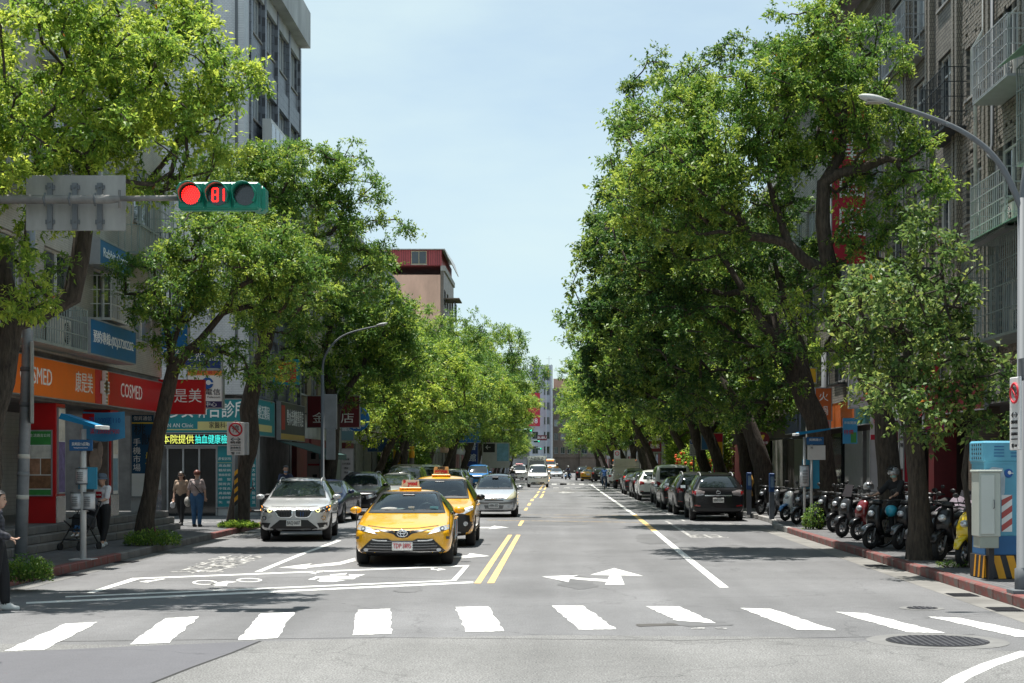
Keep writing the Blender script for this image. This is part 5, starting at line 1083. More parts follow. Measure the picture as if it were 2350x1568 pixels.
RIGHT_ROW = [(65,1.15,1),(72,1.2,0),(80,1.2,3),(88,.95,2),(96,1.3,3),(106,1.25,1),(117,1.2,2),(128,1.25,0),(140,1.3,3),(155,1.3,1),(168,1.28,2),(182,1.25,0),(198,1.2,3),(216,1.18,1),(238,1.15,2),(262,1.1,0),(290,1.1,1)]
for i, (Y, s, k) in enumerate(RIGHT_ROW):
    tree_obj('street_tree', f'{ORD[i]} tree beyond the dark ficus in the right-hand row', (8.0+rr.uniform(-.3,.2), Y, .15), PRO[k], PI+rr.uniform(-.5,.5), (s, s, (.35+.65*s)*rr.uniform(.95,1.08)), 'street trees of the right-hand row')
tree_obj('street_tree', 'corner tree just outside the picture throwing the bottom-left shadow', (-9.2, 14.4, 0.0), PRO[0], 0.3, (.58,.58,.58))

# --- ground shrubs in the tree pits
def shrub(label, loc, rx, ry, h, n=2600, ll=0.06, seed=1, leafm=LEAF_A, cat='shrub', name='shrub'):
    rs = np.random.RandomState(seed); e = empty(name, loc, 0, label, cat)
    mb = MB(); st = []
    for k in range(26):
        a = rs.rand()*2*PI; q = math.sqrt(rs.rand()); x, y = math.cos(a)*rx*q, math.sin(a)*ry*q; top = h*(0.55+0.5*rs.rand())*(1-0.4*q*q)
        p1 = (x+rs.randn()*.06, y+rs.randn()*.06, top); mb.tube([(x*.8, y*.8, 0), ((x+p1[0])/2, (y+p1[1])/2, top*.55), p1], [.008,.006,.003], 3); st.append(p1)
    mb.build('stem', BARK, e)
    q = np.sqrt(rs.rand(n)); a = rs.rand(n)*2*PI; z = h*rs.rand(n)**0.7*(1-0.45*q*q)
    P = np.stack([np.cos(a)*rx*q, np.sin(a)*ry*q, z*(0.75+0.5*np.sin(a*5+seed)**2)], 1)
    A = unit(np.stack([np.cos(a)*q, np.sin(a)*q, 0.6+0*a], 1)+rs.randn(n,3)*.6); Nn = unit(rs.randn(n,3)*.5+np.array([0,0,1])); Nn = unit(Nn-A*np.sum(A*Nn,axis=1)[:,None])
    link('leaves', leaf_mesh('leaves', P, A, Nn, ll*(.7+.7*rs.rand(n)), ll*.4*(.8+.5*rs.rand(n)), np.clip(.2+.6*rs.rand(n),0,.97), leafm), e)
    return e
X, Y = GD(350, 1252, .15); shrub('wide low shrub around the foot of the forked tree', (X, Y, .15), .62, .5, .32, seed=2)
X, Y = GD(48, 1338, .15); shrub('round low shrub at the kerb by the grey pole', (X, Y+.3, .15), .36, .34, .36, 1800, seed=3)
X, Y = GD(548, 1211, .15); shrub('thin sunlit grass tuft at the foot of the leaning tree', (X, Y, .15), .55, .4, .16, 1500, .09, seed=4, leafm=LEAF_B, name='grass_tuft', cat='grass')
X, Y = GD(1868, 1215, .15); shrub('weeds growing from the pavement near the bus stop post', (X, Y, .15), .3, .3, .62, 900, .08, seed=5)
X, Y = GD(2190, 1302, .15); shrub('small weeds by the foot of the yellow scooter', (X, Y, .15), .3, .2, .1, 300, .05, seed=6)
e_ = shrub('tall bush with orange flowers beside the parking sign', (7.6, 84.0, .15), 1.2, 1.2, 2.6, 4200, .2, seed=7, leafm=LEAF_B, name='flowering_bush', cat='bush')
mb = MB(); r_ = random.Random(9)
for k in range(46): mb.ball((r_.uniform(-1.2,.9), r_.uniform(-1.1,.3), r_.uniform(1.3,2.4)), r_.uniform(.05,.1), 6, 4)
mb.build('flowers', mat('orange_petals', (0.75, 0.12, 0.02), .6, var=.3), e_)
shrub('bright green bush behind the leaning trunk beside the parked cars', (8.2, 90, .15), 1.9, 1.6, 5.6, 7000, .26, seed=8, leafm=LEAF_B, name='bush', cat='bush')
shrub('leafy green bush by the pole beyond the white vans', (-9.6, 98, .15), 1.7, 1.6, 4.4, 6000, .24, seed=9, leafm=LEAF_A, name='bush', cat='bush')

# ================================================================== vehicles (local: front towards -y, ground z=0)
def paint(name, col, metal=0.0, rough=0.28):
    dk = max(col) < .06
    return mat('car_'+name, col, rough, metal, var=0.05, scale=2.5, coat=0.4 if dk else 1.0, spec=0.25 if dk else 0.5)
C_YEL = paint('taxi_yellow', (.80,.40,.008)); C_SILVER = paint('silver', (.50,.51,.52), .5); C_WHITE = paint('white', (.74,.74,.72)); C_BLACK = paint('black', (.006,.006,.007))
C_GREY = paint('dark_grey', (.045,.046,.05), .4); C_PEARL = paint('pearl', (.52,.53,.53), .2); C_BLUE = paint('blue', (.02,.16,.42)); C_NAVY = paint('navy', (.01,.018,.05)); C_RED = paint('red', (.4,.015,.02)); C_CREAM = paint('cream', (.56,.53,.45)); C_GOLD = paint('pale_gold', (.40,.37,.32), .4)
C_GLASS = mat('car_glass', (.012,.018,.02), .03, var=.0, spec=1.0); C_GLASS_B = mat('car_glass_clear', (.05,.085,.095), .03, var=.35, scale=2.2, spec=1.0)
C_TRIM = mat('car_trim', (.010,.010,.011), .4, var=.1); LAMP = mat('lamp_clear', (.55,.57,.6), .08, .4, var=.3, scale=14, coat=1.0); LAMP_OLD = mat('lamp_yellowed', (.45,.42,.28), .15, .2, var=.2, coat=1.0)
LAMP_ON = mat('lamp_lit', (.9,.9,.85), .3, var=0, emit=2.5, ecol=(1,.97,.9)); AMBER_ON = mat('indicator_lit', (.9,.35,.02), .3, var=0, emit=3.0, ecol=(1,.33,.03)); TAIL = mat('tail_lamp', (.28,.006,.008), .12, var=.25, scale=10, coat=1.0); TAIL_ON = mat('tail_lamp_lit', (.5,.02,.02), .2, var=0, emit=1.3, ecol=(1,.06,.03))
RIM = mat('alloy_rim', (.32,.33,.34), .3, .8, var=.15); PLATE = mat('number_plate', (.72,.72,.70), .45, var=.06, scale=8)
SEAM = mat('panel_gap', (.008,.008,.008), .8, var=0)

def wheel_mesh(r, w):
    t = MB(); n = 26; prof = [(-w/2+.03,r*.62),(-w/2,r*.72),(-w/2,r*.9),(-w/2+.025,r*.985),(0,r),(w/2-.025,r*.985),(w/2,r*.9),(w/2,r*.72),(w/2-.03,r*.62)]
    vs = []
    for i in range(n):
        a = 2*PI*i/n
        for x, q in prof: vs.append((x, q*math.cos(a), q*math.sin(a)))
    k = len(prof); t.add(vs, [(i*k+j, ((i+1) % n)*k+j, ((i+1) % n)*k+j+1, i*k+j+1) for i in range(n) for j in range(k-1)], 0, True)
    tyre = t.mesh('wheel', RUBBER)
    m = MB(); R_ = r*.635
    for s in (-1, 1):
        m.add([(s*(w/2-.075), R_*math.cos(2*PI*i/n), R_*math.sin(2*PI*i/n)) for i in range(n)], [list(range(n))], 1)
        x = s*(w/2-.035)
        m.tube([(x, R_*math.cos(2*PI*i/n), R_*math.sin(2*PI*i/n)) for i in range(n+1)], .018, 5, 0, caps=False)
        for q in range(5):
            a = 2*PI*q/5+.3; c, s_ = math.cos(a), math.sin(a)
            m.tube([(s*(w/2-.03), 0, 0), (x, R_*.55*c-.03*s_, R_*.55*s_+.03*c), (x, R_*c-.05*s_, R_*s_+.05*c)], [.05,.028,.026], 4)
            m.tube([(s*(w/2-.03), 0, 0), (x, R_*.55*c+.03*s_, R_*.55*s_-.03*c), (x, R_*c+.05*s_, R_*s_-.05*c)], [.05,.028,.026], 4)
        m.cyl((s*(w/2-.05),0,0),(s*(w/2-.015),0,0),.05,10)
    return tyre, m.mesh('rim', [RIM, C_TRIM])

def body_mesh(st, wheels, wr, belt_crease=.35, cabin=None):
    """loft control sections, subdivide, cut the wheel wells; returns mesh and BVH"""
    bm = bmesh.new(); rows = []
    for (y, w, zb, zm, zs, wt, zt) in st:
        half = [(0,zb),(w*.72,zb),(w*.96,zb+.06),(w,zm),(w*.985,zs),(wt,zt-(zt-zs)*.09 if zt-zs > .25 else zt-.015),(wt*.6,zt-.004),(0,zt+.012)]
        Rr = [bm.verts.new((x, y, z)) for x, z in half]; Ll = [Rr[0]] + [bm.verts.new((-x, y, z)) for x, z in half[1:-1]] + [Rr[-1]]
        rows.append((Rr, Ll))
    cl = bm.edges.layers.float.new('crease_edge')
    for (a, al), (b, bl) in zip(rows[:-1], rows[1:]):
        for i in range(7):
            bm.faces.new((a[i], a[i+1], b[i+1], b[i])); bm.faces.new((al[i], bl[i], bl[i+1], al[i+1]))
    for (Rr, Ll), flip in ((rows[0], False), (rows[-1], True)):
        fs = [[Ll[1], Rr[0], Rr[1]]] + [[Ll[i], Rr[i], Rr[i+1], Ll[i+1]] for i in range(1, 6)] + [[Ll[6], Rr[6], Rr[7]]]
        for f in fs: bm.faces.new(f[::-1] if flip else f)
    bm.edges.ensure_lookup_table()
    for (a, al), (b, bl) in zip(rows[:-1], rows[1:]):
        for k, cv in ((4, belt_crease), (5, .3), (2, .25)):
            for q, p in ((a, b), (al, bl)):
                e = bm.edges.get((q[k], p[k]));
                if e: e[cl] = cv
    bmesh.ops.recalc_face_normals(bm, faces=bm.faces)
    me = bpy.data.meshes.new('body_ctrl'); bm.to_mesh(me); bm.free()
    o = bpy.data.objects.new('tmp', me)
    m = o.modifiers.new('s', 'SUBSURF'); m.levels = 2; m.render_levels = 2
    cut = MB(); Wd = max(s[1] for s in st)
    for y in wheels:
        for s in (-1, 1): cut.tube([(s*(Wd-.26), y, wr), (s*(Wd+.2), y, wr)], wr+.045, 24, 0, True, False)
    co = bpy.data.objects.new('cut', cut.mesh('cut', BLACK)); b = o.modifiers.new('b', 'BOOLEAN'); b.operation = 'DIFFERENCE'; b.object = co; b.solver = 'EXACT'
    ex = [co]
    if cabin:                                            # hollow the cabin behind the windshield
        (xa, za), (xb, zb_) = cabin[1], cabin[2]; yc = st[5][0]
        c1 = MB(); c1.prism([(-xa+.02,za+.012),(xa-.02,za+.012),(xb-.02,zb_-.012),(-xb+.02,zb_-.012)], (0,0,0), (1,0,0), (0,0,1), (0,1,0), yc-.75, yc+1.75)
        c2 = MB(); c2.box(-.66,.66,yc+.12,yc+1.7,.5,za+.1)
        for k, c_ in enumerate((c1, c2)):
            x = bpy.data.objects.new('cut', c_.mesh('cut', BLACK)); m2 = o.modifiers.new('c%d' % k, 'BOOLEAN'); m2.operation = 'DIFFERENCE'; m2.object = x; m2.solver = 'EXACT'; ex.append(x)
    ev = baked(o, *ex)
    for m2 in list(o.modifiers)[1:]: o.modifiers.remove(m2)
    bare = baked(o)
    bv = BVHTree.FromPolygons([v.co.copy() for v in bare.vertices], [list(p.vertices) for p in bare.polygons])
    bpy.data.objects.remove(o)
    for x in ex: bpy.data.objects.remove(x)
    ev.materials.clear(); ev.materials.append(C_WHITE); ev.materials.append(C_TRIM)
    zlow = min(s[2] for s in st)+.05
    for p in ev.polygons:
        c = p.center; inwell = any((abs(math.hypot(c.y-y, c.z-wr)-(wr+.045)) < .03 and abs(c.x) < Wd-.015) or (abs(abs(c.x)-(Wd-.26)) < .02 and math.hypot(c.y-y, c.z-wr) < wr+.05) for y in wheels)
        if cabin and not inwell and c.z > .45 and (bv.find_nearest(c)[3] > .02): inwell = True
        p.material_index = 1 if (c.z < zlow or inwell) else 0; p.use_smooth = not (cabin and inwell)
    return ev, bv
def refine(poly, step):
    """triangulated polygon with points about every `step`"""
    bm = bmesh.new(); f = bm.faces.new([bm.verts.new((p[0], p[1], 0)) for p in poly]); bmesh.ops.triangulate(bm, faces=[f])
    for _ in range(4):
        es = [e for e in bm.edges if e.calc_length() > step]
        if not es: break
        bmesh.ops.subdivide_edges(bm, edges=es, cuts=1); bmesh.ops.triangulate(bm, faces=bm.faces)
    V = [(v.co.x, v.co.y) for v in bm.verts]; bm.verts.index_update(); Fc = [[v.index for v in f.verts] for f in bm.faces]; bm.free(); return V, Fc
def patch(name, parent, bv, polys, way, m, off=.006, step=.12, mirror=False):
    """panel lying on the body: polygons in (x,z) seen from the front/rear or (y,z) seen from a side"""
    mb = MB(); smooth = True
    if not isinstance(polys[0][0], (tuple, list)): polys = [polys]
    if mirror: polys = polys + [[(-p[0], p[1]) for p in q] for q in polys]
    for poly in polys:
        V, Fc = refine(poly, step); out = []
        for a, z in V:
            if way == 'front': o, d = Vector((a,-9,z)), Vector((0,1,0))
            elif way == 'rear': o, d = Vector((a,9,z)), Vector((0,-1,0))
            elif way == 'sideR': o, d = Vector((9,a,z)), Vector((-1,0,0))
            elif way == 'sideL': o, d = Vector((-9,a,z)), Vector((1,0,0))
            else: o, d = Vector((a,z,9)), Vector((0,0,-1))
            h = bv.ray_cast(o, d)
            if h[0] is None:
                near = bv.find_nearest(o + d*(9-.8)); out.append(near[0] - d*off)
            else: out.append(h[0] - d*off + h[1]*off*.6*(1 if h[1].dot(d) < 0 else -1))
        mb.add(out, Fc, 0, True)
    me = mb.mesh(name, m); 
    return link(name, me, parent)
def sides(name, parent, bv, poly, m, off=.006, step=.12):
    for w in ('sideR', 'sideL'): patch(name, parent, bv, poly, w, m, off, step)
def linestrip(pts, w):
    out = []
    for (a, b), (c, d) in zip(pts[:-1], pts[1:]):
        t = Vector((c-a, d-b)).normalized(); n = Vector((-t.y, t.x))*w/2
        out.append([(a+n.x, b+n.y), (c+n.x, d+n.y), (c-n.x, d-n.y), (a-n.x, b-n.y)])
    return out
KIND = {
 'sedan': dict(st=[(-2.44,.70,.30,.45,.60,.60,.665),(-2.37,.83,.22,.45,.655,.74,.72),(-2.12,.905,.2,.48,.71,.80,.80),(-1.55,.92,.2,.5,.79,.80,.90),(-1.02,.92,.2,.5,.87,.75,.985),(-.86,.92,.2,.5,.90,.72,1.06),(-.18,.92,.2,.5,.93,.57,1.385),(.45,.92,.2,.5,.945,.58,1.445),(1.05,.92,.2,.5,.955,.56,1.40),(1.72,.92,.2,.5,.96,.68,1.11),(2.2,.90,.22,.5,.95,.72,1.06),(2.4,.85,.26,.5,.9,.72,1.02),(2.44,.74,.34,.5,.8,.66,.88)],
   wh=(-1.48,1.34), wr=.335, L=4.88, W=1.84, ws=[(-.715,1.01),(.715,1.01),(.545,1.365),(-.545,1.365)], rw=[(-.62,1.12),(.62,1.12),(.5,1.365),(-.5,1.365)],
   sw=[[(-.72,.97),(.32,.985),(.32,1.36),(-.12,1.34)],[(.38,.985),(1.25,.995),(1.28,1.16),(.95,1.33),(.38,1.365)]], doors=[(-.9,.35),(.35,.35),(1.2,.5)], belt=.97, mir=(-.72,1.0)),
 'suv': dict(st=[(-2.30,.70,.36,.55,.74,.62,.80),(-2.23,.83,.26,.55,.80,.76,.87),(-1.97,.91,.25,.58,.87,.82,.965),(-1.45,.93,.25,.58,.93,.82,1.04),(-1.0,.93,.25,.58,.99,.78,1.1),(-.86,.93,.25,.58,1.01,.76,1.17),(-.25,.93,.25,.58,1.03,.62,1.585),(.4,.93,.25,.58,1.05,.63,1.675),(1.2,.93,.25,.58,1.07,.62,1.66),(1.85,.92,.25,.58,1.08,.60,1.58),(2.14,.90,.27,.6,1.06,.68,1.2),(2.26,.87,.30,.6,.98,.72,1.05),(2.30,.78,.36,.6,.88,.68,.94)],
   wh=(-1.40,1.29), wr=.36, L=4.6, W=1.86, ws=[(-.72,1.15),(.72,1.15),(.59,1.56),(-.59,1.56)], rw=[(-.66,1.16),(.66,1.16),(.55,1.55),(-.55,1.55)],
   sw=[[(-.72,1.09),(.28,1.10),(.28,1.56),(-.2,1.54)],[(.34,1.10),(1.2,1.11),(1.25,1.56),(.34,1.58)],[(1.3,1.12),(1.75,1.15),(1.85,1.3),(1.55,1.53),(1.32,1.55)]], doors=[(-.85,.35),(.31,.35),(1.22,.5)], belt=1.08, mir=(-.72,1.12)),
 'mpv': dict(st=[(-2.27,.64,.30,.45,.62,.56,.68),(-2.19,.77,.21,.45,.68,.70,.76),(-1.95,.83,.2,.5,.77,.76,.88),(-1.55,.85,.2,.5,.86,.74,.98),(-1.22,.85,.2,.5,.91,.72,1.05),(-1.05,.85,.2,.5,.93,.70,1.13),(-.28,.85,.2,.5,.95,.58,1.525),(.5,.85,.2,.5,.96,.59,1.59),(1.3,.85,.2,.5,.97,.58,1.565),(1.95,.84,.2,.5,.98,.56,1.47),(2.18,.82,.22,.5,.95,.64,1.1),(2.25,.8,.26,.5,.9,.66,.98),(2.27,.7,.34,.5,.8,.6,.85)],
   wh=(-1.43,1.32), wr=.315, L=4.55, W=1.70, ws=[(-.66,1.06),(.66,1.06),(.56,1.5),(-.56,1.5)], rw=[(-.58,1.1),(.58,1.1),(.5,1.46),(-.5,1.46)],
   sw=[[(-.9,1.0),(.25,1.01),(.25,1.48),(-.35,1.45)],[(.31,1.01),(1.2,1.02),(1.2,1.5),(.31,1.5)],[(1.26,1.03),(1.9,1.08),(1.8,1.42),(1.26,1.48)]], doors=[(-1.0,.35),(.28,.35),(1.2,.5)], belt=1.0, mir=(-.88,1.06)),
 'van': dict(st=[(-2.42,.72,.34,.55,.86,.64,.95),(-2.36,.88,.25,.55,.92,.82,1.03),(-2.15,.94,.24,.58,.98,.86,1.14),(-1.9,.95,.24,.58,1.02,.84,1.22),(-1.75,.95,.24,.6,1.05,.82,1.32),(-1.2,.95,.24,.6,1.1,.74,1.83),(-.6,.95,.24,.6,1.12,.75,1.94),(.6,.95,.24,.6,1.12,.76,1.97),(1.8,.95,.24,.6,1.12,.75,1.95),(2.3,.94,.26,.6,1.12,.74,1.88),(2.42,.92,.32,.6,1.1,.76,1.3),(2.45,.8,.38,.6,1.0,.7,1.1)],
   wh=(-1.62,1.42), wr=.335, L=4.87, W=1.90, ws=[(-.76,1.26),(.76,1.26),(.69,1.8),(-.69,1.8)], rw=[(-.7,1.3),(.7,1.3),(.66,1.78),(-.66,1.78)],
   sw=[[(-1.55,1.17),(-.6,1.17),(-.6,1.78),(-1.15,1.74)],[(-.5,1.17),(.8,1.17),(.8,1.8),(-.5,1.8)],[(.9,1.17),(2.15,1.17),(2.1,1.78),(.9,1.8)]], doors=[(-1.65,.35),(-.55,.35),(.85,.5)], belt=1.12, mir=(-1.6,1.28)),
 'boxy': dict(st=[(-2.2,.72,.45,.7,.98,.70,1.03),(-2.17,.88,.4,.7,1.04,.82,1.09),(-1.9,.90,.38,.7,1.07,.84,1.13),(-1.0,.90,.38,.7,1.09,.84,1.15),(-.92,.90,.38,.7,1.10,.83,1.2),(-.66,.90,.38,.7,1.12,.78,1.86),(-.4,.90,.38,.7,1.12,.79,1.95),(.8,.90,.38,.7,1.12,.79,1.96),(1.9,.90,.38,.7,1.12,.79,1.95),(2.14,.90,.4,.7,1.12,.78,1.88),(2.19,.90,.42,.7,1.1,.80,1.3),(2.2,.86,.46,.7,1.0,.78,1.05)],
   wh=(-1.38,1.40), wr=.38, L=4.4, W=1.80, ws=[(-.74,1.22),(.74,1.22),(.72,1.82),(-.72,1.82)], rw=[(-.66,1.2),(.66,1.2),(.64,1.78),(-.64,1.78)],
   sw=[[(-.7,1.18),(.1,1.18),(.1,1.8),(-.55,1.8)],[(.18,1.18),(.98,1.18),(.98,1.8),(.18,1.8)],[(1.06,1.18),(1.95,1.18),(1.95,1.8),(1.06,1.8)]], doors=[(-.85,.5),(.14,.5),(1.02,.6)], belt=1.12, mir=(-.72,1.25)),
}
_KB = {}
def kind_body(kind, cabin=False):
    key = kind + ('_cabin' if cabin else '')
    if key not in _KB:
        K = KIND[kind]; ev, bv = body_mesh(K['st'], K['wh'], K['wr'], cabin=K['ws'] if cabin else None); _KB[key] = (ev, bv, _KB[kind][2] if kind in _KB else wheel_mesh(K['wr'], .225))
    return _KB[key]
def clear_glass():
    m = bpy.data.materials.new('car_glass_see_through'); m.use_nodes = True; nt = m.node_tree; nt.nodes.clear(); out = nt.nodes.new('ShaderNodeOutputMaterial')
    tr = nt.nodes.new('ShaderNodeBsdfTransparent'); tr.inputs[0].default_value = (.62,.74,.74,1); gl = nt.nodes.new('ShaderNodeBsdfGlossy'); gl.inputs['Roughness'].default_value = .02; gl.inputs['Color'].default_value = (.9,.97,1,1)
    fr = nt.nodes.new('ShaderNodeFresnel'); fr.inputs[0].default_value = 1.7; mx = nt.nodes.new('ShaderNodeMixShader'); nt.links.new(fr.outputs[0], mx.inputs[0]); nt.links.new(tr.outputs[0], mx.inputs[1]); nt.links.new(gl.outputs[0], mx.inputs[2]); nt.links.new(mx.outputs[0], out.inputs[0]); return m
C_CLEAR = clear_glass()
CABIN = mat('cabin_grey', (.07,.075,.08), .8, var=.2); CABIN_L = mat('cabin_pale', (.34,.34,.32), .8, var=.2)
def interior(e, K, extra=True):
    yc = K['st'][5][0]; z = K['ws'][0][1]
    q = MB(); q.cbox((0,yc+.18,z-.07),(1.25,.5,.14),0,(.12,0,0),.05); q.build('dashboard', CABIN, e)
    for s in (-1, 1):
        q = MB(); q.cbox((s*.36,yc+1.05,z-.02),(.48,.16,.56),0,(-.2,0,0),.06); q.cbox((s*.36,yc+1.1,z+.31),(.26,.1,.15),0,(-.15,0,0),.04); q.build('front_seat', CABIN, e)
    q = MB(); q.tube([(.36+.17*math.cos(2*PI*i/18), yc+.42+.06*math.sin(2*PI*i/18), z-.01+.16*math.sin(2*PI*i/18)) for i in range(19)], .015, 6); q.build('steering_wheel', C_TRIM, e)
    q = MB(); q.cbox((0,yc+.55,K['ws'][2][1]-.06),(.24,.03,.07),0,None,.01); q.build('rear_view_mirror', C_TRIM, e)
    if extra:
        q = MB(); q.ball((-.34,yc+.02,z+.035),(.2,.1,.05),12,7); q.ball((-.12,yc+.02,z+.03),(.1,.07,.035),10,6); q.build('dashboard_cloth', CABIN_L, e)
        q = MB(); q.box(.02,.14,yc-.02,yc,z+.02,z+.1); q.build('permit_card', WHITE, e); q = MB(); q.box(.44,.6,yc,yc+.02,z+.02,z+.1); q.build('phone_mount', mat('screen_cyan',(.2,.5,.6),.3,var=.1), e)
def car(kind, name, label, loc, rz, col, cat='car', group=None, front=None, rear=None, glass=None, rails=False, lower=None, plate='', plate_m=None, mirror=None, detail=True, sx=1.0, sy=1.0, sz=1.0, tails=None, cabin=False):
    K = KIND[kind]; ev, bv, (tyre, rim) = kind_body(kind, cabin); G_ = glass or C_GLASS
    e = empty(name, (loc[0], loc[1], loc[2] if len(loc) > 2 else 0.0), rz, label, cat, group); e.scale = (sx, sy, sz)
    b = link('body', ev, e); omat(b, col, 0)
    Wd = K['W']/2
    for i, y in enumerate(K['wh']):
        for s in (-1, 1):
            w = link('wheel', tyre, e, (s*(Wd-.125), y, K['wr'])); link('rim', rim, w)
    patch('windshield', e, bv, K['ws'], 'front', G_, .013, .06); patch('rear_window', e, bv, K['rw'], 'rear', C_GLASS, .007)
    (xa, za), (xb, zb_) = K['ws'][1], K['ws'][2]
    if cabin: patch('windshield_seal', e, bv, [[(-xa-.03,za-.03),(xa+.03,za-.03),(xa-.03,za+.02),(-xa+.03,za+.02)],[(-xb-.025,zb_+.022),(-xb+.02,zb_-.02),(xb-.02,zb_-.02),(xb+.025,zb_+.022)],[(-xa-.03,za-.03),(-xa+.03,za+.02),(-xb+.02,zb_-.02),(-xb-.025,zb_+.022)],[(xa+.03,za-.03),(xb+.025,zb_+.022),(xb-.02,zb_-.02),(xa-.03,za+.02)]], 'front', C_TRIM, .015, .06); interior(e, K, kind == 'sedan')
    else: patch('windshield_seal', e, bv, [(-xa-.03,za-.03),(xa+.03,za-.03),(xb+.025,zb_+.022),(-xb-.025,zb_+.022)], 'front', C_TRIM, .007, .06)
    for p in K['sw']: sides('side_window', e, bv, p, C_GLASS, .007)
    lo = [q for p in K['sw'] for q in p]; ymin, ymax = min(q[0] for q in lo), max(q[0] for q in lo)
    sides('window_seal', e, bv, linestrip([(ymin-.03, K['sw'][0][0][1]-.012), (ymax+.03, K['sw'][-1][1][1]-.012)], .022), CHROME if kind in ('sedan','suv') else C_TRIM, .006)
    if detail:
        for (y, z0) in K['doors']: sides('door_gap', e, bv, linestrip([(y, z0), (y+.02, K['belt']-.02)], .014), SEAM, .004)
        for y in (K['doors'][1][0]-.16, K['doors'][2][0]-.16):
            for s in (-1, 1):
                h = bv.ray_cast(Vector((s*9, y, K['belt']-.14)), Vector((-s, 0, 0)))
                if h[0] is not None: q = MB(); q.cbox((0,0,0), (.035,.17,.026), 0, None, .008); q.build('door_handle', col, e, h[0]+Vector((s*.012,0,0)))
    my, mz = K['mir']; mc = mirror or col
    for s in (-1, 1):
        h = bv.ray_cast(Vector((s*9, my, mz-.06)), Vector((-s, 0, 0))); x = abs(h[0].x) if h[0] is not None else Wd
        q = MB(); q.ball((s*(x+.15), my, mz+.03), (.115,.085,.075), 12, 8); mo = q.build('mirror', mc, e)
        q = MB(); q.tube([(s*(x-.02), my+.02, mz-.05),(s*(x+.1), my, mz-.01)], .025, 6); q.build('mirror_arm', C_TRIM, mo)
        q = MB(); q.prism([(-.085,-.05),(.085,-.05),(.095,.045),(-.08,.05)], (s*(x+.15), my+.075, mz+.03), (1,0,0), (0,0,1), (0,1,0), 0, .012); q.build('mirror_glass', CHROME, mo)
    for s in (-.42, .12):
        q = MB(); pts = []
        for t in range(5):
            xx = s+t*.11; zz_ = K['ws'][0][1]+.015+.02*t*.3; h = bv.ray_cast(Vector((xx,-9,zz_)), Vector((0,1,0)))
            if h[0] is not None: pts.append(h[0]+Vector((0,-.018,.006)))
        if len(pts) > 1: q.tube(pts, .009, 4); q.build('wiper', BLACK, e)
    if rails:
        for s in (-1, 1):
            q = MB(); pts = [(s*.56, -.1+t*.29, bv.ray_cast(Vector((s*.56,-.1+t*.29,9)), Vector((0,0,-1)))[0].z+(.05 if 0 < t < 6 else 0)) for t in range(7)]; q.tube(pts, .018, 6); q.build('roof_rail', FRAME_A, e)
    fy = K['st'][0][0]; zt = K['st'][0][6]; ry = K['st'][-1][0]
    (front or front_generic)(e, bv, K, col)
    (rear or rear_generic)(e, bv, K, col, tails or TAIL)
    if lower: patch('bumper_skirt', e, bv, [(-Wd+.12,.30),(Wd-.12,.30),(Wd-.1,.42),(-Wd+.1,.42)], 'front', lower, .006); patch('bumper_skirt', e, bv, [(-Wd+.12,.30),(Wd-.12,.30),(Wd-.1,.48),(-Wd+.1,.48)], 'rear', lower, .006)
    pz = K.get('pz', .42)
    for way, yy in (('front', -1), ('rear', 1)):
        z = pz if way == 'front' else (.72 if kind != 'sedan' else .78); h = bv.ray_cast(Vector((0, yy*9, z)), Vector((0, -yy, 0)))
        if h[0] is None: continue
        q = MB(); q.cbox((0,0,0), (.38,.014,.16), 0, None, .006); p = q.build('number_plate', PLATE, e, (0, h[0].y+yy*.03, z))
        if plate: letters(p, plate, 'cam' if way == 'front' else 'away', (0, yy*.008, 0), .13, plate_m or L_BLACK, fit=.33)
    return e
def front_generic(e, bv, K, col):
    Wd = K['W']/2; z = K['st'][0][6]
    patch('grille', e, bv, [(-.42,z-.05),(.42,z-.05),(.34,z-.2),(-.34,z-.2)], 'front', C_TRIM, .008)
    patch('grille_bar', e, bv, linestrip([(-.42,z-.09),(.42,z-.09)], .022)+linestrip([(-.37,z-.16),(.37,z-.16)], .018), 'front', CHROME, .014)
    for s in (-1, 1): patch('headlight', e, bv, [(s*.46,z-.05),(s*(Wd-.10),z+.02),(s*(Wd-.07),z-.08),(s*.5,z-.19)], 'front', LAMP, .008)
    patch('lower_intake', e, bv, [(-.55,.44),(.55,.44),(.62,.32),(-.62,.32)], 'front', C_TRIM, .007)
    for s in (-1, 1): patch('fog_lamp', e, bv, [(s*(Wd-.24)+.05*math.cos(a*PI/4), .42+.05*math.sin(a*PI/4)) for a in range(8)], 'front', LAMP, .01)
def rear_generic(e, bv, K, col, tails):
    Wd = K['W']/2; z = K['rw'][0][1]
    for s in (-1, 1): patch('tail_light', e, bv, [(s*(Wd-.34),z-.16),(s*(Wd-.08),z-.06),(s*(Wd-.05),z-.22),(s*(Wd-.1),z-.3),(s*(Wd-.34),z-.27)], 'rear', tails, .009)
    patch('tailgate_trim', e, bv, linestrip([(-.42,z-.24),(.42,z-.24)], .03), 'rear', CHROME, .009)
    patch('rear_bumper', e, bv, [(-Wd+.14,.34),(Wd-.14,.34),(Wd-.1,.5),(-Wd+.1,.5)], 'rear', C_TRIM, .006)
    for s in (-1, 1): patch('reflector', e, bv, [(s*(Wd-.3),.5),(s*(Wd-.12),.52),(s*(Wd-.12),.56),(s*(Wd-.3),.54)], 'rear', TAIL, .011)
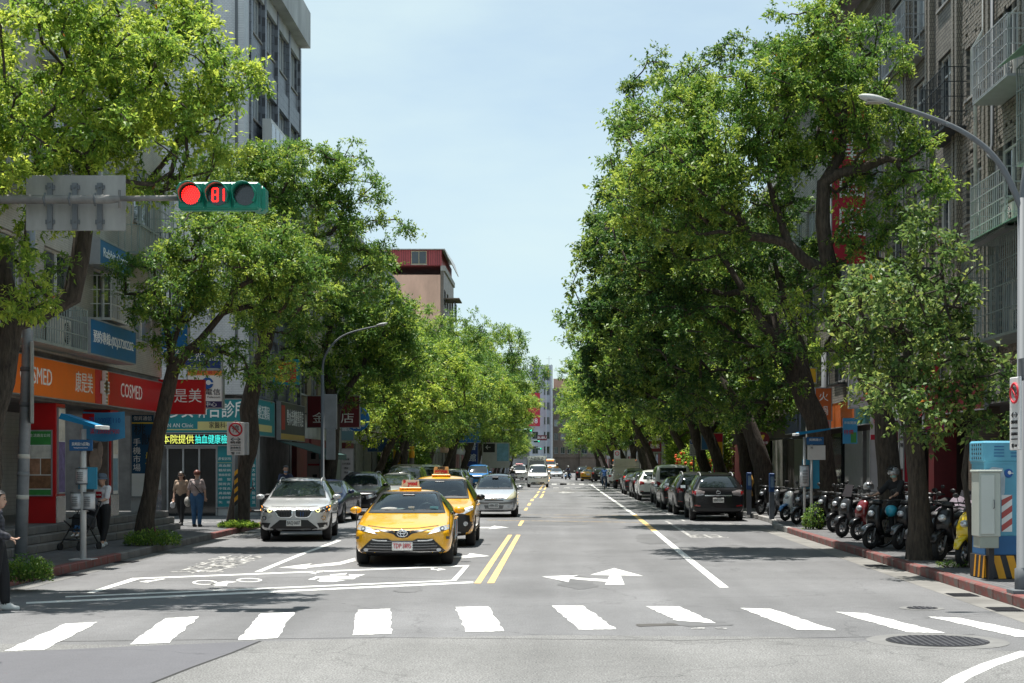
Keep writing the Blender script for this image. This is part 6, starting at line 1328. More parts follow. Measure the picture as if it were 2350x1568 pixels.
def roof_sign(e, bv, y, w, h, m, texts, base=C_YEL):
    z = bv.ray_cast(Vector((0,y,9)), Vector((0,0,-1)))[0].z
    q = MB(); q.cbox((0,y,z+.025), (w*1.22,.24,.05), 0, None, .012); r_ = q.build('roof_sign_base', base, e)
    q = MB(); q.prism([(-w/2,0),(w/2,0),(w/2*.94,h*.85),(w/2*.86,h),(-w/2*.86,h),(-w/2*.94,h*.85)], (0,y,z+.05), (1,0,0), (0,0,1), (0,1,0), -.06, .06); o = q.build('roof_sign', m, e)
    for t in texts: letters(o, t[0], 'cam', (t[1], y-.062, z+.05+h/2+t[2]), t[3], t[4], fit=t[5], bold=.006)
    return o

# --- taxi at the stop line
def f_taxi(e, bv, K, col):
    patch('upper_grille', e, bv, [(-.58,.725),(-.3,.70),(-.15,.69),(.15,.69),(.3,.70),(.58,.725),(.3,.66),(.17,.625),(.1,.565),(0,.545),(-.1,.565),(-.17,.625),(-.3,.66)], 'front', C_TRIM, .008, .08)
    patch('lower_grille', e, bv, [(-.56,.535),(-.27,.535),(-.19,.495),(.19,.495),(.27,.535),(.56,.535),(.79,.31),(.71,.245),(-.71,.245),(-.79,.31)], 'front', C_TRIM, .008, .08)
    for i in range(5):
        z = .29+i*.05; x = .74-.05*i; patch('grille_slat', e, bv, linestrip([(-x,z+.01),(-.35,z),(.35,z),(x,z+.01)], .014), 'front', mat('slat_metal',(.22,.22,.23),.25,.9,var=0), .016, .1)
    for s in (-1, 1):
        h = patch('headlight', e, bv, [(s*.845,.785),(s*.72,.765),(s*.59,.735),(s*.455,.61),(s*.6,.65),(s*.74,.68),(s*.85,.71)], 'front', LAMP, .009, .08)
        patch('headlight_eye', h, bv, [(s*.73+.045*math.cos(a*PI/4), .722+.04*math.sin(a*PI/4)) for a in range(8)], 'front', C_TRIM, .014)
        patch('running_light', h, bv, [(s*.64,.70),(s*.49,.635),(s*.52,.64),(s*.66,.675)], 'front', LAMP_ON, .014)
        patch('chrome_lip', e, bv, linestrip([(s*.56,.525),(s*.45,.5),(s*.28,.5)], .022), 'front', CHROME, .018)
        patch('fog_lamp', e, bv, [(s*.67+.045*math.cos(a*PI/4), .33+.03*math.sin(a*PI/4)) for a in range(8)], 'front', LAMP, .018)
        patch('bumper_corner', e, bv, [(s*.62,.245),(s*.72,.27),(s*.80,.235),(s*.66,.2)], 'front', C_TRIM, .01)
        patch('marker', e, bv, [(s*.86,.52),(s*.80,.53),(s*.80,.58),(s*.86,.57)], 'front', mat('marker_grey',(.08,.08,.085),.5), .012)
    h = bv.ray_cast(Vector((0,-9,.645)), Vector((0,1,0)))[0]
    for rx, rz_ in ((.095,.065),(.035,.062),(.07,.025)):
        q = MB(); q.tube([(rx*math.cos(2*PI*i/20), h.y-.03, .64+rz_*math.sin(2*PI*i/20)+(.018 if rx == .07 else 0)) for i in range(21)], .011, 5, caps=False); q.build('emblem', CHROME, e)
    patch('hood_line', e, bv, linestrip([(-.66,.775),(-.3,.735),(0,.725),(.3,.735),(.66,.775)], .01), 'front', SEAM, .004)
KIND['sedan']['pz'] = .395
taxi = car('sedan', 'taxi', 'yellow sedan taxi with white roof sign waiting at the stop line', (-3.0, 29.75+2.44), R(2), C_YEL, 'taxi', None, f_taxi, glass=C_CLEAR, cabin=True, plate='TDP\u00b73895', plate_m=L_RED, sx=1.03)
roof_sign(taxi, kind_body('sedan')[1], .28, .36, .15, mat('yoxi_white',(.72,.66,.62),.4,var=.03), [('yoxi',.045,0,.11,L_RED,.2),('\u2019',-.12,-.035,.28,L_RED,.06)])
for s in (-1, 1):
    q = MB(); q.tube([(s*.86,-2.18,.6),(s*.87,-2.2,1.1)], .007, 4); q.build('fender_pole', BLACK, taxi)
sides('door_decal', taxi, kind_body('sedan')[1], [(-.8,.45),(1.1,.45),(1.1,.8),(-.6,.82)], mat('door_advert',(.18,.34,.5),.4,var=.5,scale=3), .008)
sides('door_decal_lettering', taxi, kind_body('sedan')[1], [(-.1,.5),(.25,.5),(.5,.78),(.15,.78)], mat('door_advert_red',(.55,.1,.08),.4,var=.3), .011)
# --- SUV taxi behind it
def f_suvtaxi(e, bv, K, col):
    Wd = K['W']/2
    patch('black_face', e, bv, [(-Wd+.16,.36),(Wd-.16,.36),(Wd-.03,.56),(Wd-.05,.74),(.55,.80),(0,.76),(-.55,.80),(-Wd+.05,.74),(-Wd+.03,.56)], 'front', C_TRIM, .008, .09)
    for s in (-1, 1):
        patch('headlight', e, bv, [(s*.48,.84),(s*.66,.88),(s*.87,.95),(s*.88,.88),(s*.70,.79),(s*.52,.79)], 'front', LAMP, .014, .08)
        patch('headlight_strip', e, bv, linestrip([(s*.42,.80),(s*.60,.865),(s*.86,.945)], .02), 'front', LAMP_ON, .018, .08)
        patch('fog_lamp', e, bv, [(s*.72+.055*math.cos(a*PI/4), .56+.055*math.sin(a*PI/4)) for a in range(8)], 'front', LAMP, .014)
        patch('skid_trim', e, bv, [(s*.35,.40),(s*.6,.37),(s*.62,.34),(s*.3,.34)], 'front', RIM, .014)
    for i in range(4): patch('grille_slat', e, bv, linestrip([(-.5+.02*i,.66-.06*i),(.5-.02*i,.66-.06*i)], .012), 'front', mat('slat_metal',(.22,.22,.23),.25,.9,var=0), .015, .1)
    q = MB(); h = bv.ray_cast(Vector((0,-9,.72)), Vector((0,1,0)))[0]; q.tube([(.08*math.cos(2*PI*i/18), h.y-.03, .77+.055*math.sin(2*PI*i/18)) for i in range(19)], .011, 5, caps=False); q.build('emblem', CHROME, e)
t2 = car('suv', 'taxi', 'yellow and black SUV taxi right behind the waiting sedan taxi', (-2.86, 36.6+2.3), R(0.8), C_YEL, 'taxi', None, f_suvtaxi, glass=C_CLEAR, cabin=True, mirror=C_BLACK, lower=C_TRIM, plate='TDA\u00b72716', plate_m=L_RED)
S_CREAM = mat('taxi_sign_cream',(.72,.48,.24),.4,var=.04)
roof_sign(t2, kind_body('suv')[1], .3, .38, .19, S_CREAM, [('\u5927\u4e2d\u539f',0,.05,.075,L_BLACK,.2),('\u51fa\u79df\u6c7d\u8eca',0,-.04,.08,L_RED,.32)])
sides('sill_cladding', t2, kind_body('suv')[1], [(-.95,.3),(.85,.3),(.85,.42),(-.95,.42)], C_TRIM, .01)
# --- silver SUV pulling out by the kerb
def f_x1(e, bv, K, col):
    for s in (-1, 1):
        kd = [(s*.05,.80),(s*.10,.86),(s*.40,.865),(s*.47,.80),(s*.40,.68),(s*.34,.645),(s*.10,.645),(s*.05,.69)]
        patch('kidney_frame', e, bv, [(p[0]+s*(.02 if abs(p[0]) > .2 else -.018), p[1]+(.018 if p[1] > .75 else -.018)) for p in kd], 'front', CHROME, .008, .08); patch('kidney_grille', e, bv, kd, 'front', C_TRIM, .014, .08)
        for i in range(5): patch('grille_slat', e, bv, linestrip([(s*(.11+.065*i),.665),(s*(.12+.065*i),.845)], .012), 'front', (L_BLUE if s > 0 and i in (1,2) else mat('slat_dark',(.05,.05,.05),.4)), .02)
        h = patch('headlight', e, bv, [(s*.52,.84),(s*.72,.90),(s*.895,.95),(s*.90,.83),(s*.86,.78),(s*.56,.765)], 'front', C_TRIM, .010, .08)
        q = MB()
        for cx_ in (.62,.76):
            pt = bv.ray_cast(Vector((s*cx_,-9,.825)), Vector((0,1,0)))[0]; ring_ = MB(); ring_.tube([(s*cx_+.05*math.cos(2*PI*i/14), pt.y-.03, .825+.045*math.sin(2*PI*i/14)) for i in range(15)], .011, 5, caps=False); ring_.build('ring_light', mat('ring_lit',(.9,.85,.4),.3,var=0,emit=1.4,ecol=(1,.9,.35)) if cx_ < .7 else CHROME, h)
        patch('indicator', h, bv, [(s*.82,.80),(s*.895,.82),(s*.895,.93),(s*.83,.91)], 'front', AMBER_ON, .016)
        patch('fog_lamp', e, bv, [(s*.76+.06*math.cos(a*PI/4), .62+.06*math.sin(a*PI/4)) for a in range(8)], 'front', CHROME, .010); patch('fog_lens', e, bv, [(s*.76+.04*math.cos(a*PI/4), .62+.04*math.sin(a*PI/4)) for a in range(8)], 'front', LAMP, .014)
        patch('side_intake', e, bv, [(s*.60,.49),(s*.86,.50),(s*.85,.40),(s*.66,.36)], 'front', C_TRIM, .009)
    patch('centre_intake', e, bv, [(-.36,.57),(.36,.57),(.62,.36),(.58,.28),(-.58,.28),(-.62,.36)], 'front', C_TRIM, .008)
    patch('skid_plate', e, bv, linestrip([(-.45,.33),(.45,.33)], .03), 'front', RIM, .014)
    patch('hood_crease', e, bv, linestrip([(-.6,.93),(-.3,.91),(0,.905),(.3,.91),(.6,.93)], .008), 'front', SEAM, .004)
KIND['suv']['pz'] = .49
x1 = car('suv', 'suv', 'silver SUV with amber indicators lit beside the kerb', (-6.78, 39.4+2.25), R(4.5), C_PEARL, 'car', None, f_x1, rails=True, plate='BAQ\u00b70607', sz=.96, sx=.97, sy=.95)
sides('sill_cladding', x1, kind_body('suv')[1], [(-.95,.3),(.85,.3),(.85,.4),(-.95,.4)], C_TRIM, .01)
# --- silver people carrier with yellowed lamps
def f_wish(e, bv, K, col):
    for s in (-1, 1):
        patch('headlight', e, bv, [(s*.40,.66),(s*.62,.84),(s*.74,.97),(s*.80,.90),(s*.79,.74),(s*.6,.66)], 'front', LAMP_OLD, .010, .08)
        patch('fog_lamp', e, bv, [(s*.48,.44),(s*.76,.47),(s*.74,.37),(s*.5,.36)], 'front', LAMP, .010)
    patch('grille', e, bv, [(-.40,.72),(.40,.72),(.34,.62),(-.34,.62)], 'front', C_TRIM, .010); patch('grille_bar', e, bv, linestrip([(-.38,.67),(.38,.67)], .016), 'front', CHROME, .016)
    patch('lower_intake', e, bv, [(-.36,.45),(.36,.45),(.32,.32),(-.32,.32)], 'front', C_TRIM, .008)
    for i in range(3): patch('intake_slat', e, bv, linestrip([(-.35,.42-.04*i),(.35,.42-.04*i)], .01), 'front', C_SILVER, .014)
    patch('bumper_band', e, bv, [(-.72,.60),(-.35,.56),(.35,.56),(.72,.60),(.74,.52),(.36,.49),(-.36,.49),(-.74,.52)], 'front', mat('grey_bumper',(.2,.195,.19),.35,.3,var=.05), .006)
    q = MB(); h = bv.ray_cast(Vector((0,-9,.72)), Vector((0,1,0)))[0]; q.tube([(.075*math.cos(2*PI*i/18), h.y-.03, .735+.05*math.sin(2*PI*i/18)) for i in range(19)], .011, 5, caps=False); q.build('emblem', CHROME, e)
KIND['mpv']['pz'] = .44
wish = car('mpv', 'people_carrier', 'silver people carrier with sunroof right behind the SUV taxi', (-2.28, 57.3+2.27), R(0.5), C_SILVER, 'car', None, f_wish, glass=C_CLEAR, cabin=True, plate='6886\u00b7ED')
patch('sunroof', wish, kind_body('mpv')[1], [(-.4,-.1),(.4,-.1),(.42,.35),(-.42,.35)], 'top', C_GLASS, .008)
# --- parked cars facing the camera on the shop-sign side
car('suv', 'parked_suv', 'black parked SUV with white plate behind the silver SUV', (-7.68, 59.8+2.3), R(-1), C_BLACK, 'car', 'cars parked on the left-hand side', rails=True, plate='BBC\u00b79071')
car('sedan', 'parked_car', 'dark blue parked sedan half hidden behind the silver SUV', (-7.9, 51.3+2.4), R(-2), C_NAVY, 'car', 'cars parked on the left-hand side')
car('mpv', 'parked_car', 'silver hatchback right behind the black parked SUV', (-7.0, 66.5+2.3), 0, C_SILVER, 'car', 'cars parked on the left-hand side')
car('van', 'parked_van', 'grey van with pale roof parked beyond the black SUV', (-7.55, 77+2.4), 0, C_GREY, 'van', 'vans parked on the left-hand side', front=None); 
car('van', 'parked_van', 'white van parked behind the grey van', (-7.4, 88+2.4), 0, C_WHITE, 'van', 'vans parked on the left-hand side')
car('suv', 'parked_suv', 'white SUV parked behind the white van', (-6.6, 97+2.3), 0, C_WHITE, 'car', 'cars parked on the left-hand side', rails=True, detail=False)
car('suv', 'parked_suv', 'dark grey SUV parked before the blue truck', (-6.9, 107+2.3), 0, C_GREY, 'car', 'cars parked on the left-hand side', detail=False)
car('sedan', 'parked_car', 'black sedan parked between the dark SUV and blue truck', (-7.2, 115+2.4), 0, C_BLACK, 'car', 'cars parked on the left-hand side', detail=False)
car('van', 'truck', 'blue cab truck parked far down the left-hand side', (-6.4, 128+2.4), 0, C_BLUE, 'truck', None, detail=False)
car('sedan', 'parked_car', 'dark sedan parked beyond the blue truck', (-6.6, 139), 0, C_GREY, 'car', 'cars parked on the left-hand side', detail=False)
# --- parked cars seen from behind on the bus-stop side
def r_lexus(e, bv, K, col, tails):
    for s in (-1, 1):
        t = patch('tail_light', e, bv, [(s*.46,1.02),(s*.70,1.08),(s*.88,1.06),(s*.89,.92),(s*.74,.86),(s*.5,.9)], 'rear', mat('clear_tail',(.34,.30,.30),.12,.2,var=.3,scale=12,coat=1), .010)
        patch('brake_lens', t, bv, [(s*.76,1.04),(s*.87,1.04),(s*.88,.94),(s*.76,.90)], 'rear', TAIL, .014)
        patch('reflector', e, bv, [(s*.62,.5),(s*.82,.52),(s*.82,.57),(s*.62,.55)], 'rear', TAIL, .011)
    patch('tailgate_trim', e, bv, linestrip([(-.46,.88),(.46,.88)], .035), 'rear', CHROME, .010); patch('rear_bumper', e, bv, [(-.8,.34),(.8,.34),(.84,.46),(-.84,.46)], 'rear', C_TRIM, .006)
    q = MB(); h = bv.ray_cast(Vector((0,9,.98)), Vector((0,-1,0)))[0]; q.tube([(.07*math.cos(2*PI*i/18), h.y+.02, .99+.05*math.sin(2*PI*i/18)) for i in range(19)], .01, 5, caps=False); q.build('emblem', CHROME, e)
    patch('spoiler', e, bv, [(-.56,1.6),(.56,1.6),(.6,1.55),(-.6,1.55)], 'rear', col, .03)
GP = 'cars parked on the right-hand side'
car('suv', 'parked_suv', 'black parked SUV nearest the crossing with clear tail lamps', (5.62, 53.6+2.3), R(179), C_BLACK, 'car', GP, rear=r_lexus, rails=True, plate='0369\u00b7UW')
car('suv', 'parked_suv', 'dark grey SUV parked directly in front of the nearest black SUV', (5.5, 60.0+2.3), R(180), C_GREY, 'car', GP, rails=True, plate='ALE\u00b75021')
car('sedan', 'parked_car', 'black sedan parked ahead of the dark grey SUV', (5.45, 66.6+2.4), R(180.5), C_BLACK, 'car', GP)
car('boxy', 'off_roader', 'tall boxy white off-roader among the parked cars', (5.75, 76.4+2.2), R(180), C_WHITE, 'car', None, plate='AWD\u00b78888')
car('suv', 'parked_suv', 'white SUV parked ahead of the boxy off-roader', (5.3, 83+2.3), R(180), C_WHITE, 'car', GP, detail=False)
car('mpv', 'parked_car', 'black hatchback parked ahead of the white SUV', (5.3, 91+2.3), R(180), C_BLACK, 'car', GP, detail=False)
car('sedan', 'parked_car', 'dark grey sedan parked behind the dark SUV with lit lamp', (5.3, 100+2.4), R(180), C_GREY, 'car', GP, detail=False)
car('suv', 'parked_suv', 'dark SUV with a lit red lamp before the cream rack truck', (5.95, 117.5+2.3), R(181), C_GREY, 'car', GP, tails=TAIL_ON, plate='AKA\u00b79213', detail=False)
for i, (Y, k, c, lb) in enumerate(((137,'suv',C_WHITE,'white SUV parked beyond the cream rack truck'),(144,'sedan',C_BLACK,'black sedan parked beyond the second white SUV'),(151,'mpv',C_SILVER,'silver hatchback near the far end of the parked row'),(159,'sedan',C_GREY,'grey sedan last in the right-hand parked row'))):
    car(k, 'parked_suv' if k == 'suv' else 'parked_car', lb, (5.4+.03*i, Y), R(180), c, 'car', GP, detail=False)
# --- trucks
def truck(name, label, loc, rz, cab, boxm, kind, letters_=None):
    e = empty(name, (loc[0], loc[1], 0), rz, label, 'truck')
    q = MB(); q.cbox((0,-1.75,1.18), (1.9,1.5,1.25), 0, None, .08); c_ = q.build('cab', cab, e)
    q = MB(); q.prism([(-.95,0),(.95,0),(.86,.62),(-.86,.62)], (0,-1.9,1.8), (1,0,0), (0,0,1), (0,1,0), -.45, .85); q.build('cab_roof', cab, c_)
    q = MB(); q.prism([(-.82,0),(.82,0),(.76,.52),(-.76,.52)], (0,-2.37,1.84), (1,0,0), (0,0,1), (0,-1,0), -.02, .012); q.build('windshield', C_GLASS, e)
    q = MB(); q.box(-.8,.8,-2.52,-2.49,.95,1.2); q.build('grille', C_TRIM, e)
    for s in (-1, 1):
        q = MB(); q.box(s*.62-.15,s*.62+.15,-2.525,-2.49,1.0,1.16); q.build('headlight', LAMP, e); q = MB(); q.cbox((s*1.08,-2.3,1.75),(.14,.06,.34),0,None,.02); q.build('mirror', BLACK, e)
        q = MB(); q.prism([(-2.3,0),(-1.3,0),(-1.35,.5),(-2.15,.5)], (s*.951,0,1.84), (0,1,0), (0,0,1), (s,0,0), -.02, .004); q.build('side_window', C_GLASS, e)
    q = MB(); q.box(-.95,.95,-2.5,-2.35,.42,.72); q.build('bumper', cab, e)
    q = MB(); q.box(-.4,.4,-2.3,2.4,.5,.75); q.build('chassis', BLACK, e)
    tyre, rim = kind_body('van')[2]
    for y in (-1.75,1.45):
        for s in (-1, 1): w = link('wheel', tyre, e, (s*.82,y,.335)); link('rim', rim, w)
    if kind == 'box':
        q = MB(); q.cbox((0,.85,1.78), (2.05,3.5,2.1), 0, None, .03); b = q.build('cargo_box', boxm, e)
        q = MB(); q.box(-1.06,1.06,-.92,-.86,2.62,2.86); q.build('roof_lip', boxm, e)
        if letters_: letters(b, letters_, 'cam', (0,-.91,2.55), .36, L_BLACK)
    else:
        q = MB(); q.box(-.95,.95,-.85,2.5,.75,.85)
        for s in (-1, 1):
            for k in range(5): q.box(s*.93-.02,s*.93+.02,-.8+k*.8,-.74+k*.8,.85,2.15)
            for z in (1.05,1.4,1.75,2.1): q.box(s*.93-.015,s*.93+.015,-.8,2.46,z,z+.07)
        for z in (1.05,1.4): q.box(-.92,.92,2.44,2.48,z,z+.2)
        for x in (-.6,-.2,.2,.6): q.box(x-.02,x+.02,-.85,-.8,.85,2.25)
        for z in (1.4,1.8,2.2): q.box(-.92,.92,-.86,-.82,z,z+.06)
        q.build('cargo_rack', boxm, e)
        for s in (-1, 1): q = MB(); q.box(s*.78-.1,s*.78+.1,2.49,2.52,.6,.72); q.build('tail_light', TAIL, e)
    q = MB(); q.box(-.19,.19,-2.53,-2.51,.5,.66); q.build('number_plate', PLATE, e)
    return e
truck('rack_truck', 'cream truck with open slatted rack among the parked cars', (5.7,127.5), R(180), C_CREAM, C_CREAM, 'rack')
truck('box_truck', 'white box truck behind the oncoming white van', (-2.0,168), 0, C_WHITE, C_WHITE, 'box', '\u5927\u5409\u7968\u901a')
# --- moving traffic down the street
def f_van(e, bv, K, col):
    front_generic(e, bv, K, col); patch('chrome_grille', e, bv, [(-.3,.9),(.3,.9),(.26,.8),(-.26,.8)], 'front', CHROME, .014)
    patch('bonnet_script', e, bv, linestrip([(-.45,1.17),(-.2,1.19),(0,1.17),(.2,1.19),(.45,1.17)], .02), 'front', C_TRIM, .01)
car('van', 'white_van', 'white van driving towards the camera with dark windshield', (GX(1234,132), 132+2.4), 0, C_WHITE, 'van', None, f_van, plate='0817\u00b7DN', sx=.95, sy=.95)
amb = car('van', 'ambulance', 'white ambulance with red roof lamp behind the oncoming motorcycle', (GX(1192,190), 190), 0, C_WHITE, 'ambulance', None, detail=False)
q = MB(); q.cbox((0,-1.0,1.98), (.9,.3,.16), 0, None, .05); q.build('lightbar', mat('ambulance_red',(.6,.02,.03),.3,var=0), amb)
tx = car('sedan', 'taxi', 'silver-white saloon with orange roof light behind the box truck', (GX(1277,215), 215), 0, C_SILVER, 'car', None, detail=False); roof_sign(tx, kind_body('sedan')[1], .3, .6, .2, mat('roof_orange',(.75,.3,.01),.4,var=0), [], C_TRIM)
car('suv', 'suv', 'black SUV driving away ahead of the scooter rider', (GX(1338,190), 190), R(180), C_BLACK, 'car', None, detail=False)
tx = car('sedan', 'taxi', 'yellow taxi driving away in the distance', (GX(1352,182), 182), R(176), C_YEL, 'taxi', None, detail=False); roof_sign(tx, kind_body('sedan')[1], .3, .5, .18, S_CREAM, [])
tx = car('sedan', 'taxi', 'yellow taxi half hidden behind the box truck', (GX(1262,250), 250), 0, C_YEL, 'taxi', None, detail=False); roof_sign(tx, kind_body('sedan')[1], .3, .5, .18, S_CREAM, [])
bus = car('van', 'bus', 'city bus with lit orange destination far behind the box truck', (GX(1262,285), 285), 0, C_CREAM, 'bus', None, detail=False, sx=1.3, sy=1.8, sz=1.55)
q = MB(); q.cbox((0,-1.32,1.72), (1.1,.1,.2), 0, None, .02); q.build('destination_display', mat('bus_display',(.8,.25,.03),.4,var=0,emit=1.6,ecol=(1,.2,.03)), bus)
car('suv', 'suv', 'dark SUV far off behind the distant taxi', (GX(1375,175), 175), R(180), C_BLACK, 'car', None, detail=False)
car('sedan', 'car', 'white car far off beyond the yellow taxi', (GX(1395,200), 200), R(180), C_WHITE, 'car', None, detail=False)

# ================================================================== street furniture
def etube(mb, pts, rad, n=12, m=0, caps=True):
    """tube with oval sections: first radius across x, second in the plane of the path"""
    P = [Vector(p) for p in pts]; vs = []
    for i, p in enumerate(P):
        t = (P[min(i+1, len(P)-1)] - P[max(i-1, 0)]).normalized(); x = Vector((1,0,0)); x = (x - t*x.dot(t)).normalized(); y = t.cross(x); ra, rb = rad[i]
        for k in range(n):
            a = 2*PI*k/n; c, s = math.cos(a), math.sin(a); c = math.copysign(abs(c)**.8, c); s = math.copysign(abs(s)**.8, s)
            vs.append(p + x*(c*ra) + y*(s*rb))
    b = len(mb.v); fs = [(i*n+k, i*n+(k+1) % n, (i+1)*n+(k+1) % n, (i+1)*n+k) for i in range(len(P)-1) for k in range(n)]
    if caps: fs += [list(range(n))[::-1], [(len(P)-1)*n+k for k in range(n)]]
    mb.add(vs, fs, m, True); return mb

# overhead signal on its arm: pole stands just outside the picture
SGN = mat('signal_green', (.0,.20,.13), .4, var=.12); LENS_OFF = mat('signal_lens_dark', (.02,.022,.025), .15, var=.3, scale=30, spec=.8)
RED_LED = mat('signal_red_lit', (.9,.03,.02), .4, var=0, emit=4.0, ecol=(1,.008,.006)); GRN_LED = mat('signal_green_lit', (.05,.8,.45), .4, var=0, emit=2.2, ecol=(.04,1,.5))
def signal_head(name, parent, c, s=1.0, lit=2, count=None):
    """horizontal three-lamp head facing the camera; lit = index of the burning lamp"""
    x, y, z = c; q = MB(); q.cbox((x,y+.08*s,z), (1.17*s,.2*s,.40*s), 0, None, .035*s)
    for k in (-1,0,1): q.cbox((x+k*.385*s,y-.04*s,z), (.365*s,.06*s,.37*s), 0, None, .02*s)
    h = q.build(name, SGN, parent)
    for k in range(3):
        cx = x+(k-1)*.385*s; q = MB(); q.tube([(cx,y-.06*s,z),(cx,y-.085*s,z)], .148*s, 24); ln = q.build('lens', LENS_OFF, h)
        q = MB(); n = 20; vs = []
        for i in range(n+1):
            a = -PI*.22 + PI*1.44*i/n; r0 = .168*s
            for dy in (-.07, -.30+.1*abs(math.cos(a)) if math.sin(a) < 0 else -.30): vs.append((cx+r0*math.cos(a), y+dy*s, z+r0*math.sin(a)))
        q.add(vs, [(2*i,2*i+1,2*i+3,2*i+2) for i in range(n)], 0, True); v = q.build('visor', SGN, h); so = v.modifiers.new('s','SOLIDIFY'); so.thickness = .012*s
        if k == lit:
            q = MB(); rr_ = 0
            for ring_, num in ((0,1),(.03,6),(.06,12),(.09,18),(.12,24)):
                for i in range(num):
                    a = 2*PI*i/num; q.tube([(cx+ring_*s*math.cos(a),y-.086*s,z+ring_*s*math.sin(a)),(cx+ring_*s*math.cos(a),y-.094*s,z+ring_*s*math.sin(a))], .0115*s, 6)
            o = q.build('led_dots', RED_LED if count is not None else GRN_LED, ln); tag(o, kind='stuff')
        if count is not None and k == 1:
            q = MB()
            segs = {'8': [(0,0,1,0),(0,1,1,1),(0,2,1,2),(0,0,0,1),(0,1,0,2),(1,0,1,1),(1,1,1,2)], '1': [(1,0,1,1),(1,1,1,2)]}
            for d, ox in zip(count, (-.075,.01)):
                for (a0,b0,a1,b1) in segs[d]:
                    for f in (.15,.38,.62,.85):
                        px, pz = cx+(ox+(a0+(a1-a0)*f)*.075)*s, z+(-.09+(b0+(b1-b0)*f)*.09)*s; q.box(px-.0095*s,px+.0095*s,y-.096*s,y-.086*s,pz-.008*s,pz+.008*s)
            o = q.build('countdown_digits', RED_LED, ln); tag(o, kind='stuff')
    return h
SY = 21.9
sg = empty('traffic_signal', (-9.4, SY+.1, .15), 0, 'overhead red traffic signal with countdown on a long grey arm', 'traffic light')
def L(p): return (p[0]+9.4, p[1]-SY-.1, p[2]-.15)
az = GZ(455, SY)
q = MB(); q.tube([L((-9.4,SY+.1,.15)), L((-9.4,SY+.1,6.4))], [.12,.09], 14); q.build('pole', STEEL, sg)
q = MB(); q.tube([L((-9.4,SY+.1,az)), L((GX(245,SY),SY+.1,az)), L((GX(258,SY),SY+.1,az)), L((GX(272,SY),SY+.1,az+.01))], [.065,.062,.052,.045], 14); q.tube([L((GX(268,SY),SY+.1,az+.01)), L((GX(410,SY),SY+.1,az+.02))], .04, 12); q.tube([L((GX(270,SY),SY+.1,az+.13)), L((GX(270,SY),SY+.1,az-.12))], .02, 6); q.build('arm', mat('rusty_galvanised',(.21,.20,.19),.7,.15,var=.4,scale=3), sg)
signal_head('signal_head', sg, L((GX(503,SY), SY, GZ(450,SY))), .98, 0, '81')
q = MB(); q.cbox(L((GX(586,SY),SY+.34,GZ(450,SY))), (.2,.3,.36), 0, None, .04); q.build('rear_head', SGN, sg)
q = MB(); c = L((GX(157,SY), SY+.34, GZ(457,SY))); q.cbox(c, (1.42,.012,.79), 0, None, .005); rb = q.build('sign_back', mat('weathered_aluminium',(.30,.29,.275),.6,.35,var=.3,scale=2.2,streak=.3), sg)
for x in (98,156,214):
    q = MB(); xx = L((GX(x,SY),0,0))[0]; q.box(xx-.035,xx+.035,c[1]-.05,c[1]-.008,c[2]-.38,c[2]+.28); st_ = q.build('sign_strut', STEEL, rb)
    for dz in (.22,-.27):
        q = MB(); q.box(xx-.065,xx+.065,c[1]-.03,c[1]-.0075,c[2]+dz-.03,c[2]+dz+.03); q.cyl((xx,c[1]-.075,c[2]+dz),(xx,c[1]-.05,c[2]+dz),.016,6); q.build('clamp_plate', STEEL, st_)
    q = MB(); q.tube([(xx, .1-.1, L((0,0,az))[2]-.085),(xx, .0-.08, L((0,0,az))[2]),(xx, 0, L((0,0,az))[2]+.085)], .016, 6); q.build('clamp', STEEL, st_)

# street lamps
def arm_pts(P, Y, base):
    out = []
    for i in range(len(P)-1):
        a, b = P[i], P[i+1]; p0 = P[max(i-1,0)]; p3 = P[min(i+2,len(P)-1)]
        for k in range(4):
            t = k/4; f = lambda j: .5*((2*a[j])+(-p0[j]+b[j])*t+(2*p0[j]-5*a[j]+4*b[j]-p3[j])*t*t+(-p0[j]+3*a[j]-3*b[j]+p3[j])*t**3)
            out.append((GX(f(0),Y)-base[0], 0, GZ(f(1),Y)-base[2]))
    return out+[(GX(P[-1][0],Y)-base[0], 0, GZ(P[-1][1],Y)-base[2])]
def lamp_post(label, base, top, reach, dirx, head_z, second=True, arm=()):
    e = empty('street_lamp', base, 0, label, 'street lamp', 'curved arm street lamps')
    q = MB(); q.tube([(0,0,0),(0,0,.35),(0,0,.36),(0,0,top)], [.1,.1,.075,.06], 14); q.cbox((0,0,.03),(.34,.34,.06),0,None,.01); q.build('pole', STEEL, e)
    pts = arm; n = len(pts)-1
    q = MB(); q.tube(pts, [.05-.022*i/n for i in range(n+1)], 12); q.build('arm', STEEL, e)
    if second:
        q = MB(); q.tube([(0,0,top-.2)]+[(-dirx*.42*(i/8)**2.2, 0, top-.2+1.5*(i/8)) for i in range(1,9)], [.058]+[.05-.012*i/8 for i in range(1,9)], 12); q.build('upper_arm', STEEL, e)
    hx, hz = dirx*reach, head_z
    T = Euler((0, R(11)*dirx*-1, 0)).to_matrix(); q = MB(); q.ball((hx+dirx*.16,0,hz+.045), (.21,.1,.055), 16, 10, 0, T); q.tube([(hx-dirx*.06,0,hz),(hx+dirx*.04,0,hz+.02)], [.035,.045], 10); h = q.build('lamp_head', mat('lamp_casing',(.36,.37,.35),.6,var=.15), e)
    q = MB(); q.box(*sorted((hx+dirx*.05,hx+dirx*.25)),-.07,.07,hz-.02,hz+.0); q.build('lamp_lens', mat('lamp_led_off',(.3,.26,.22),.3,var=.2), h)
    return e
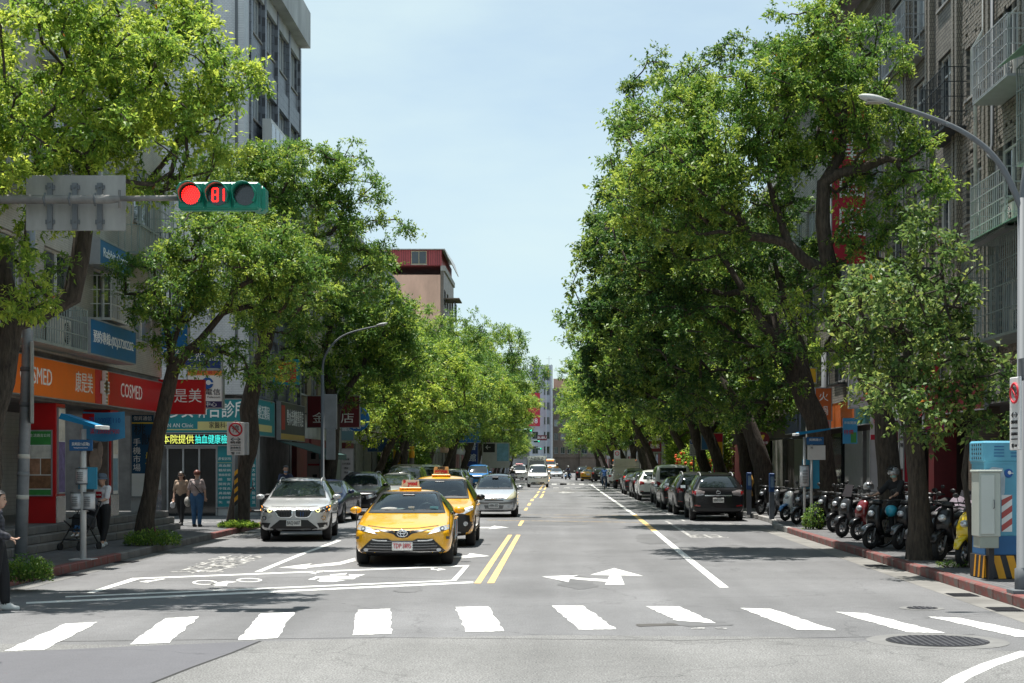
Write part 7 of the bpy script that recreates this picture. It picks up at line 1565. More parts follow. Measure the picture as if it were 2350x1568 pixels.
B = (6.5,21.8,.15); lamp_post('tall curved street lamp beside the right-hand utility cabinets', B, GZ(455,21.8)-.15, B[0]-GX(2030,21.8), -1, GZ(234,21.8)-.15, arm=arm_pts([(2345,480),(2328,440),(2300,385),(2260,338),(2200,297),(2120,264),(2028,234)], 21.8, B))
B = (-9.0,60.4,.15); lamp_post('distant curved street lamp rising by the left-hand shops', B, GZ(858,60.4)-.15, GX(868,60.4)+9.0, 1, GZ(747,60.4)-.15, False, arm_pts([(740,870),(743,826),(764,790),(800,765),(868,748)], 60.4, B))
q = MB(); q.cbox((0,0,0),(.5,.25,1.35),0,None,.02); tag(q.build('junction_box', mat('box_grey',(.2,.21,.22),.6,var=.15), None, (-8.72,60.6,GZ(945,60.4))), 'grey junction box on the distant lamp post', 'junction box')
q = MB(); q.cbox((0,0,0),(.35,.2,1.2),0,None,.02); tag(q.build('junction_box', MATS['box_grey'], None, (-8.7,60.55,GZ(1020,60.4))), 'lower grey box under the junction box of the lamp post', 'junction box')

# grey pole at the left edge with an edge-on plate
e = empty('utility_pole', (GX(47,28.8),28.8,.15), R(0), 'weathered grey pole with steel bands at the left edge', 'pole')
q = MB(); q.tube([(0,0,0),(.14,0,4.3),(.2,0,6.6)], [.115,.095,.085], 16); q.build('pole', mat('worn_grey_pole',(.26,.28,.30),.6,.3,var=.3,scale=2.5), e)
for z, mm in ((1.62,MATS['box_grey']),(1.95,ACM),(2.9,STEEL),(3.55,STEEL),(1.2,ACM)):
    q = MB(); q.tube([(.033*z*.98-.002,0,z-.04),(.033*z*.98,0,z+.04)], .113, 16); q.build('band', mm, e)
q = MB(); q.cbox((.23,-.06,3.3),(.07,.45,1.5),0,(0,0,R(18)),.015); q.build('plate', mat('plate_back',(.3,.3,.28),.5,.2,var=.2), e)

# bus stops
def cyl_board(e, x, z, r, h, txt=None):
    q = MB(); q.tube([(x,0,z-h/2),(x,0,z+h/2)], r, 20); c_ = q.build('timetable', mat('timetable_white',(.55,.56,.58),.4,var=.12,scale=12), e)
    for dz in (-h/2-.012, h/2+.012): q = MB(); q.tube([(x,0,z+dz-.012),(x,0,z+dz+.012)], r*1.06, 20); q.build('timetable_cap', STEEL, c_)
    for k in range(5): letters(c_, '||||||||', 'cam', (x,-r-.002,z-h*.3+k*h*.14), h*.1, L_BLACK, fit=r*1.0)
    return c_
BUSB = mat('bus_blue', (.008,.10,.27), .4, var=.08); BUSC = mat('bus_canopy_blue', (.012,.17,.34), .7, var=.12, spec=.2)
def canopy(e, x0, x1, z0, z1, m):
    q = MB(); q.prism([(x0,z0),(x1,z1),(x1+.02,z1+.05),(x0+.05,z0+.1)], (0,0,0), (1,0,0), (0,0,1), (0,1,0), -.28, .28); c_ = q.build('canopy', m, e); s = 1 if z1 < z0 else -1
    q = MB(); xe, ze = (x1, z1) if s > 0 else (x0, z0); q.cbox((xe,0,ze+.03),(.12,.58,.07),0,None,.01); q.build('canopy_tip', WHITE, c_)
BY = 29.6; bx = GX(191,BY)
e = empty('bus_stop', (bx,BY,.15), 0, 'white bus stop post with slanted blue canopy in front of the drugstore', 'bus stop')
def bz(y): return GZ(y,BY)-.15
q = MB(); q.tube([(0,0,0),(0,0,bz(985))], .058, 16); q.cbox((0,0,.008),(.42,.42,.016)); q.build('post', mat('post_white',(.55,.55,.54),.45,var=.15), e)
canopy(e, -.38, .36, bz(962), bz(985), BUSC)
q = MB(); q.cbox((-.02,-.07,bz(1022)),(.44,.04,.21),0,None,.008); p = q.build('stop_plate', BUSB, e); letters(p, '\u5433\u8208\u570b\u5c0f(\u838a\u656c)', 'cam', (-.02,-.093,bz(1020)), .07, L_WHITE, fit=.33); letters(p, 'Wuxing Elementary School', 'cam', (-.02,-.093,bz(1028)), .03, L_WHITE, fit=.26)
q = MB(); q.cbox((.06,.09,bz(1098)),(.36,.05,.42),0,None,.01); q.build('map_panel', mat('map_blue',(.02,.22,.36),.4,var=.15), e)
cyl_board(e, -.03, bz(1093), .105, .27); cyl_board(e, -.13, bz(1150), .105, .29); cyl_board(e, .11, bz(1150), .11, .29)
BY = 45.3; bx = GX(1846,BY)
e = empty('bus_stop', (bx,BY,.15), 0, 'bus stop post with blue canopy in the shade of the right-hand trees', 'bus stop')
for dx in (0,.2): q = MB(); q.tube([(dx,0,0),(dx,0,bz(1003))], .04, 12); q.build('post', mat('post_white',(.55,.55,.54),.45,var=.15), e)
canopy(e, -.25, .7, bz(1000), bz(987), BUSC)
q = MB(); q.cbox((.3,-.06,bz(1012)),(.5,.04,.22),0,None,.008); p = q.build('stop_plate', BUSB, e); letters(p, '\u5433\u8208\u570b\u5c0f', 'cam', (.3,-.083,bz(1010)), .08, L_WHITE, fit=.36)
q = MB(); q.cbox((.34,-.055,bz(1039)),(.52,.04,.42),0,None,.008); p = q.build('route_plate', mat('plate_white',(.55,.54,.52),.5,var=.1), e); letters(p, '33', 'cam', (.2,-.078,bz(1028)), .08, L_BLACK)
q = MB(); q.cbox((.2,.08,bz(1088)),(.5,.04,.85),0,None,.008); q.build('map_panel', mat('map_blue',(.02,.22,.36),.4,var=.15), e)
cyl_board(e, 0, bz(1093), .135, .6)

# no-parking boards
NP = mat('np_white',(.66,.65,.64),.45,var=.06)
def no_parking(label, loc, rz, w, h, z, pole=True, arrow=True, box=.25):
    e = empty('no_parking_sign', loc, rz, label, 'road sign')
    q = MB(); q.cbox((0,0,z),(w,.03,h),0,None,.01); p = q.build('board', NP, e)
    if box: q = MB(); q.cbox((w*.42,box/2+.02,z),(w*.5,box,h*.98),0,None,.015); q.build('back_box', mat('np_box',(.36,.37,.38),.6,var=.15), e)
    q = MB(); rr_ = w*.36; cz = z+h*.28; q.tube([(rr_*math.cos(2*PI*i/24),-.02,cz+rr_*math.sin(2*PI*i/24)) for i in range(25)], w*.05, 6, caps=False); q.tube([(-rr_*.7,-.021,cz+rr_*.7),(rr_*.7,-.021,cz-rr_*.7)], w*.04, 6); q.build('ban_ring', L_RED, p)
    letters(p, '\u505c', 'cam', (0,-.014,cz), w*.44, L_BLACK)
    for t, dz, s, m in (('\u2194',-.02,.32,L_BLACK),('\u9a0e\u6a13',-.12,.15,L_BLACK),('SIDEWALK',-.2,.09,L_BLACK),('\u9055\u8005\u62d6\u540a',-.28,.13,L_BLACK),('TOW-AWAY ZONE',-.35,.07,L_BLACK),('\u260e 110',-.44,.15,L_BLACK)): letters(p, t, 'cam', (0,-.014,z+h*dz), w*s, m, fit=w*(.6 if dz != -.44 else .5))
    return e
NY = 45.0; e = no_parking('white no-parking board on a black and yellow striped pole', (GX(541,NY),NY,.15), 0, .5, .95, GZ(1007,NY)-.15)
q = MB(); q.tube([(0,.05,0),(0,.05,GZ(965,NY)-.15)], .05, 12); q.build('pole', STEEL, e)
BY_ = mat('hazard_yellow',(.72,.33,.01),.5,var=.1)
for k in range(8):
    z = GZ(1160,NY)-.15+k*.125; q = MB(); vs = [(.052*math.cos(2*PI*i/16), .05+.052*math.sin(2*PI*i/16), z+.05*math.cos(2*PI*i/16)+dz) for dz in (0,.125) for i in range(16)]
    q.add(vs, [(i,(i+1) % 16,16+(i+1) % 16,16+i) for i in range(16)], 0, True); q.build('stripe', BY_ if k % 2 else L_BLACK, e)
e = no_parking('narrow no-parking board fixed to the right-hand street lamp', (GX(2331,21.4),21.4,.15), R(-84), .36, 1.0, GZ(950,21.5)-.15, box=0)
q = MB(); q.cbox((.1,.06,0),(.2,.05,.3)); q2 = q.build('bracket', STEEL, e, (0,0,GZ(850,21.5)-.15))
sgn = empty('street_name_plate', (6.56,21.7,.15), 0, 'small arrow plate high on the right-hand street lamp', 'road sign'); q = MB(); q.cbox((.02,-.1,GZ(905,21.7)),(.16,.02,.0001+.28),0,None,.004); q.build('board', NP, sgn)
e = empty('parking_sign', (GX(1592,82),82,.15), 0, 'white parking sign with blue P beside the flowering bush', 'road sign')
q = MB(); q.tube([(0,.04,0),(0,.04,GZ(960,82))], .05, 10); q.build('pole', STEEL, e); q = MB(); q.cbox((0,0,GZ(1028,82)-.15),(.42,.03,.85),0,None,.01); p = q.build('board', NP, e)
q = MB(); z_ = GZ(1028,82)-.15; q.box(-.19,-.02,-.021,-.0155,z_+.2,z_+.39); b = q.build('blue_field', L_BLUE, p); letters(b, 'P', 'cam', (-.105,-.0215,z_+.295), .17, L_WHITE)
for i, t in enumerate(('\u9031\u4e00\u81f3\u9031\u516d','Mon - Sat','07:00-20:00','\u6bcf\u5c0f\u664240\u5143','\u260e 27269600')): letters(p, t, 'cam', (0,-.016,z_+.1-.11*i), .075, L_BLACK, fit=.34)
e = empty('no_parking_sign', (GX(1416,150),150,.15), 0, 'far small no-parking board on a thin pole', 'road sign'); q = MB(); q.tube([(0,0,0),(0,0,3.2)], .05, 8); q.build('pole', STEEL, e); q = MB(); q.cbox((0,-.06,2.6),(.6,.03,1.1)); b = q.build('board', NP, e); q = MB(); q.tube([(.18*math.cos(2*PI*i/14),-.08,2.85+.18*math.sin(2*PI*i/14)) for i in range(15)], .03, 5); q.build('ban_ring', L_RED, b)

# far traffic signals, lit green
for (x, y, Y, side, lb) in ((1212,988,204,-1,'nearest of the far green signals over the left-hand lane'),(1232,1013,290,-1,'second far green signal over the left-hand lane'),(1322,1008,246,1,'far green signal hanging from the right-hand trees'),(1350,971,196,1,'far green signal half hidden by right-hand leaves'),(1237,1030,325,-1,'farthest small green signal at the end of the street')):
    px = 9*side*.98 if side > 0 else -9; e = empty('traffic_signal', (px,Y,.15), 0, lb, 'traffic light'); X_, Z_ = GX(x,Y), GZ(y,Y)-.15
    q = MB(); q.tube([(0,0,0),(0,0,Z_+.5)], .1, 8); q.build('pole', STEEL, e); q = MB(); q.tube([(0,.2,Z_+.05),(X_-px,.2,Z_+.05)], .05, 6); q.build('arm', STEEL, e); signal_head('signal_head', e, (X_-px,0,Z_), 1.0, 2)

# utility cabinets on the right-hand corner
CY_ = 24.6; x0 = GX(2262,CY_)
e = empty('utility_cabinet', (x0,CY_,.15), R(4), 'sky blue telecom cabinet on a black and yellow plinth', 'utility cabinet')
SKYB = mat('cabinet_blue',(.10,.34,.47),.45,var=.14,scale=2.2); WORN = mat('cabinet_worn',(.42,.50,.55),.55,var=.2,scale=3)
q = MB(); q.cbox((.37,.3,.19),(.82,.66,.37),0,None,.01); pl_ = q.build('plinth', L_BLACK, e)
for k in range(4): q = MB(); q.prism([(-.02+k*.22,.0),(.10+k*.22,.0),(.0+k*.22,.36),(-.12+k*.22,.36)] if k else [(-.03,.02),(.08,.02),(-.02,.36),(-.03,.36)], (0,-.031,.005), (1,0,0), (0,0,1), (0,-1,0), 0, .004); q.build('hazard_stripe', BY_, pl_)
for k in range(3): q = MB(); q.prism([(-.28-.1+k*.2,.01),(-.22-.08+k*.2,.01),(-.28-.1+k*.2,.36),(-.36-.08+k*.2,.36)], (-.041,.35,.005), (0,1,0), (0,0,1), (-1,0,0), 0, .004); q.build('hazard_stripe', BY_, pl_)
q = MB(); q.cbox((.35,.3,.53),(.72,.6,.32),0,None,.01); q.build('base', mat('cabinet_deep_blue',(.012,.11,.28),.45,var=.12), e)
q = MB(); q.cbox((.35,.3,1.25),(.74,.62,1.16),0,None,.012); b = q.build('body', SKYB, e)
q = MB(); q.cbox((.35,.3,2.0),(.8,.68,.34),0,None,.03); q.cbox((.35,.3,1.825),(.76,.64,.03)); q.build('top', SKYB, e)
for k in range(2):
    for j in range(4): q = MB(); q.cbox((.2+.27*k,-.045,1.93+.05*j),(.16,.012,.014)); q.build('vent', BUSB, e)
for i in range(5):
    for j in range(4): q = MB(); q.cyl((-.056,.08+.1*i,1.9+.07*j),(-.048,.08+.1*i,1.9+.07*j),.018,8); q.build('vent_hole', L_BLACK, e)
q = MB(); q.prism([(.02,.9),(.12,.84),(.2,.95),(.21,1.2),(.3,1.35),(.31,1.6),(.27,1.74),(.1,1.76),(.02,1.7)], (0,-.012,0), (1,0,0), (0,0,1), (0,-1,0), 0, .004); q.build('worn_patch', WORN, b)
q = MB(); q.ball((.36,-.02,1.66),(.07,.005,.07),14,8); lg = q.build('logo', L_BLUE, b); q = MB(); q.ball((.375,-.026,1.67),(.03,.004,.03),10,6); q.box(.37,.435,-.03,-.026,1.655,1.668); q.build('logo_swirl', WHITE, lg)
q = MB(); q.box(.25,.42,-.0165,-.0125,.74,1.32); ws_ = q.build('hazard_plate', WHITE, b)
for k in range(3): z = .74+.2*k; q = MB(); q.prism([(.25,z),(.42,z+.12),(.42,z+.22) if k < 2 else (.42,z+.18),(.25,z+.1)], (0,-.0175,0), (1,0,0), (0,0,1), (0,-1,0), 0, .002); q.build('red_stripe', mat('faded_red',(.45,.08,.07),.5,var=.15), ws_)
q = MB(); q.box(.60,.612,-.016,-.0125,.72,1.8); q.build('door_gap', BUSB, b)
e = empty('utility_cabinet', (GX(2250,24.2),24.2,.15), R(2), 'pale green-grey electric cabinet standing before the blue cabinet', 'utility cabinet')
GREYC = mat('cabinet_grey',(.42,.45,.40),.45,var=.08,scale=2)
q = MB(); q.cbox((.15,.2,.62),(.3,.35,.24),0,None,.01); q.build('base', mat('cabinet_grey_dark',(.30,.33,.28),.5,var=.1), e); q = MB(); q.box(.2,.28,.2,.36,0,.5); q.build('stand', L_BLACK, e)
q = MB(); q.cbox((.15,.2,1.18),(.34,.4,1.0),0,None,.012); b = q.build('body', GREYC, e); q = MB(); q.cbox((.15,.2,1.695),(.38,.44,.04),0,None,.01); q.build('lid', GREYC, e)
q = MB(); q.cbox((.11,-.01,1.18),(.22,.025,.92),0,None,.008); d = q.build('door', mat('cabinet_door',(.50,.53,.49),.4,var=.06,scale=1.5), b)
q = MB(); q.tube([(.2,-.03,1.12),(.2,-.06,1.13),(.2,-.06,1.24),(.2,-.03,1.25)], .008, 6); q.build('handle', STEEL, d)

# traffic cone, blue posts, little pole boxes
X_, Y_ = GD(346,1228,.15); e = empty('traffic_cone', (X_,Y_,.15), 0, 'orange traffic cone with white band behind the forked tree', 'traffic cone')
CONE = mat('cone_orange',(.75,.07,.02),.5,var=.08); q = MB(); q.cbox((0,0,.02),(.3,.3,.04),0,None,.01); q.tube([(0,0,.04),(0,0,.68)],[.13,.03],18); q.build('cone', CONE, e); q = MB(); q.tube([(0,0,.28),(0,0,.46)],[.0975,.069],18,0,False); q.build('band', WHITE, e)
for (x, y, lb) in ((1771,1192,'blue and grey meter post nearest the right-hand bus stop'),(1719,1182,'second blue meter post behind the nearest parked car')):
    X_, Y_ = GD(x,y,.15); e = empty('meter_post', (X_,Y_,.15), 0, lb, 'post'); q = MB(); q.cbox((0,0,.45),(.16,.16,.9),0,None,.01); q.build('shaft', mat('post_grey',(.1,.11,.13),.5,var=.15), e); q = MB(); q.cbox((0,0,1.2),(.17,.17,.62),0,None,.02); q.build('head', mat('post_blue',(.012,.06,.2),.45,var=.1), e); q = MB(); q.box(-.05,.05,-.092,-.087,1.05,1.4); q.build('label_plate', mat('post_label',(.2,.3,.42),.5,var=.2), e)
e = empty('utility_pole', (GX(1872,58)+.3,58,.15), 0, 'slim grey pole with pale meter box behind the massive trunk', 'pole'); q = MB(); q.tube([(0,0,0),(0,0,6)], .09, 10); q.build('pole', STEEL, e); q = MB(); q.cbox((-.5,-.1,GZ(998,58)),(.34,.2,.55),0,None,.01); q.build('meter_box', ACM, e); q = MB(); q.cbox((-.25,-.12,GZ(968,58)),(.7,.3,.08),0,(0,.25,0)); q.build('box_hood', ACM, e)
e = empty('utility_pole', (GX(945,95),95,.15), 0, 'dark utility pole beyond the parked vans with yellow warning band', 'pole'); q = MB(); q.tube([(0,0,0),(0,0,7)], [.16,.12], 10); q.build('pole', CONC_DK, e); q = MB(); q.tube([(0,0,2.2),(0,0,2.9)], .175, 10, 0, False); q.build('band', BY_, e); q = MB(); q.cbox((-.35,-.1,4.6),(.4,.3,.9),0,None,.02); q.build('box', MATS['box_grey'], e)

# ================================================================== scooters, bicycles, people
def spoke_wheel(r, w, spokes=True, n=22):
    q = MB(); q.tube([(0, (r-w)*math.cos(2*PI*i/n), (r-w)*math.sin(2*PI*i/n)) for i in range(n+1)], w, 8, 0, False); tyre = q.mesh('wheel', RUBBER)
    q = MB(); q.tube([(0, (r-2*w)*math.cos(2*PI*i/n), (r-2*w)*math.sin(2*PI*i/n)) for i in range(n+1)], w*.35, 5, 0, False)
    k = 14 if w < .03 else 5
    for i in range(k): a = 2*PI*i/k; q.tube([(0,0,0),(0,(r-2*w)*math.cos(a),(r-2*w)*math.sin(a))], .003 if w < .03 else .018, 4)
    q.cyl((-.05,0,0),(.05,0,0), .02 if w < .03 else .06, 10); return tyre, q.mesh('rim', RIM)
SW_ = spoke_wheel(.245, .055); BW_ = spoke_wheel(.33, .019)
SEATM = mat('scooter_seat',(.015,.015,.016),.55,var=.15); SC_DK = mat('scooter_dark',(.02,.021,.023),.4,var=.15)
def scooter_proto():
    e = empty('scooter', (0,0,0))
    for y in (-.62,.6): w = link('wheel', SW_[0], e, (0,y,.245)); link('rim', SW_[1], w)
    q = MB(); etube(q, [(0,-.90,.33),(0,-.80,.47),(0,-.64,.53),(0,-.45,.47)], [(.05,.02),(.085,.03),(.09,.03),(.07,.025)], 10); q.build('front_fender', C_WHITE, e)
    q = MB(); q.tube([(.07,-.62,.245),(.075,-.5,.62)], .022, 8); q.tube([(-.07,-.62,.245),(-.075,-.5,.62)], .022, 8); q.tube([(0,-.5,.6),(0,-.34,1.0)], .03, 8); q.build('fork', STEEL, e)
    q = MB(); etube(q, [(0,-.36,.30),(0,-.50,.48),(0,-.53,.68),(0,-.46,.86),(0,-.38,.98)], [(.17,.05),(.19,.08),(.18,.10),(.15,.09),(.09,.05)], 14); q.build('front_shield', C_WHITE, e)
    q = MB(); q.ball((0,-.60,.76),(.085,.06,.07),14,8); q.build('headlight', LAMP, e)
    for s in (-1,1): q = MB(); q.ball((s*.13,-.53,.70),(.045,.05,.03),10,6); q.build('indicator', mat('indicator_amber',(.5,.16,.01),.2,var=0,coat=1), e)
    q = MB(); etube(q, [(0,-.40,.97),(0,-.40,1.05)], [(.13,.09),(.10,.07)], 12); q.build('dash', SC_DK, e)
    q = MB(); q.tube([(-.36,-.27,1.02),(-.2,-.34,1.04),(0,-.37,1.02),(.2,-.34,1.04),(.36,-.27,1.02)], .016, 8); hb = q.build('handlebar', SC_DK, e)
    for s in (-1,1):
        q = MB(); q.tube([(s*.25,-.32,1.04),(s*.31,-.30,1.2)], .008, 5); q.build('mirror_stalk', BLACK, hb); q = MB(); q.ball((s*.33,-.30,1.23),(.065,.02,.045),10,7); q.build('mirror', BLACK, hb); q = MB(); q.tube([(s*.29,-.29,1.03),(s*.38,-.26,1.02)], .022, 8); q.build('grip', RUBBER, hb)
    q = MB(); q.cbox((0,-.16,.29),(.32,.5,.08),0,None,.025); q.build('floorboard', SC_DK, e)
    q = MB(); etube(q, [(0,.05,.40),(0,.20,.58),(0,.45,.62),(0,.75,.68),(0,.92,.72)], [(.13,.10),(.16,.16),(.17,.17),(.14,.11),(.06,.05)], 14); q.build('rear_body', C_WHITE, e)
    q = MB(); etube(q, [(0,.0,.76),(0,.15,.80),(0,.45,.80),(0,.70,.86),(0,.84,.86)], [(.09,.035),(.14,.05),(.15,.055),(.13,.05),(.09,.03)], 12); q.build('seat', SEATM, e)
    q = MB(); q.ball((0,.93,.70),(.10,.04,.04),10,6); q.build('tail_light', TAIL, e)
    q = MB(); q.tube([(-.1,.88,.80),(-.1,.98,.84),(.1,.98,.84),(.1,.88,.80)], .014, 6); q.build('grab_rail', STEEL, e)
    q = MB(); q.cbox((0,.95,.52),(.26,.012,.14),0,(.25,0,0)); q.build('number_plate', PLATE, e)
    q = MB(); q.tube([(.16,.1,.26),(.19,.45,.27),(.19,.9,.36)], [.03,.05,.055], 10); q.build('exhaust', SC_DK, e); q = MB(); q.cbox((-.1,.42,.30),(.12,.55,.2),0,None,.05); q.build('engine_case', SC_DK, e)
    q = MB(); q.tube([(.08,.05,.26),(.22,.02,.02)], .012, 6); q.build('side_stand', STEEL, e)
    return e
SPROTO = scooter_proto()
def put_scooter(first, label, loc, rz, col, trim=None, tilt=0.05, group=None, screen=False, s=1.0):
    e = SPROTO if first else copy_tree(SPROTO); e.location = loc; e.rotation_euler = (0, tilt, rz); e.scale = (s,s,s); tag(e, label, 'scooter', group)
    for c in e.children:
        n = c.name.split('.')[0]
        if n in ('front_fender','rear_body'): omat(c, trim or col)
        elif n == 'front_shield': omat(c, col)
    if screen: q = MB(); q.prism([(-.14,0),(.14,0),(.11,.3),(-.11,.3)], (0,-.5,.98), (1,0,0), Vector((0,.35,1)).normalized(), (0,-1,.3), 0, .006); q.build('windscreen', mat('smoke_screen',(.06,.055,.06),.1,var=.2,spec=.8), e)
    return e
SCY = paint('scooter_yellow',(.72,.50,.01)); SCR = paint('scooter_red',(.16,.008,.012)); SCB = paint('scooter_brown',(.28,.13,.08)); SCBL = paint('scooter_blue',(.03,.2,.5)); SCG = paint('scooter_grey',(.10,.105,.115),.4)
GS = 'scooters parked on the right-hand pavement'; a_ = R(-46)
def fw(x, y, z=.15):                                    # front-wheel contact in the picture -> scooter origin
    X, Y = GD(x, y, z); return X, Y
def place(first, label, x, y, rz, col, trim=None, **k):
    X, Y = fw(x, y); return put_scooter(first, label, (X-math.sin(rz)*.62, Y+math.cos(rz)*.62, .15), rz, col, trim, group=GS, **k)
place(True, 'bright yellow scooter parked beside the utility cabinets', 2208, 1302, R(-40), SCY)
place(False, 'big black scooter between the yellow scooter and thick trunk', 2158, 1287, R(-42), C_BLACK, s=1.05)
place(False, 'black scooter with purple-grey cover behind the big black scooter', 2203, 1266, R(-35), SCG, screen=True)
place(False, 'dark scooter whose front pokes out behind the thick trunk', 2096, 1272, R(-48), C_GREY)
RS = place(False, 'black scooter carrying the masked rider in the right-hand shade', 1998, 1261, R(-52), C_BLACK, SCG, tilt=0.0)
place(False, 'dark red scooter left of the masked rider', 1968, 1240, R(-55), SCR, C_BLACK)
place(False, 'black scooter with clear lamp by the kerb left of the red one', 1933, 1234, R(-50), C_GREY, s=1.03, screen=True)
place(False, 'black scooter half behind the massive leaning trunk', 1880, 1215, R(-48), C_BLACK)
place(False, 'white and blue scooter parked behind the bus stop post', 1802, 1196, R(-50), C_WHITE, SCBL)
place(False, 'dark scooter right of the white and blue scooter', 1850, 1196, R(-46), C_GREY)
place(False, 'grey scooter beside the blue meter post', 1772, 1188, R(-50), SCG)
place(False, 'black scooter behind the nearest parked black SUV', 1745, 1182, R(-48), C_BLACK)
place(False, 'silver-tailed black scooter deep in the right-hand shade', 2035, 1222, R(-44), C_BLACK, SCG)
place(False, 'grey scooter behind the masked rider by the shop', 2075, 1216, R(-40), SCG)
place(False, 'black scooter near the shop wall left of the rider', 1905, 1196, R(-46), C_BLACK)
place(False, 'black scooter squeezed between rider and dark red scooter', 2022, 1243, R(-46), C_BLACK)
place(False, 'black scooter just left of the thick rough trunk', 2062, 1262, R(-44), C_BLACK, SCG)
place(False, 'dark scooter squeezed against the massive leaning trunk', 1912, 1222, R(-52), C_BLACK)
place(False, 'black scooter with grey tail behind the meter post', 1828, 1204, R(-50), C_BLACK, SCG)
place(False, 'black scooter by the wall under the blue food banner', 1950, 1196, R(-40), C_BLACK)
place(False, 'dark scooter at the back beside the red pillar board', 2120, 1222, R(-40), C_GREY)
GL = 'scooters parked on the left-hand side'
put_scooter(False, 'brown scooter with white wheel beside the clinic corner', (-9.55,50.9,.15), R(-78), SCB, SCB, group=GL)
put_scooter(False, 'black scooter between the silver SUV and the parked SUV', (-8.6,57.4,.0), R(-25), C_BLACK, group=GL, screen=True)
put_scooter(False, 'dark scooter beside the black parked SUV by the kerb', (-9.8,66.0,.15), R(-35), C_GREY, group=GL)
put_scooter(False, 'grey scooter at the kerb under the round blue sign', (-9.9,69.5,.15), R(-35), SCG, group=GL)
mb = MB(); e = empty('helmet', (GX(1993,38.2),38.2,GZ(1118,38.2)), 0, 'silver striped helmet resting on a scooter seat', 'helmet')
def helmet_parts(e, c, m, r=1.0, visor=True, stripe=None):
    q = MB(); c = Vector(c); n = 18; vs = []; rows = 9
    for j in range(rows+1):
        ph = -.25*PI*.55 + (PI/2+.25*PI*.55)*j/rows
        for i in range(n): a = 2*PI*i/n; vs.append(c+Vector((.135*r*math.cos(ph)*math.cos(a), .155*r*math.cos(ph)*math.sin(a), .135*r*math.sin(ph))))
    q.add(vs, [(j*n+i, j*n+(i+1) % n, (j+1)*n+(i+1) % n, (j+1)*n+i) for j in range(rows) for i in range(n)], 0, True); o = q.build('helmet_shell' if e.get('category') != 'helmet' else 'shell', m, e)
    if stripe:
        for s in (-.06,0,.06): q = MB(); q.tube([c+Vector((s*r*math.cos(t*.1), -.158*r*math.cos(t*PI/12-.1), .138*r*math.sin(t*PI/12)+.01)) for t in range(1,12)], .012*r, 5); q.build('stripe', stripe, o)
    if visor: q = MB(); q.prism([(-.11*r,0),(.11*r,0),(.08*r,.07*r),(-.08*r,.07*r)], c+Vector((0,-.13*r,.045*r)), (1,0,0), Vector((0,-.8,.25)).normalized(), (0,.25,.8), 0, .008); q.build('peak', BLACK, o)
    return o
HSIL = mat('helmet_silver',(.35,.36,.37),.25,.5,var=.1,coat=.5); HWH = mat('helmet_white',(.7,.7,.68),.3,var=.05,coat=.5); HBL = mat('helmet_cyan',(.03,.35,.5),.35,var=.05,coat=.4); HBK = mat('helmet_black',(.015,.015,.017),.25,var=.1,coat=.5)
helmet_parts(e, (0,0,0), HSIL, 1.0, True, L_BLACK)
e = empty('helmet', (GX(2045,33.2),33.2,GZ(1172,33.2)), 0, 'turquoise helmet hanging from the scooter of the masked rider', 'helmet'); e.rotation_euler = (R(150),R(15),0); helmet_parts(e, (0,0,0), HBL, .95)
q = MB(); vs = []; n_ = 10
for j in range(n_+1):
    for i in range(n_+1): u, v = i/n_, j/n_; vs.append(((u-.5)*.7, (v-.5)*.9, .26*math.cos((u-.5)*2.6)*(1-.5*(v-.5)**2)+.04*math.sin(u*9+v*5)))
q.add(vs, [(j*(n_+1)+i, j*(n_+1)+i+1, (j+1)*(n_+1)+i+1, (j+1)*(n_+1)+i) for j in range(n_) for i in range(n_)], 0, True)
tag(q.build('scooter_cover', mat('cover_mauve',(.16,.13,.16),.8,var=.3,scale=5), None, (GX(2195,31.5),31.5,.98), (R(12),0,R(-30))), 'crumpled mauve cover thrown over a parked scooter', 'cover')
q = MB(); q.tube([(0,0,0),(.05,.02,-.25),(-.03,0,-.5),(.06,0,-.75)], [.05,.09,.07,.05], 8); tag(q.build('raincoat', mat('raincoat_yellow',(.45,.25,.05),.7,var=.25,scale=6), None, (GX(1722,56),56,GZ(1100,56)+.15)), 'ochre raincoat hanging beside the second meter post', 'raincoat')

def bicycle(name, label, loc, rz, col, tilt=0.0):
    e = empty(name, loc, rz, label, 'bicycle'); e.rotation_euler = (0, tilt, rz)
    for y in (-.52,.52): w = link('wheel', BW_[0], e, (0,y,.33)); link('rim', BW_[1], w)
    q = MB()
    for a, b in (((0,-.36,.82),(0,.02,.30)),((0,-.34,.72),(0,.14,.74)),((0,.14,.74),(0,.02,.30)),((0,.02,.30),(0,.52,.33)),((0,.13,.72),(0,.52,.33)),((0,-.36,.84),(0,-.52,.33))): q.tube([a,b], .017, 8)
    q.build('frame', col, e); q = MB(); q.tube([(-.28,-.25,.98),(-.1,-.38,.98),(0,-.38,.94),(.1,-.38,.98),(.28,-.25,.98)], .012, 6); q.tube([(0,-.36,.8),(0,-.38,.95)], .014, 6); q.build('handlebar', BLACK, e)
    q = MB(); etube(q, [(0,.0,.86),(0,.14,.88),(0,.28,.88)], [(.03,.02),(.06,.03),(.08,.035)], 10); q.tube([(0,.14,.72),(0,.14,.86)], .014, 6); q.build('saddle', SEATM, e)
    q = MB(); q.tube([(0,.02+.09*math.cos(2*PI*i/16),.30+.09*math.sin(2*PI*i/16)) for i in range(17)], .008, 5); q.tube([(-.1,.02,.14),(.0,.02,.30),(.1,.02,.46)], .01, 5); q.build('crank', STEEL, e)
    q = MB(); q.tube([(0,.52+.36*math.cos(t*PI/8),.33+.36*math.sin(t*PI/8)) for t in range(0,8)], .022, 5); q.build('mudguard', col, e); return e
X_, Y_ = GD(2078,1258,.15); bicycle('bicycle', 'dark bicycle with white bars parked between scooters and thick trunk', (X_,Y_+.3,.15), R(-70), mat('bike_pale',(.5,.48,.42),.4,var=.1), .1)

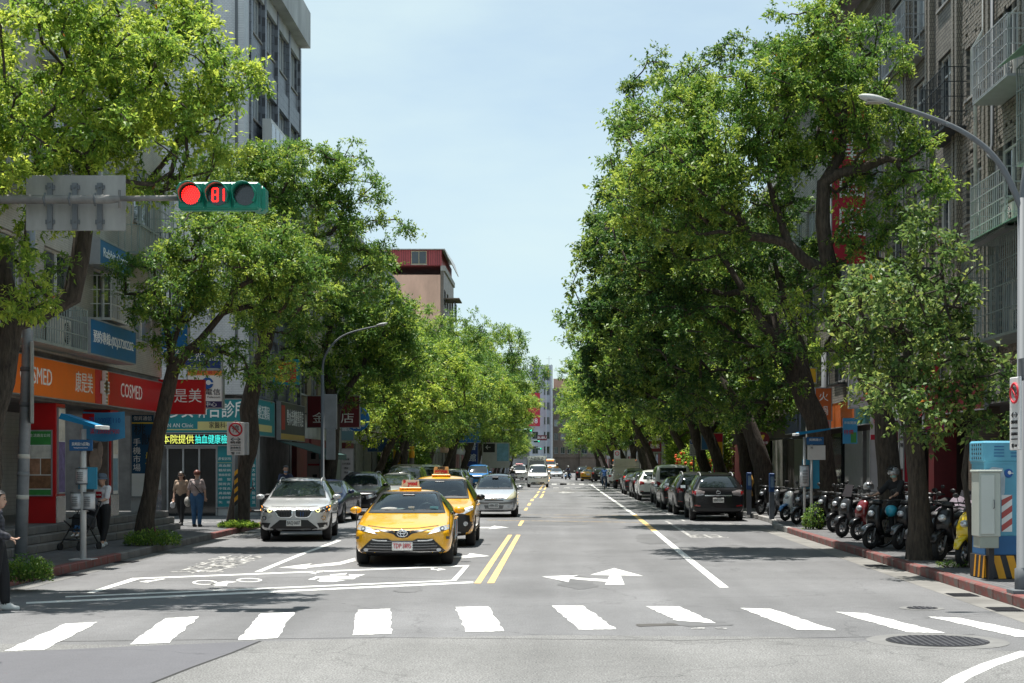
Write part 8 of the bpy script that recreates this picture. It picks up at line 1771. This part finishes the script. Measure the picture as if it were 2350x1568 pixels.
# ---- people
SKIN = mat('skin',(.48,.29,.21),.55,var=.08,scale=8); SKIN_D = mat('skin_tan',(.38,.22,.15),.55,var=.08,scale=8); HAIR = mat('hair_dark',(.012,.009,.008),.45,var=.3,scale=20); HAIR_R = mat('hair_auburn',(.13,.035,.02),.45,var=.3,scale=20)
EYEM = mat('eye_dark',(.02,.015,.012),.2,var=0); LIPM = mat('lips',(.35,.1,.09),.5,var=0); MASK = mat('face_mask',(.35,.55,.5),.7,var=.05); MASK_B = mat('face_mask_blue',(.12,.3,.5),.7,var=.05)
def figure(label, loc, rz, J, dress, name='person', cat='person', H=1.62, vox=.014, hair=None, hair_long=0.0, face=True, loose=1.0, group=None, tilt=0.0, fat=1.0):
    """one continuous body grown from jointed limbs; J overrides joints (for a body 1.62 m tall, facing -y); dress = materials for top, bottom, shoe, skin, sleeve length (0..1), leg length (0..1)"""
    D = dict(headc=(0,-.015,1.50), neck=(0,.01,1.365), chest=(0,.01,1.20), waist=(0,.0,1.02), pelvis=(0,.01,.89))
    for s, n in ((-1,'L'),(1,'R')):
        D.update({'sh'+n:(s*.155,.015,1.315),'el'+n:(s*.195,.04,1.05),'wr'+n:(s*.205,-.03,.82),'hip'+n:(s*.085,.01,.85),'kn'+n:(s*.09,-.01,.46),'an'+n:(s*.09,.03,.075)})
    D.update(J); D = {k: (Vector(v) if not isinstance(v, bool) else v) for k, v in D.items()}
    caps = []                                            # (a, b, ra, rb, tag)
    def cap(a, b, ra, rb, t): caps.append((Vector(a), Vector(b), ra, rb, t))
    sl, ll = dress.get('sleeve', .5), dress.get('leg', 1.0)
    up = (D['neck']-D['pelvis']).normalized(); side = (D['shR']-D['shL']).normalized(); fwd = side.cross(up)*-1
    if fwd.y > 0 and not J.get('flip'): fwd = -fwd
    f_ = fat
    cap(D['pelvis']-side*.07, D['pelvis']+side*.07, .112*f_, .112*f_, 'bottom'); cap(D['waist']-side*.05, D['waist']+side*.05, .105*f_, .105*f_, 'top'); cap(D['chest']-side*.075, D['chest']+side*.075, .108*f_, .108*f_, 'top')
    cap(D['pelvis']+up*.05, D['waist'], .12*f_, .11*f_, 'top'); cap(D['waist'], D['chest'], .11*f_, .115*f_, 'top'); cap(D['shL'], D['shR'], .058, .058, 'top'); cap(D['chest'], D['neck']-up*.03, .1, .05, 'top')
    cap(D['neck']-up*.03, D['headc']-up*.03, .048, .05, 'skin')
    hc = D['headc']; hd = D.get('look', fwd).normalized() if 'look' in D else fwd
    cap(hc+up*.035+hd*-.02, hc+up*.04+hd*.01, .083, .083, 'skin'); cap(hc+up*.02+hd*.02, hc-up*.06+hd*.035, .072, .05, 'skin'); cap(hc+up*.0+hd*.09, hc-up*.025+hd*.103, .008, .013, 'skin')
    for s in (-1,1): cap(hc+side*s*.08+up*.01, hc+side*s*.082-up*.025, .016, .012, 'skin')
    for n, s in (('L',-1),('R',1)):
        S, E_, W_ = D['sh'+n], D['el'+n], D['wr'+n]; lw = loose
        m1 = S.lerp(E_, min(1, sl*2)) 
        cap(S, m1, .056*lw, .05*lw, 'top')
        if sl < .5: cap(m1, E_, .042, .037, 'skin')
        if sl >= .5:
            m2 = E_.lerp(W_, max(0, (sl-.5)*2)); 
            if sl > .5: cap(E_, m2, .046*lw, .036*lw, 'top')
            cap(m2, W_, .036, .026, 'skin')
        else: cap(E_, W_, .037, .026, 'skin')
        hdv = D.get('hand'+n); hdv = (hdv.normalized() if hdv is not None else (W_-E_).normalized()); pn = hdv.cross(side); pn = pn.normalized() if pn.length > .1 else Vector((1,0,0)); ac = pn.cross(hdv).normalized()
        curl = D.get('curl'+n, Vector((0,0,0))); palm = W_+hdv*.05
        for k in range(4):
            o = ac*(k-1.5)*.018; cap(W_+hdv*.015+o*.6, W_+hdv*.085+o, .015, .0125, 'skin'); Lf = (.062,.074,.07,.055)[k]; p1 = W_+hdv*.085+o; d1 = (hdv+pn*(-.35)*s).normalized(); p2 = p1+d1*Lf*.55; d2 = (hdv*.5+pn*(-.8)*s).normalized(); cap(p1, p2, .0105, .0095, 'skin'); cap(p2, p2+d2*Lf*.5, .0095, .008, 'skin')
        th = W_+hdv*.03-ac*.03; cap(W_+hdv*.01-ac*.012, th, .015, .013, 'skin'); cap(th, th+(hdv*.7-ac*.5).normalized()*.045, .0125, .01, 'skin')
        Hh, K_, A_ = D['hip'+n], D['kn'+n], D['an'+n]; lg = loose
        if ll > .5: cap(Hh, K_, .092*lg*f_, .068*lg, 'bottom'); m = K_.lerp(A_, (ll-.5)*2); cap(K_, m, .066*lg, .05*lg, 'bottom'); 
        else: m = Hh.lerp(K_, ll*2); cap(Hh, m, .092*f_, .075, 'bottom'); cap(m, K_, .07, .056, 'skin'); m = K_
        cap(m, A_, .048, .036, 'skin')
        ft = D.get('toe'+n); td = (ft-A_) if ft is not None else Vector((0,-.16,-.05)); td2 = td.normalized(); heel = A_-Vector((td2.x,td2.y,0))*.045-Vector((0,0,.035)); cap(heel, A_+td, .04, .034, 'shoe'); cap(A_+Vector((0,0,-.01)), A_+td*.5, .044, .038, 'shoe')
    k_ = H/1.62; q = MB()
    for (a, b, ra, rb, t) in caps:
        if (b-a).length > 1e-4: q.tube([a,b],[ra,rb],12)
        q.ball(a, ra, 12, 8); q.ball(b, rb, 12, 8)
    me = q.mesh('fig', SKIN); o = bpy.data.objects.new('fig', me); rm = o.modifiers.new('r','REMESH'); rm.mode = 'VOXEL'; rm.voxel_size = vox; sm = o.modifiers.new('s','SMOOTH'); sm.factor = .5; sm.iterations = 3
    ev = baked(o); bpy.data.objects.remove(o)
    tags = ['skin','top','bottom','shoe']; mats_ = [dress.get('skin', SKIN), dress['top'], dress['bottom'], dress['shoe']]
    ev.materials.clear()
    for m in mats_: ev.materials.append(m)
    nf = len(ev.polygons); C = np.empty(nf*3, np.float32); ev.polygons.foreach_get('center', C); C = C.reshape(-1,3); best = np.full(nf, 9e9); bi = np.zeros(nf, np.int32)
    for (a, b, ra, rb, t) in caps:
        A_ = np.array(a); AB = np.array(b)-A_; L2 = max(1e-9, float(AB@AB)); tt = np.clip(((C-A_)@AB)/L2, 0, 1); d = np.linalg.norm(C-(A_+tt[:,None]*AB), axis=1)-(ra+(rb-ra)*tt); w = d < best; best[w] = d[w]; bi[w] = tags.index(t)
    ev.polygons.foreach_set('material_index', bi); ev.polygons.foreach_set('use_smooth', np.ones(nf, bool)); ev.name = 'body'
    e = empty(name, loc, rz, label, cat, group); e.scale = (k_,k_,k_); e.rotation_euler = (0, tilt, rz)
    link('body', ev, e)
    if face:
        for s in (-1,1): q = MB(); q.ball(hc+side*s*.033+up*.012+hd*.082, (.013,.008,.007), 8, 6); q.build('eye', EYEM, e); q = MB(); q.tube([hc+side*s*.018+up*.035+hd*.088, hc+side*s*.05+up*.033+hd*.076], .005, 5); q.build('eyebrow', HAIR, e)
        q = MB(); q.tube([hc-side*.02-up*.055+hd*.088, hc-up*.057+hd*.094, hc+side*.02-up*.055+hd*.088], [.004,.008,.004], 6); q.build('mouth', LIPM, e)
    if hair is not None:
        q = MB(); n = 16; vs = []; rows = 8; M3 = Matrix((side, hd, up)).transposed()
        for j in range(rows+1):
            ph = -.55+(PI/2+.55)*j/rows
            for i in range(n):
                a = 2*PI*i/n; x, y, z = math.cos(ph)*math.cos(a), math.cos(ph)*math.sin(a), math.sin(ph)
                if y > .35 and z < .45: z = .45+ (z-.45)*.05
                vs.append(hc+M3 @ Vector((.096*x, .108*y-.012, .1*z+.045)))
        q.add(vs, [(j*n+i, j*n+(i+1) % n, (j+1)*n+(i+1) % n, (j+1)*n+i) for j in range(rows) for i in range(n)], 0, True)
        if hair_long > 0:
            r_ = random.Random(4)
            for k in range(34):
                a = PI*(1.0+ (k/33))*1.0; a = PI+.0+PI*k/33; st = hc+M3 @ Vector((.088*math.cos(a), .09*math.sin(a)-.012, .02)); q.tube([st, st-up*hair_long*.5+M3 @ Vector((.02*math.cos(a), -.03, 0))+Vector((r_.uniform(-.01,.01),)*3), st-up*hair_long+M3 @ Vector((r_.uniform(-.02,.02), -.03+r_.uniform(-.015,.015), 0))], [.022,.024,.008], 6)
        q.build('hair', hair, e)
    e_info = (hc, up, side, hd); return e, e_info
def cloth(n, c, v=.18): return mat('cloth_'+n, c, .85, var=v, scale=9)
def stripes_mat(name, c1, c2, period, axis='Z', plaid=False):
    m = bpy.data.materials.new(name); m.use_nodes = True; nt = m.node_tree; b = nt.nodes['Principled BSDF']; tc = nt.nodes.new('ShaderNodeTexCoord'); sp = nt.nodes.new('ShaderNodeSeparateXYZ'); nt.links.new(tc.outputs['Object'], sp.inputs[0])
    def wave(out, per):
        a = nt.nodes.new('ShaderNodeMath'); a.operation = 'MULTIPLY'; a.inputs[1].default_value = 2*PI/per; nt.links.new(out, a.inputs[0]); s = nt.nodes.new('ShaderNodeMath'); s.operation = 'SINE'; nt.links.new(a.outputs[0], s.inputs[0]); g_ = nt.nodes.new('ShaderNodeMapRange'); g_.inputs[1].default_value = -.2; g_.inputs[2].default_value = .2; nt.links.new(s.outputs[0], g_.inputs[0]); return g_.outputs[0]
    f = wave(sp.outputs[axis], period)
    if plaid:
        f2 = wave(sp.outputs['Y'], period); a = nt.nodes.new('ShaderNodeMath'); a.operation = 'ADD'; nt.links.new(f, a.inputs[0]); nt.links.new(f2, a.inputs[1]); h = nt.nodes.new('ShaderNodeMath'); h.operation = 'MULTIPLY'; h.inputs[1].default_value = .5; nt.links.new(a.outputs[0], h.inputs[0]); f = h.outputs[0]
    mx = nt.nodes.new('ShaderNodeMixRGB'); mx.inputs[1].default_value = (*c1,1); mx.inputs[2].default_value = (*c2,1); nt.links.new(f, mx.inputs[0]); nt.links.new(mx.outputs[0], b.inputs['Base Color']); b.inputs['Roughness'].default_value = .85; return m
T_BLK, T_WHT, T_NAVY, T_BEIGE, JEANS, SHOE_W, SHOE_D = cloth('black',(.013,.013,.015)), cloth('white',(.66,.66,.68)), cloth('navy',(.02,.028,.06)), cloth('beige',(.36,.26,.19)), cloth('jeans',(.03,.09,.19)), cloth('white_shoe',(.6,.6,.58)), cloth('dark_shoe',(.03,.03,.032))
PLAID = stripes_mat('plaid_shirt',(.018,.019,.024),(.06,.06,.075),.055,'Z',True); STRIPE = stripes_mat('striped_tee',(.12,.055,.05),(.5,.44,.42),.035)
# 1 pedestrian stepping in at the left edge, seen from the side
X_, Y_ = GD(-8,1402)
figure('long-haired pedestrian in plaid shirt and black trousers at the left edge', (X_,Y_,0), R(100), dict(anL=(-.09,.16,.1),knL=(-.09,.03,.47),anR=(.09,-.1,.075),knR=(.09,-.07,.47),elL=(-.2,-.02,1.06),wrL=(-.15,-.18,1.0),elR=(.2,.05,1.06),wrR=(.16,-.12,.98),headc=(0,-.03,1.49)),
       dict(top=PLAID, bottom=T_BLK, shoe=SHOE_W, sleeve=.95, leg=.92), hair=HAIR, hair_long=.42, loose=1.35, H=1.6)
# 2 woman with stroller
X_, Y_ = GD(236,1256,.15)
wm, inf = figure('woman in white T-shirt and grey bucket hat pushing a stroller', (X_,Y_,.15), R(-28), dict(anL=(-.08,.14,.1),anR=(.09,-.12,.075),knL=(-.085,.03,.47),elL=(-.2,-.08,1.08),wrL=(-.13,-.3,1.0),elR=(.19,-.08,1.08),wrR=(.1,-.3,1.0),handL=(0.1,-1,-.1),handR=(-.1,-1,-.1)),
       dict(top=T_WHT, bottom=T_BLK, shoe=SHOE_W, sleeve=.42, leg=.86), hair=HAIR, loose=1.22, H=1.58)
hc, up_, sd_, hd_ = inf
q = MB(); q.tube([hc+up_*.03, hc+up_*.085, hc+up_*.135], [.112,.108,.08], 18); q.ball(hc+up_*.125,(.08,.085,.03),14,6); q.tube([hc+up_*.045, hc+up_*.012],[.115,.165],18,0,False); q.build('bucket_hat', cloth('hat_grey',(.10,.13,.17)), wm)
q = MB(); q.prism([(-.085,1.1),(.085,1.1),(.085,1.24),(-.085,1.24)], (0,-.122,0), (1,0,0), (0,0,1), (0,-1,0), 0, .006); p = q.build('shirt_print', cloth('print_red',(.4,.01,.02)), wm); letters(p, 'Coca-Cola', 'cam', (0,-.13,1.17), .05, L_WHITE, fit=.14)
e = empty('stroller', (GX(189,33.2),33.0,.15), R(-20), 'black folding stroller with hood in front of the steps', 'stroller')
STRL = cloth('stroller',(.025,.027,.032))
for x in (-.24,.24):
    for y in (-.32,.34): q = MB(); q.tube([(x,y+.07*math.cos(2*PI*i/14),.075+.07*math.sin(2*PI*i/14)) for i in range(15)], .02, 6); q.cyl((x-.015,y,.075),(x+.015,y,.075),.05,10); q.build('wheel', RUBBER, e)
    q = MB(); q.tube([(x,-.32,.1),(x,.1,.55),(x,.42,1.0)], .015, 7); q.tube([(x,.34,.1),(x,.0,.5),(x,-.2,.62)], .015, 7); q.build('side_frame', BLACK, e)
q = MB(); q.tube([(-.24,.42,1.0),(0,.46,1.03),(.24,.42,1.0)], .02, 8); q.build('push_handle', RUBBER, e)
q = MB(); q.cbox((0,.05,.45),(.38,.4,.05),0,(.15,0,0),.02); q.cbox((0,.28,.68),(.38,.05,.5),0,(-.35,0,0),.02); q.cbox((0,-.25,.22),(.3,.16,.03),0,None,.01); q.cbox((0,.14,.58),(.42,.34,.3),0,(-.2,0,0),.05); q.build('seat', STRL, e)
q = MB(); n = 10; vs = []
for j in range(n+1):
    a = PI*.02+PI*.55*j/n
    for i in range(9): t = PI*i/8; vs.append((-.24*math.cos(t), .33-.36*math.sin(a)*(.35+.65*math.sin(t)), .82+.24*math.cos(a)*.6+.2*math.sin(t)*math.cos(a*.6)))
q.add(vs, [(j*9+i, j*9+i+1, (j+1)*9+i+1, (j+1)*9+i) for j in range(n) for i in range(8)], 0, True); h = q.build('hood', cloth('hood_grey',(.06,.065,.08)), e); so = h.modifiers.new('s','SOLIDIFY'); so.thickness = .01
q = MB(); q.tube([(-.24,-.02,.66),(0,-.14,.68),(.24,-.02,.66)], .02, 7); q.build('bumper_bar', BLACK, e)
kid, inf = figure('small child in blue sitting in the stroller with white hat', (GX(189,33.2)+.02,33.0,.15+.0), R(-20), dict(pelvis=(0,.25,1.02),waist=(0,.30,1.17),chest=(0,.36,1.34),neck=(0,.36,1.49),headc=(0,.32,1.66),shL=(-.15,.35,1.44),shR=(.15,.35,1.44),elL=(-.22,.2,1.24),elR=(.22,.2,1.24),wrL=(-.12,.02,1.22),wrR=(.12,.02,1.22),hipL=(-.09,.2,1.0),hipR=(.09,.2,1.0),knL=(-.11,-.2,1.02),knR=(.11,-.2,1.02),anL=(-.11,-.32,.68),anR=(.11,-.32,.68)), dict(top=T_WHT, bottom=JEANS, shoe=SHOE_W, sleeve=.4, leg=.85), H=.78, vox=.03, hair=HAIR)
hc, up_, sd_, hd_ = inf
q = MB(); q.ball(hc+up_*.06,(.13,.13,.095),14,8); q.tube([hc+up_*.05, hc+up_*.02],[.13,.18],16,0,False); q.build('sun_hat', T_WHT, kid)
# 3 two women walking
X_, Y_ = GD(416,1206,.15)
wa, inf = figure('woman in beige top and sunglasses walking past the clinic', (X_,Y_,.15), R(-8), dict(anL=(-.08,.24,.13),knL=(-.08,.06,.47),anR=(.1,-.24,.075),knR=(.09,-.13,.46),elL=(-.23,.05,1.06),wrL=(-.22,-.05,.82)), dict(top=T_BEIGE, bottom=T_BLK, shoe=SHOE_D, sleeve=.5, leg=.95), hair=HAIR, hair_long=.14, H=1.58, loose=1.1, fat=1.1)
hc, up_, sd_, hd_ = inf; q = MB()
for s in (-1,1): q.ball(hc+sd_*s*.034+up_*.012+hd_*.09,(.028,.012,.02),10,6)
q.tube([hc-sd_*.085+up_*.015, hc-sd_*.05+up_*.016+hd_*.085, hc+sd_*.05+up_*.016+hd_*.085, hc+sd_*.085+up_*.015], .005, 5); q.build('sunglasses', L_BLACK, wa)
q = MB(); q.cbox((-.24,-.08,.62),(.16,.1,.2),0,None,.05); q.tube([(-.22,-.06,.8),(-.24,-.08,.7)], .01, 5); q.build('carrier_bag', cloth('bag_pale',(.5,.5,.52),.3), wa)
X_, Y_ = GD(452,1209,.15)
wb, inf = figure('woman in striped T-shirt and jeans seen from behind', (X_,Y_,.15), R(172), dict(anL=(-.08,.02,.075),anR=(.1,-.03,.075),elL=(-.24,.02,1.06),wrL=(-.23,-.06,.84),elR=(.24,.02,1.06),wrR=(.26,-.05,.84)), dict(top=STRIPE, bottom=JEANS, shoe=SHOE_D, sleeve=.42, leg=.96), hair=HAIR_R, H=1.62, loose=1.15, fat=1.22)
q = MB(); q.tube([(.15,.1,1.33),(0,.15,1.18),(-.14,.14,1.0),(-.2,.05,.9)], .012, 5); q.tube([(.15,.1,1.33),(.1,-.1,1.28),(-.1,-.14,1.05),(-.2,-.05,.9)], .012, 5); q.build('bag_strap', L_BLACK, wb)
q = MB(); q.ball((.28,-.02,.72),(.1,.14,.15),12,8); q.tube([(.24,.0,1.1),(.28,-.02,.85)], .012, 5); q.build('floral_bag', mat('bag_floral',(.35,.33,.30),.8,var=.6,scale=18), wb)
# 4 riders and cyclist: seated poses
SIT = dict(pelvis=(0,.28,.93),waist=(0,.25,1.08),chest=(0,.2,1.26),neck=(0,.17,1.42),headc=(0,.13,1.56),shL=(-.16,.18,1.37),shR=(.16,.18,1.37),elL=(-.24,-.02,1.17),elR=(.24,-.02,1.17),wrL=(-.28,-.2,1.10),wrR=(.28,-.2,1.10),handL=(0,-1,-.1),handR=(0,-1,-.1),hipL=(-.1,.24,.92),hipR=(.1,.24,.92),knL=(-.15,-.16,.82),knR=(.15,-.16,.82),anL=(-.15,-.1,.40),anR=(.15,-.1,.40))
def with_helmet(e, inf, m, mask=None, stripe=None):
    hc, up_, sd_, hd_ = inf; helmet_parts(e, hc+up_*.035, m, .88, True, stripe)
    if mask: q = MB(); c = hc-up_*.045+hd_*.03; q.ball(c, (.068,.07,.048), 14, 8); q.build('face_mask', mask, e)
drv, inf = figure('driver in dark shirt behind the front taxi windshield', (-3.0,32.19,-.33), R(2), dict(SIT, pelvis=(.36,.1,.93),waist=(.36,.12,1.08),chest=(.36,.1,1.26),neck=(.36,.08,1.42),headc=(.36,.04,1.55),shL=(.2,.1,1.37),shR=(.52,.1,1.37),elL=(.16,-.1,1.2),elR=(.56,-.1,1.2),wrL=(.24,-.3,1.28),wrR=(.48,-.3,1.28),hipL=(.26,.05,.9),hipR=(.46,.05,.9),knL=(.26,-.35,.92),knR=(.46,-.35,.92),anL=(.26,-.45,.6),anR=(.46,-.45,.6)), dict(top=T_BLK, bottom=T_BLK, shoe=SHOE_D, sleeve=.5, leg=.98), H=1.6, vox=.02, hair=HAIR)
r1, inf = figure('masked rider in black sitting on a parked scooter in shade', tuple(RS.location), RS.rotation_euler.z, dict(SIT, anL=(-.3,.1,.12),knL=(-.24,-.1,.6)), dict(top=T_BLK, bottom=T_BLK, shoe=SHOE_D, sleeve=.55, leg=.98), H=1.66, loose=1.2); with_helmet(r1, inf, HSIL, MASK, L_BLACK)
LS = put_scooter(False, 'dark scooter under the navy-jacketed rider behind the silver SUV', (-9.05,52.6,.15), R(20), C_NAVY, tilt=0.0)
r2, inf = figure('man in navy jacket with blue mask sitting on a scooter', (-9.05,52.6,.15), R(20), dict(SIT, headc=(0,.14,1.57), anL=(-.28,.1,.12),knL=(-.24,-.1,.6)), dict(top=T_NAVY, bottom=T_BLK, shoe=SHOE_D, sleeve=.95, leg=.98), H=1.68, loose=1.25, hair=HAIR)
hc, up_, sd_, hd_ = inf; q = MB(); q.ball(hc-up_*.07+hd_*.035,(.062,.066,.035),12,7); q.build('face_mask', MASK_B, r2)
CYY = 121.5; cxx = GX(1387,CYY)
bicycle('bicycle', 'dark bicycle ridden away down the right-hand lane', (cxx,CYY,0), R(180), mat('bike_dark',(.03,.03,.035),.4,var=.1))
cy_, inf = figure('cyclist in blue vest over pale shirt riding away', (cxx,CYY,0), R(180), dict(SIT, pelvis=(0,.14,.96),waist=(0,.1,1.12),chest=(0,.04,1.30),neck=(0,-.01,1.45),headc=(0,-.06,1.59),shL=(-.18,.02,1.42),shR=(.18,.02,1.42),elL=(-.36,-.08,1.2),elR=(.36,-.08,1.2),wrL=(-.28,-.24,1.0),wrR=(.28,-.24,1.0),hipL=(-.1,.1,.95),hipR=(.1,.1,.95),knL=(-.16,-.2,.66),knR=(.16,-.22,.74),anL=(-.13,.0,.18),anR=(.13,-.04,.34)), dict(top=cloth('vest_blue',(.015,.07,.22)), bottom=cloth('dark_jeans',(.02,.045,.09)), shoe=SHOE_D, skin=cloth('pale_blue_shirt',(.12,.26,.36)), sleeve=.02, leg=.97), H=1.68, vox=.022, hair=HAIR, loose=1.2)
def far_rider(lb_s, lb_p, x, Y, rz, col, trim, helm, top):
    X_ = GX(x, Y); put_scooter(False, lb_s, (X_,Y,0), rz, col, trim, tilt=0.0, group='scooters ridden in the traffic', screen=True)
    f, inf = figure(lb_p, (X_,Y,0), rz, SIT, dict(top=top, bottom=T_BLK, shoe=SHOE_D, sleeve=.9, leg=.97), H=1.68, vox=.03, loose=1.25, face=False); with_helmet(f, inf, helm)
far_rider('white and blue scooter ridden across the far lane', 'far rider with white helmet on the white and blue scooter', 1303, 202, R(-25), C_WHITE, SCBL, HWH, T_NAVY)
far_rider('dark motorcycle approaching behind the silver people carrier', 'rider with white helmet behind the silver people carrier', 1176, 118, R(3), C_BLACK, None, HWH, T_BLK)
far_rider('dark scooter riding beside the oncoming white van', 'rider with white helmet beside the oncoming white van', 1251, 150, R(0), C_GREY, None, HWH, T_BEIGE)
far_rider('dark scooter beyond the black SUV in the distance', 'rider with pale helmet beyond the distant black SUV', 1345, 200, R(180), C_BLACK, None, HWH, T_NAVY)
for x, Y, lb, top in ((1194,196,'distant pedestrian in dark clothes by the ambulance',T_BLK),(1198.5,198,'distant pedestrian in pale skirt beside the dark one',T_BEIGE)):
    figure(lb, (GX(x,Y),Y,0), R(90 if x < 1196 else -60), {}, dict(top=T_BLK, bottom=top, shoe=SHOE_D, sleeve=.5, leg=.9), vox=.035, hair=HAIR, face=False)
bpy.data.scenes.remove(WORK)
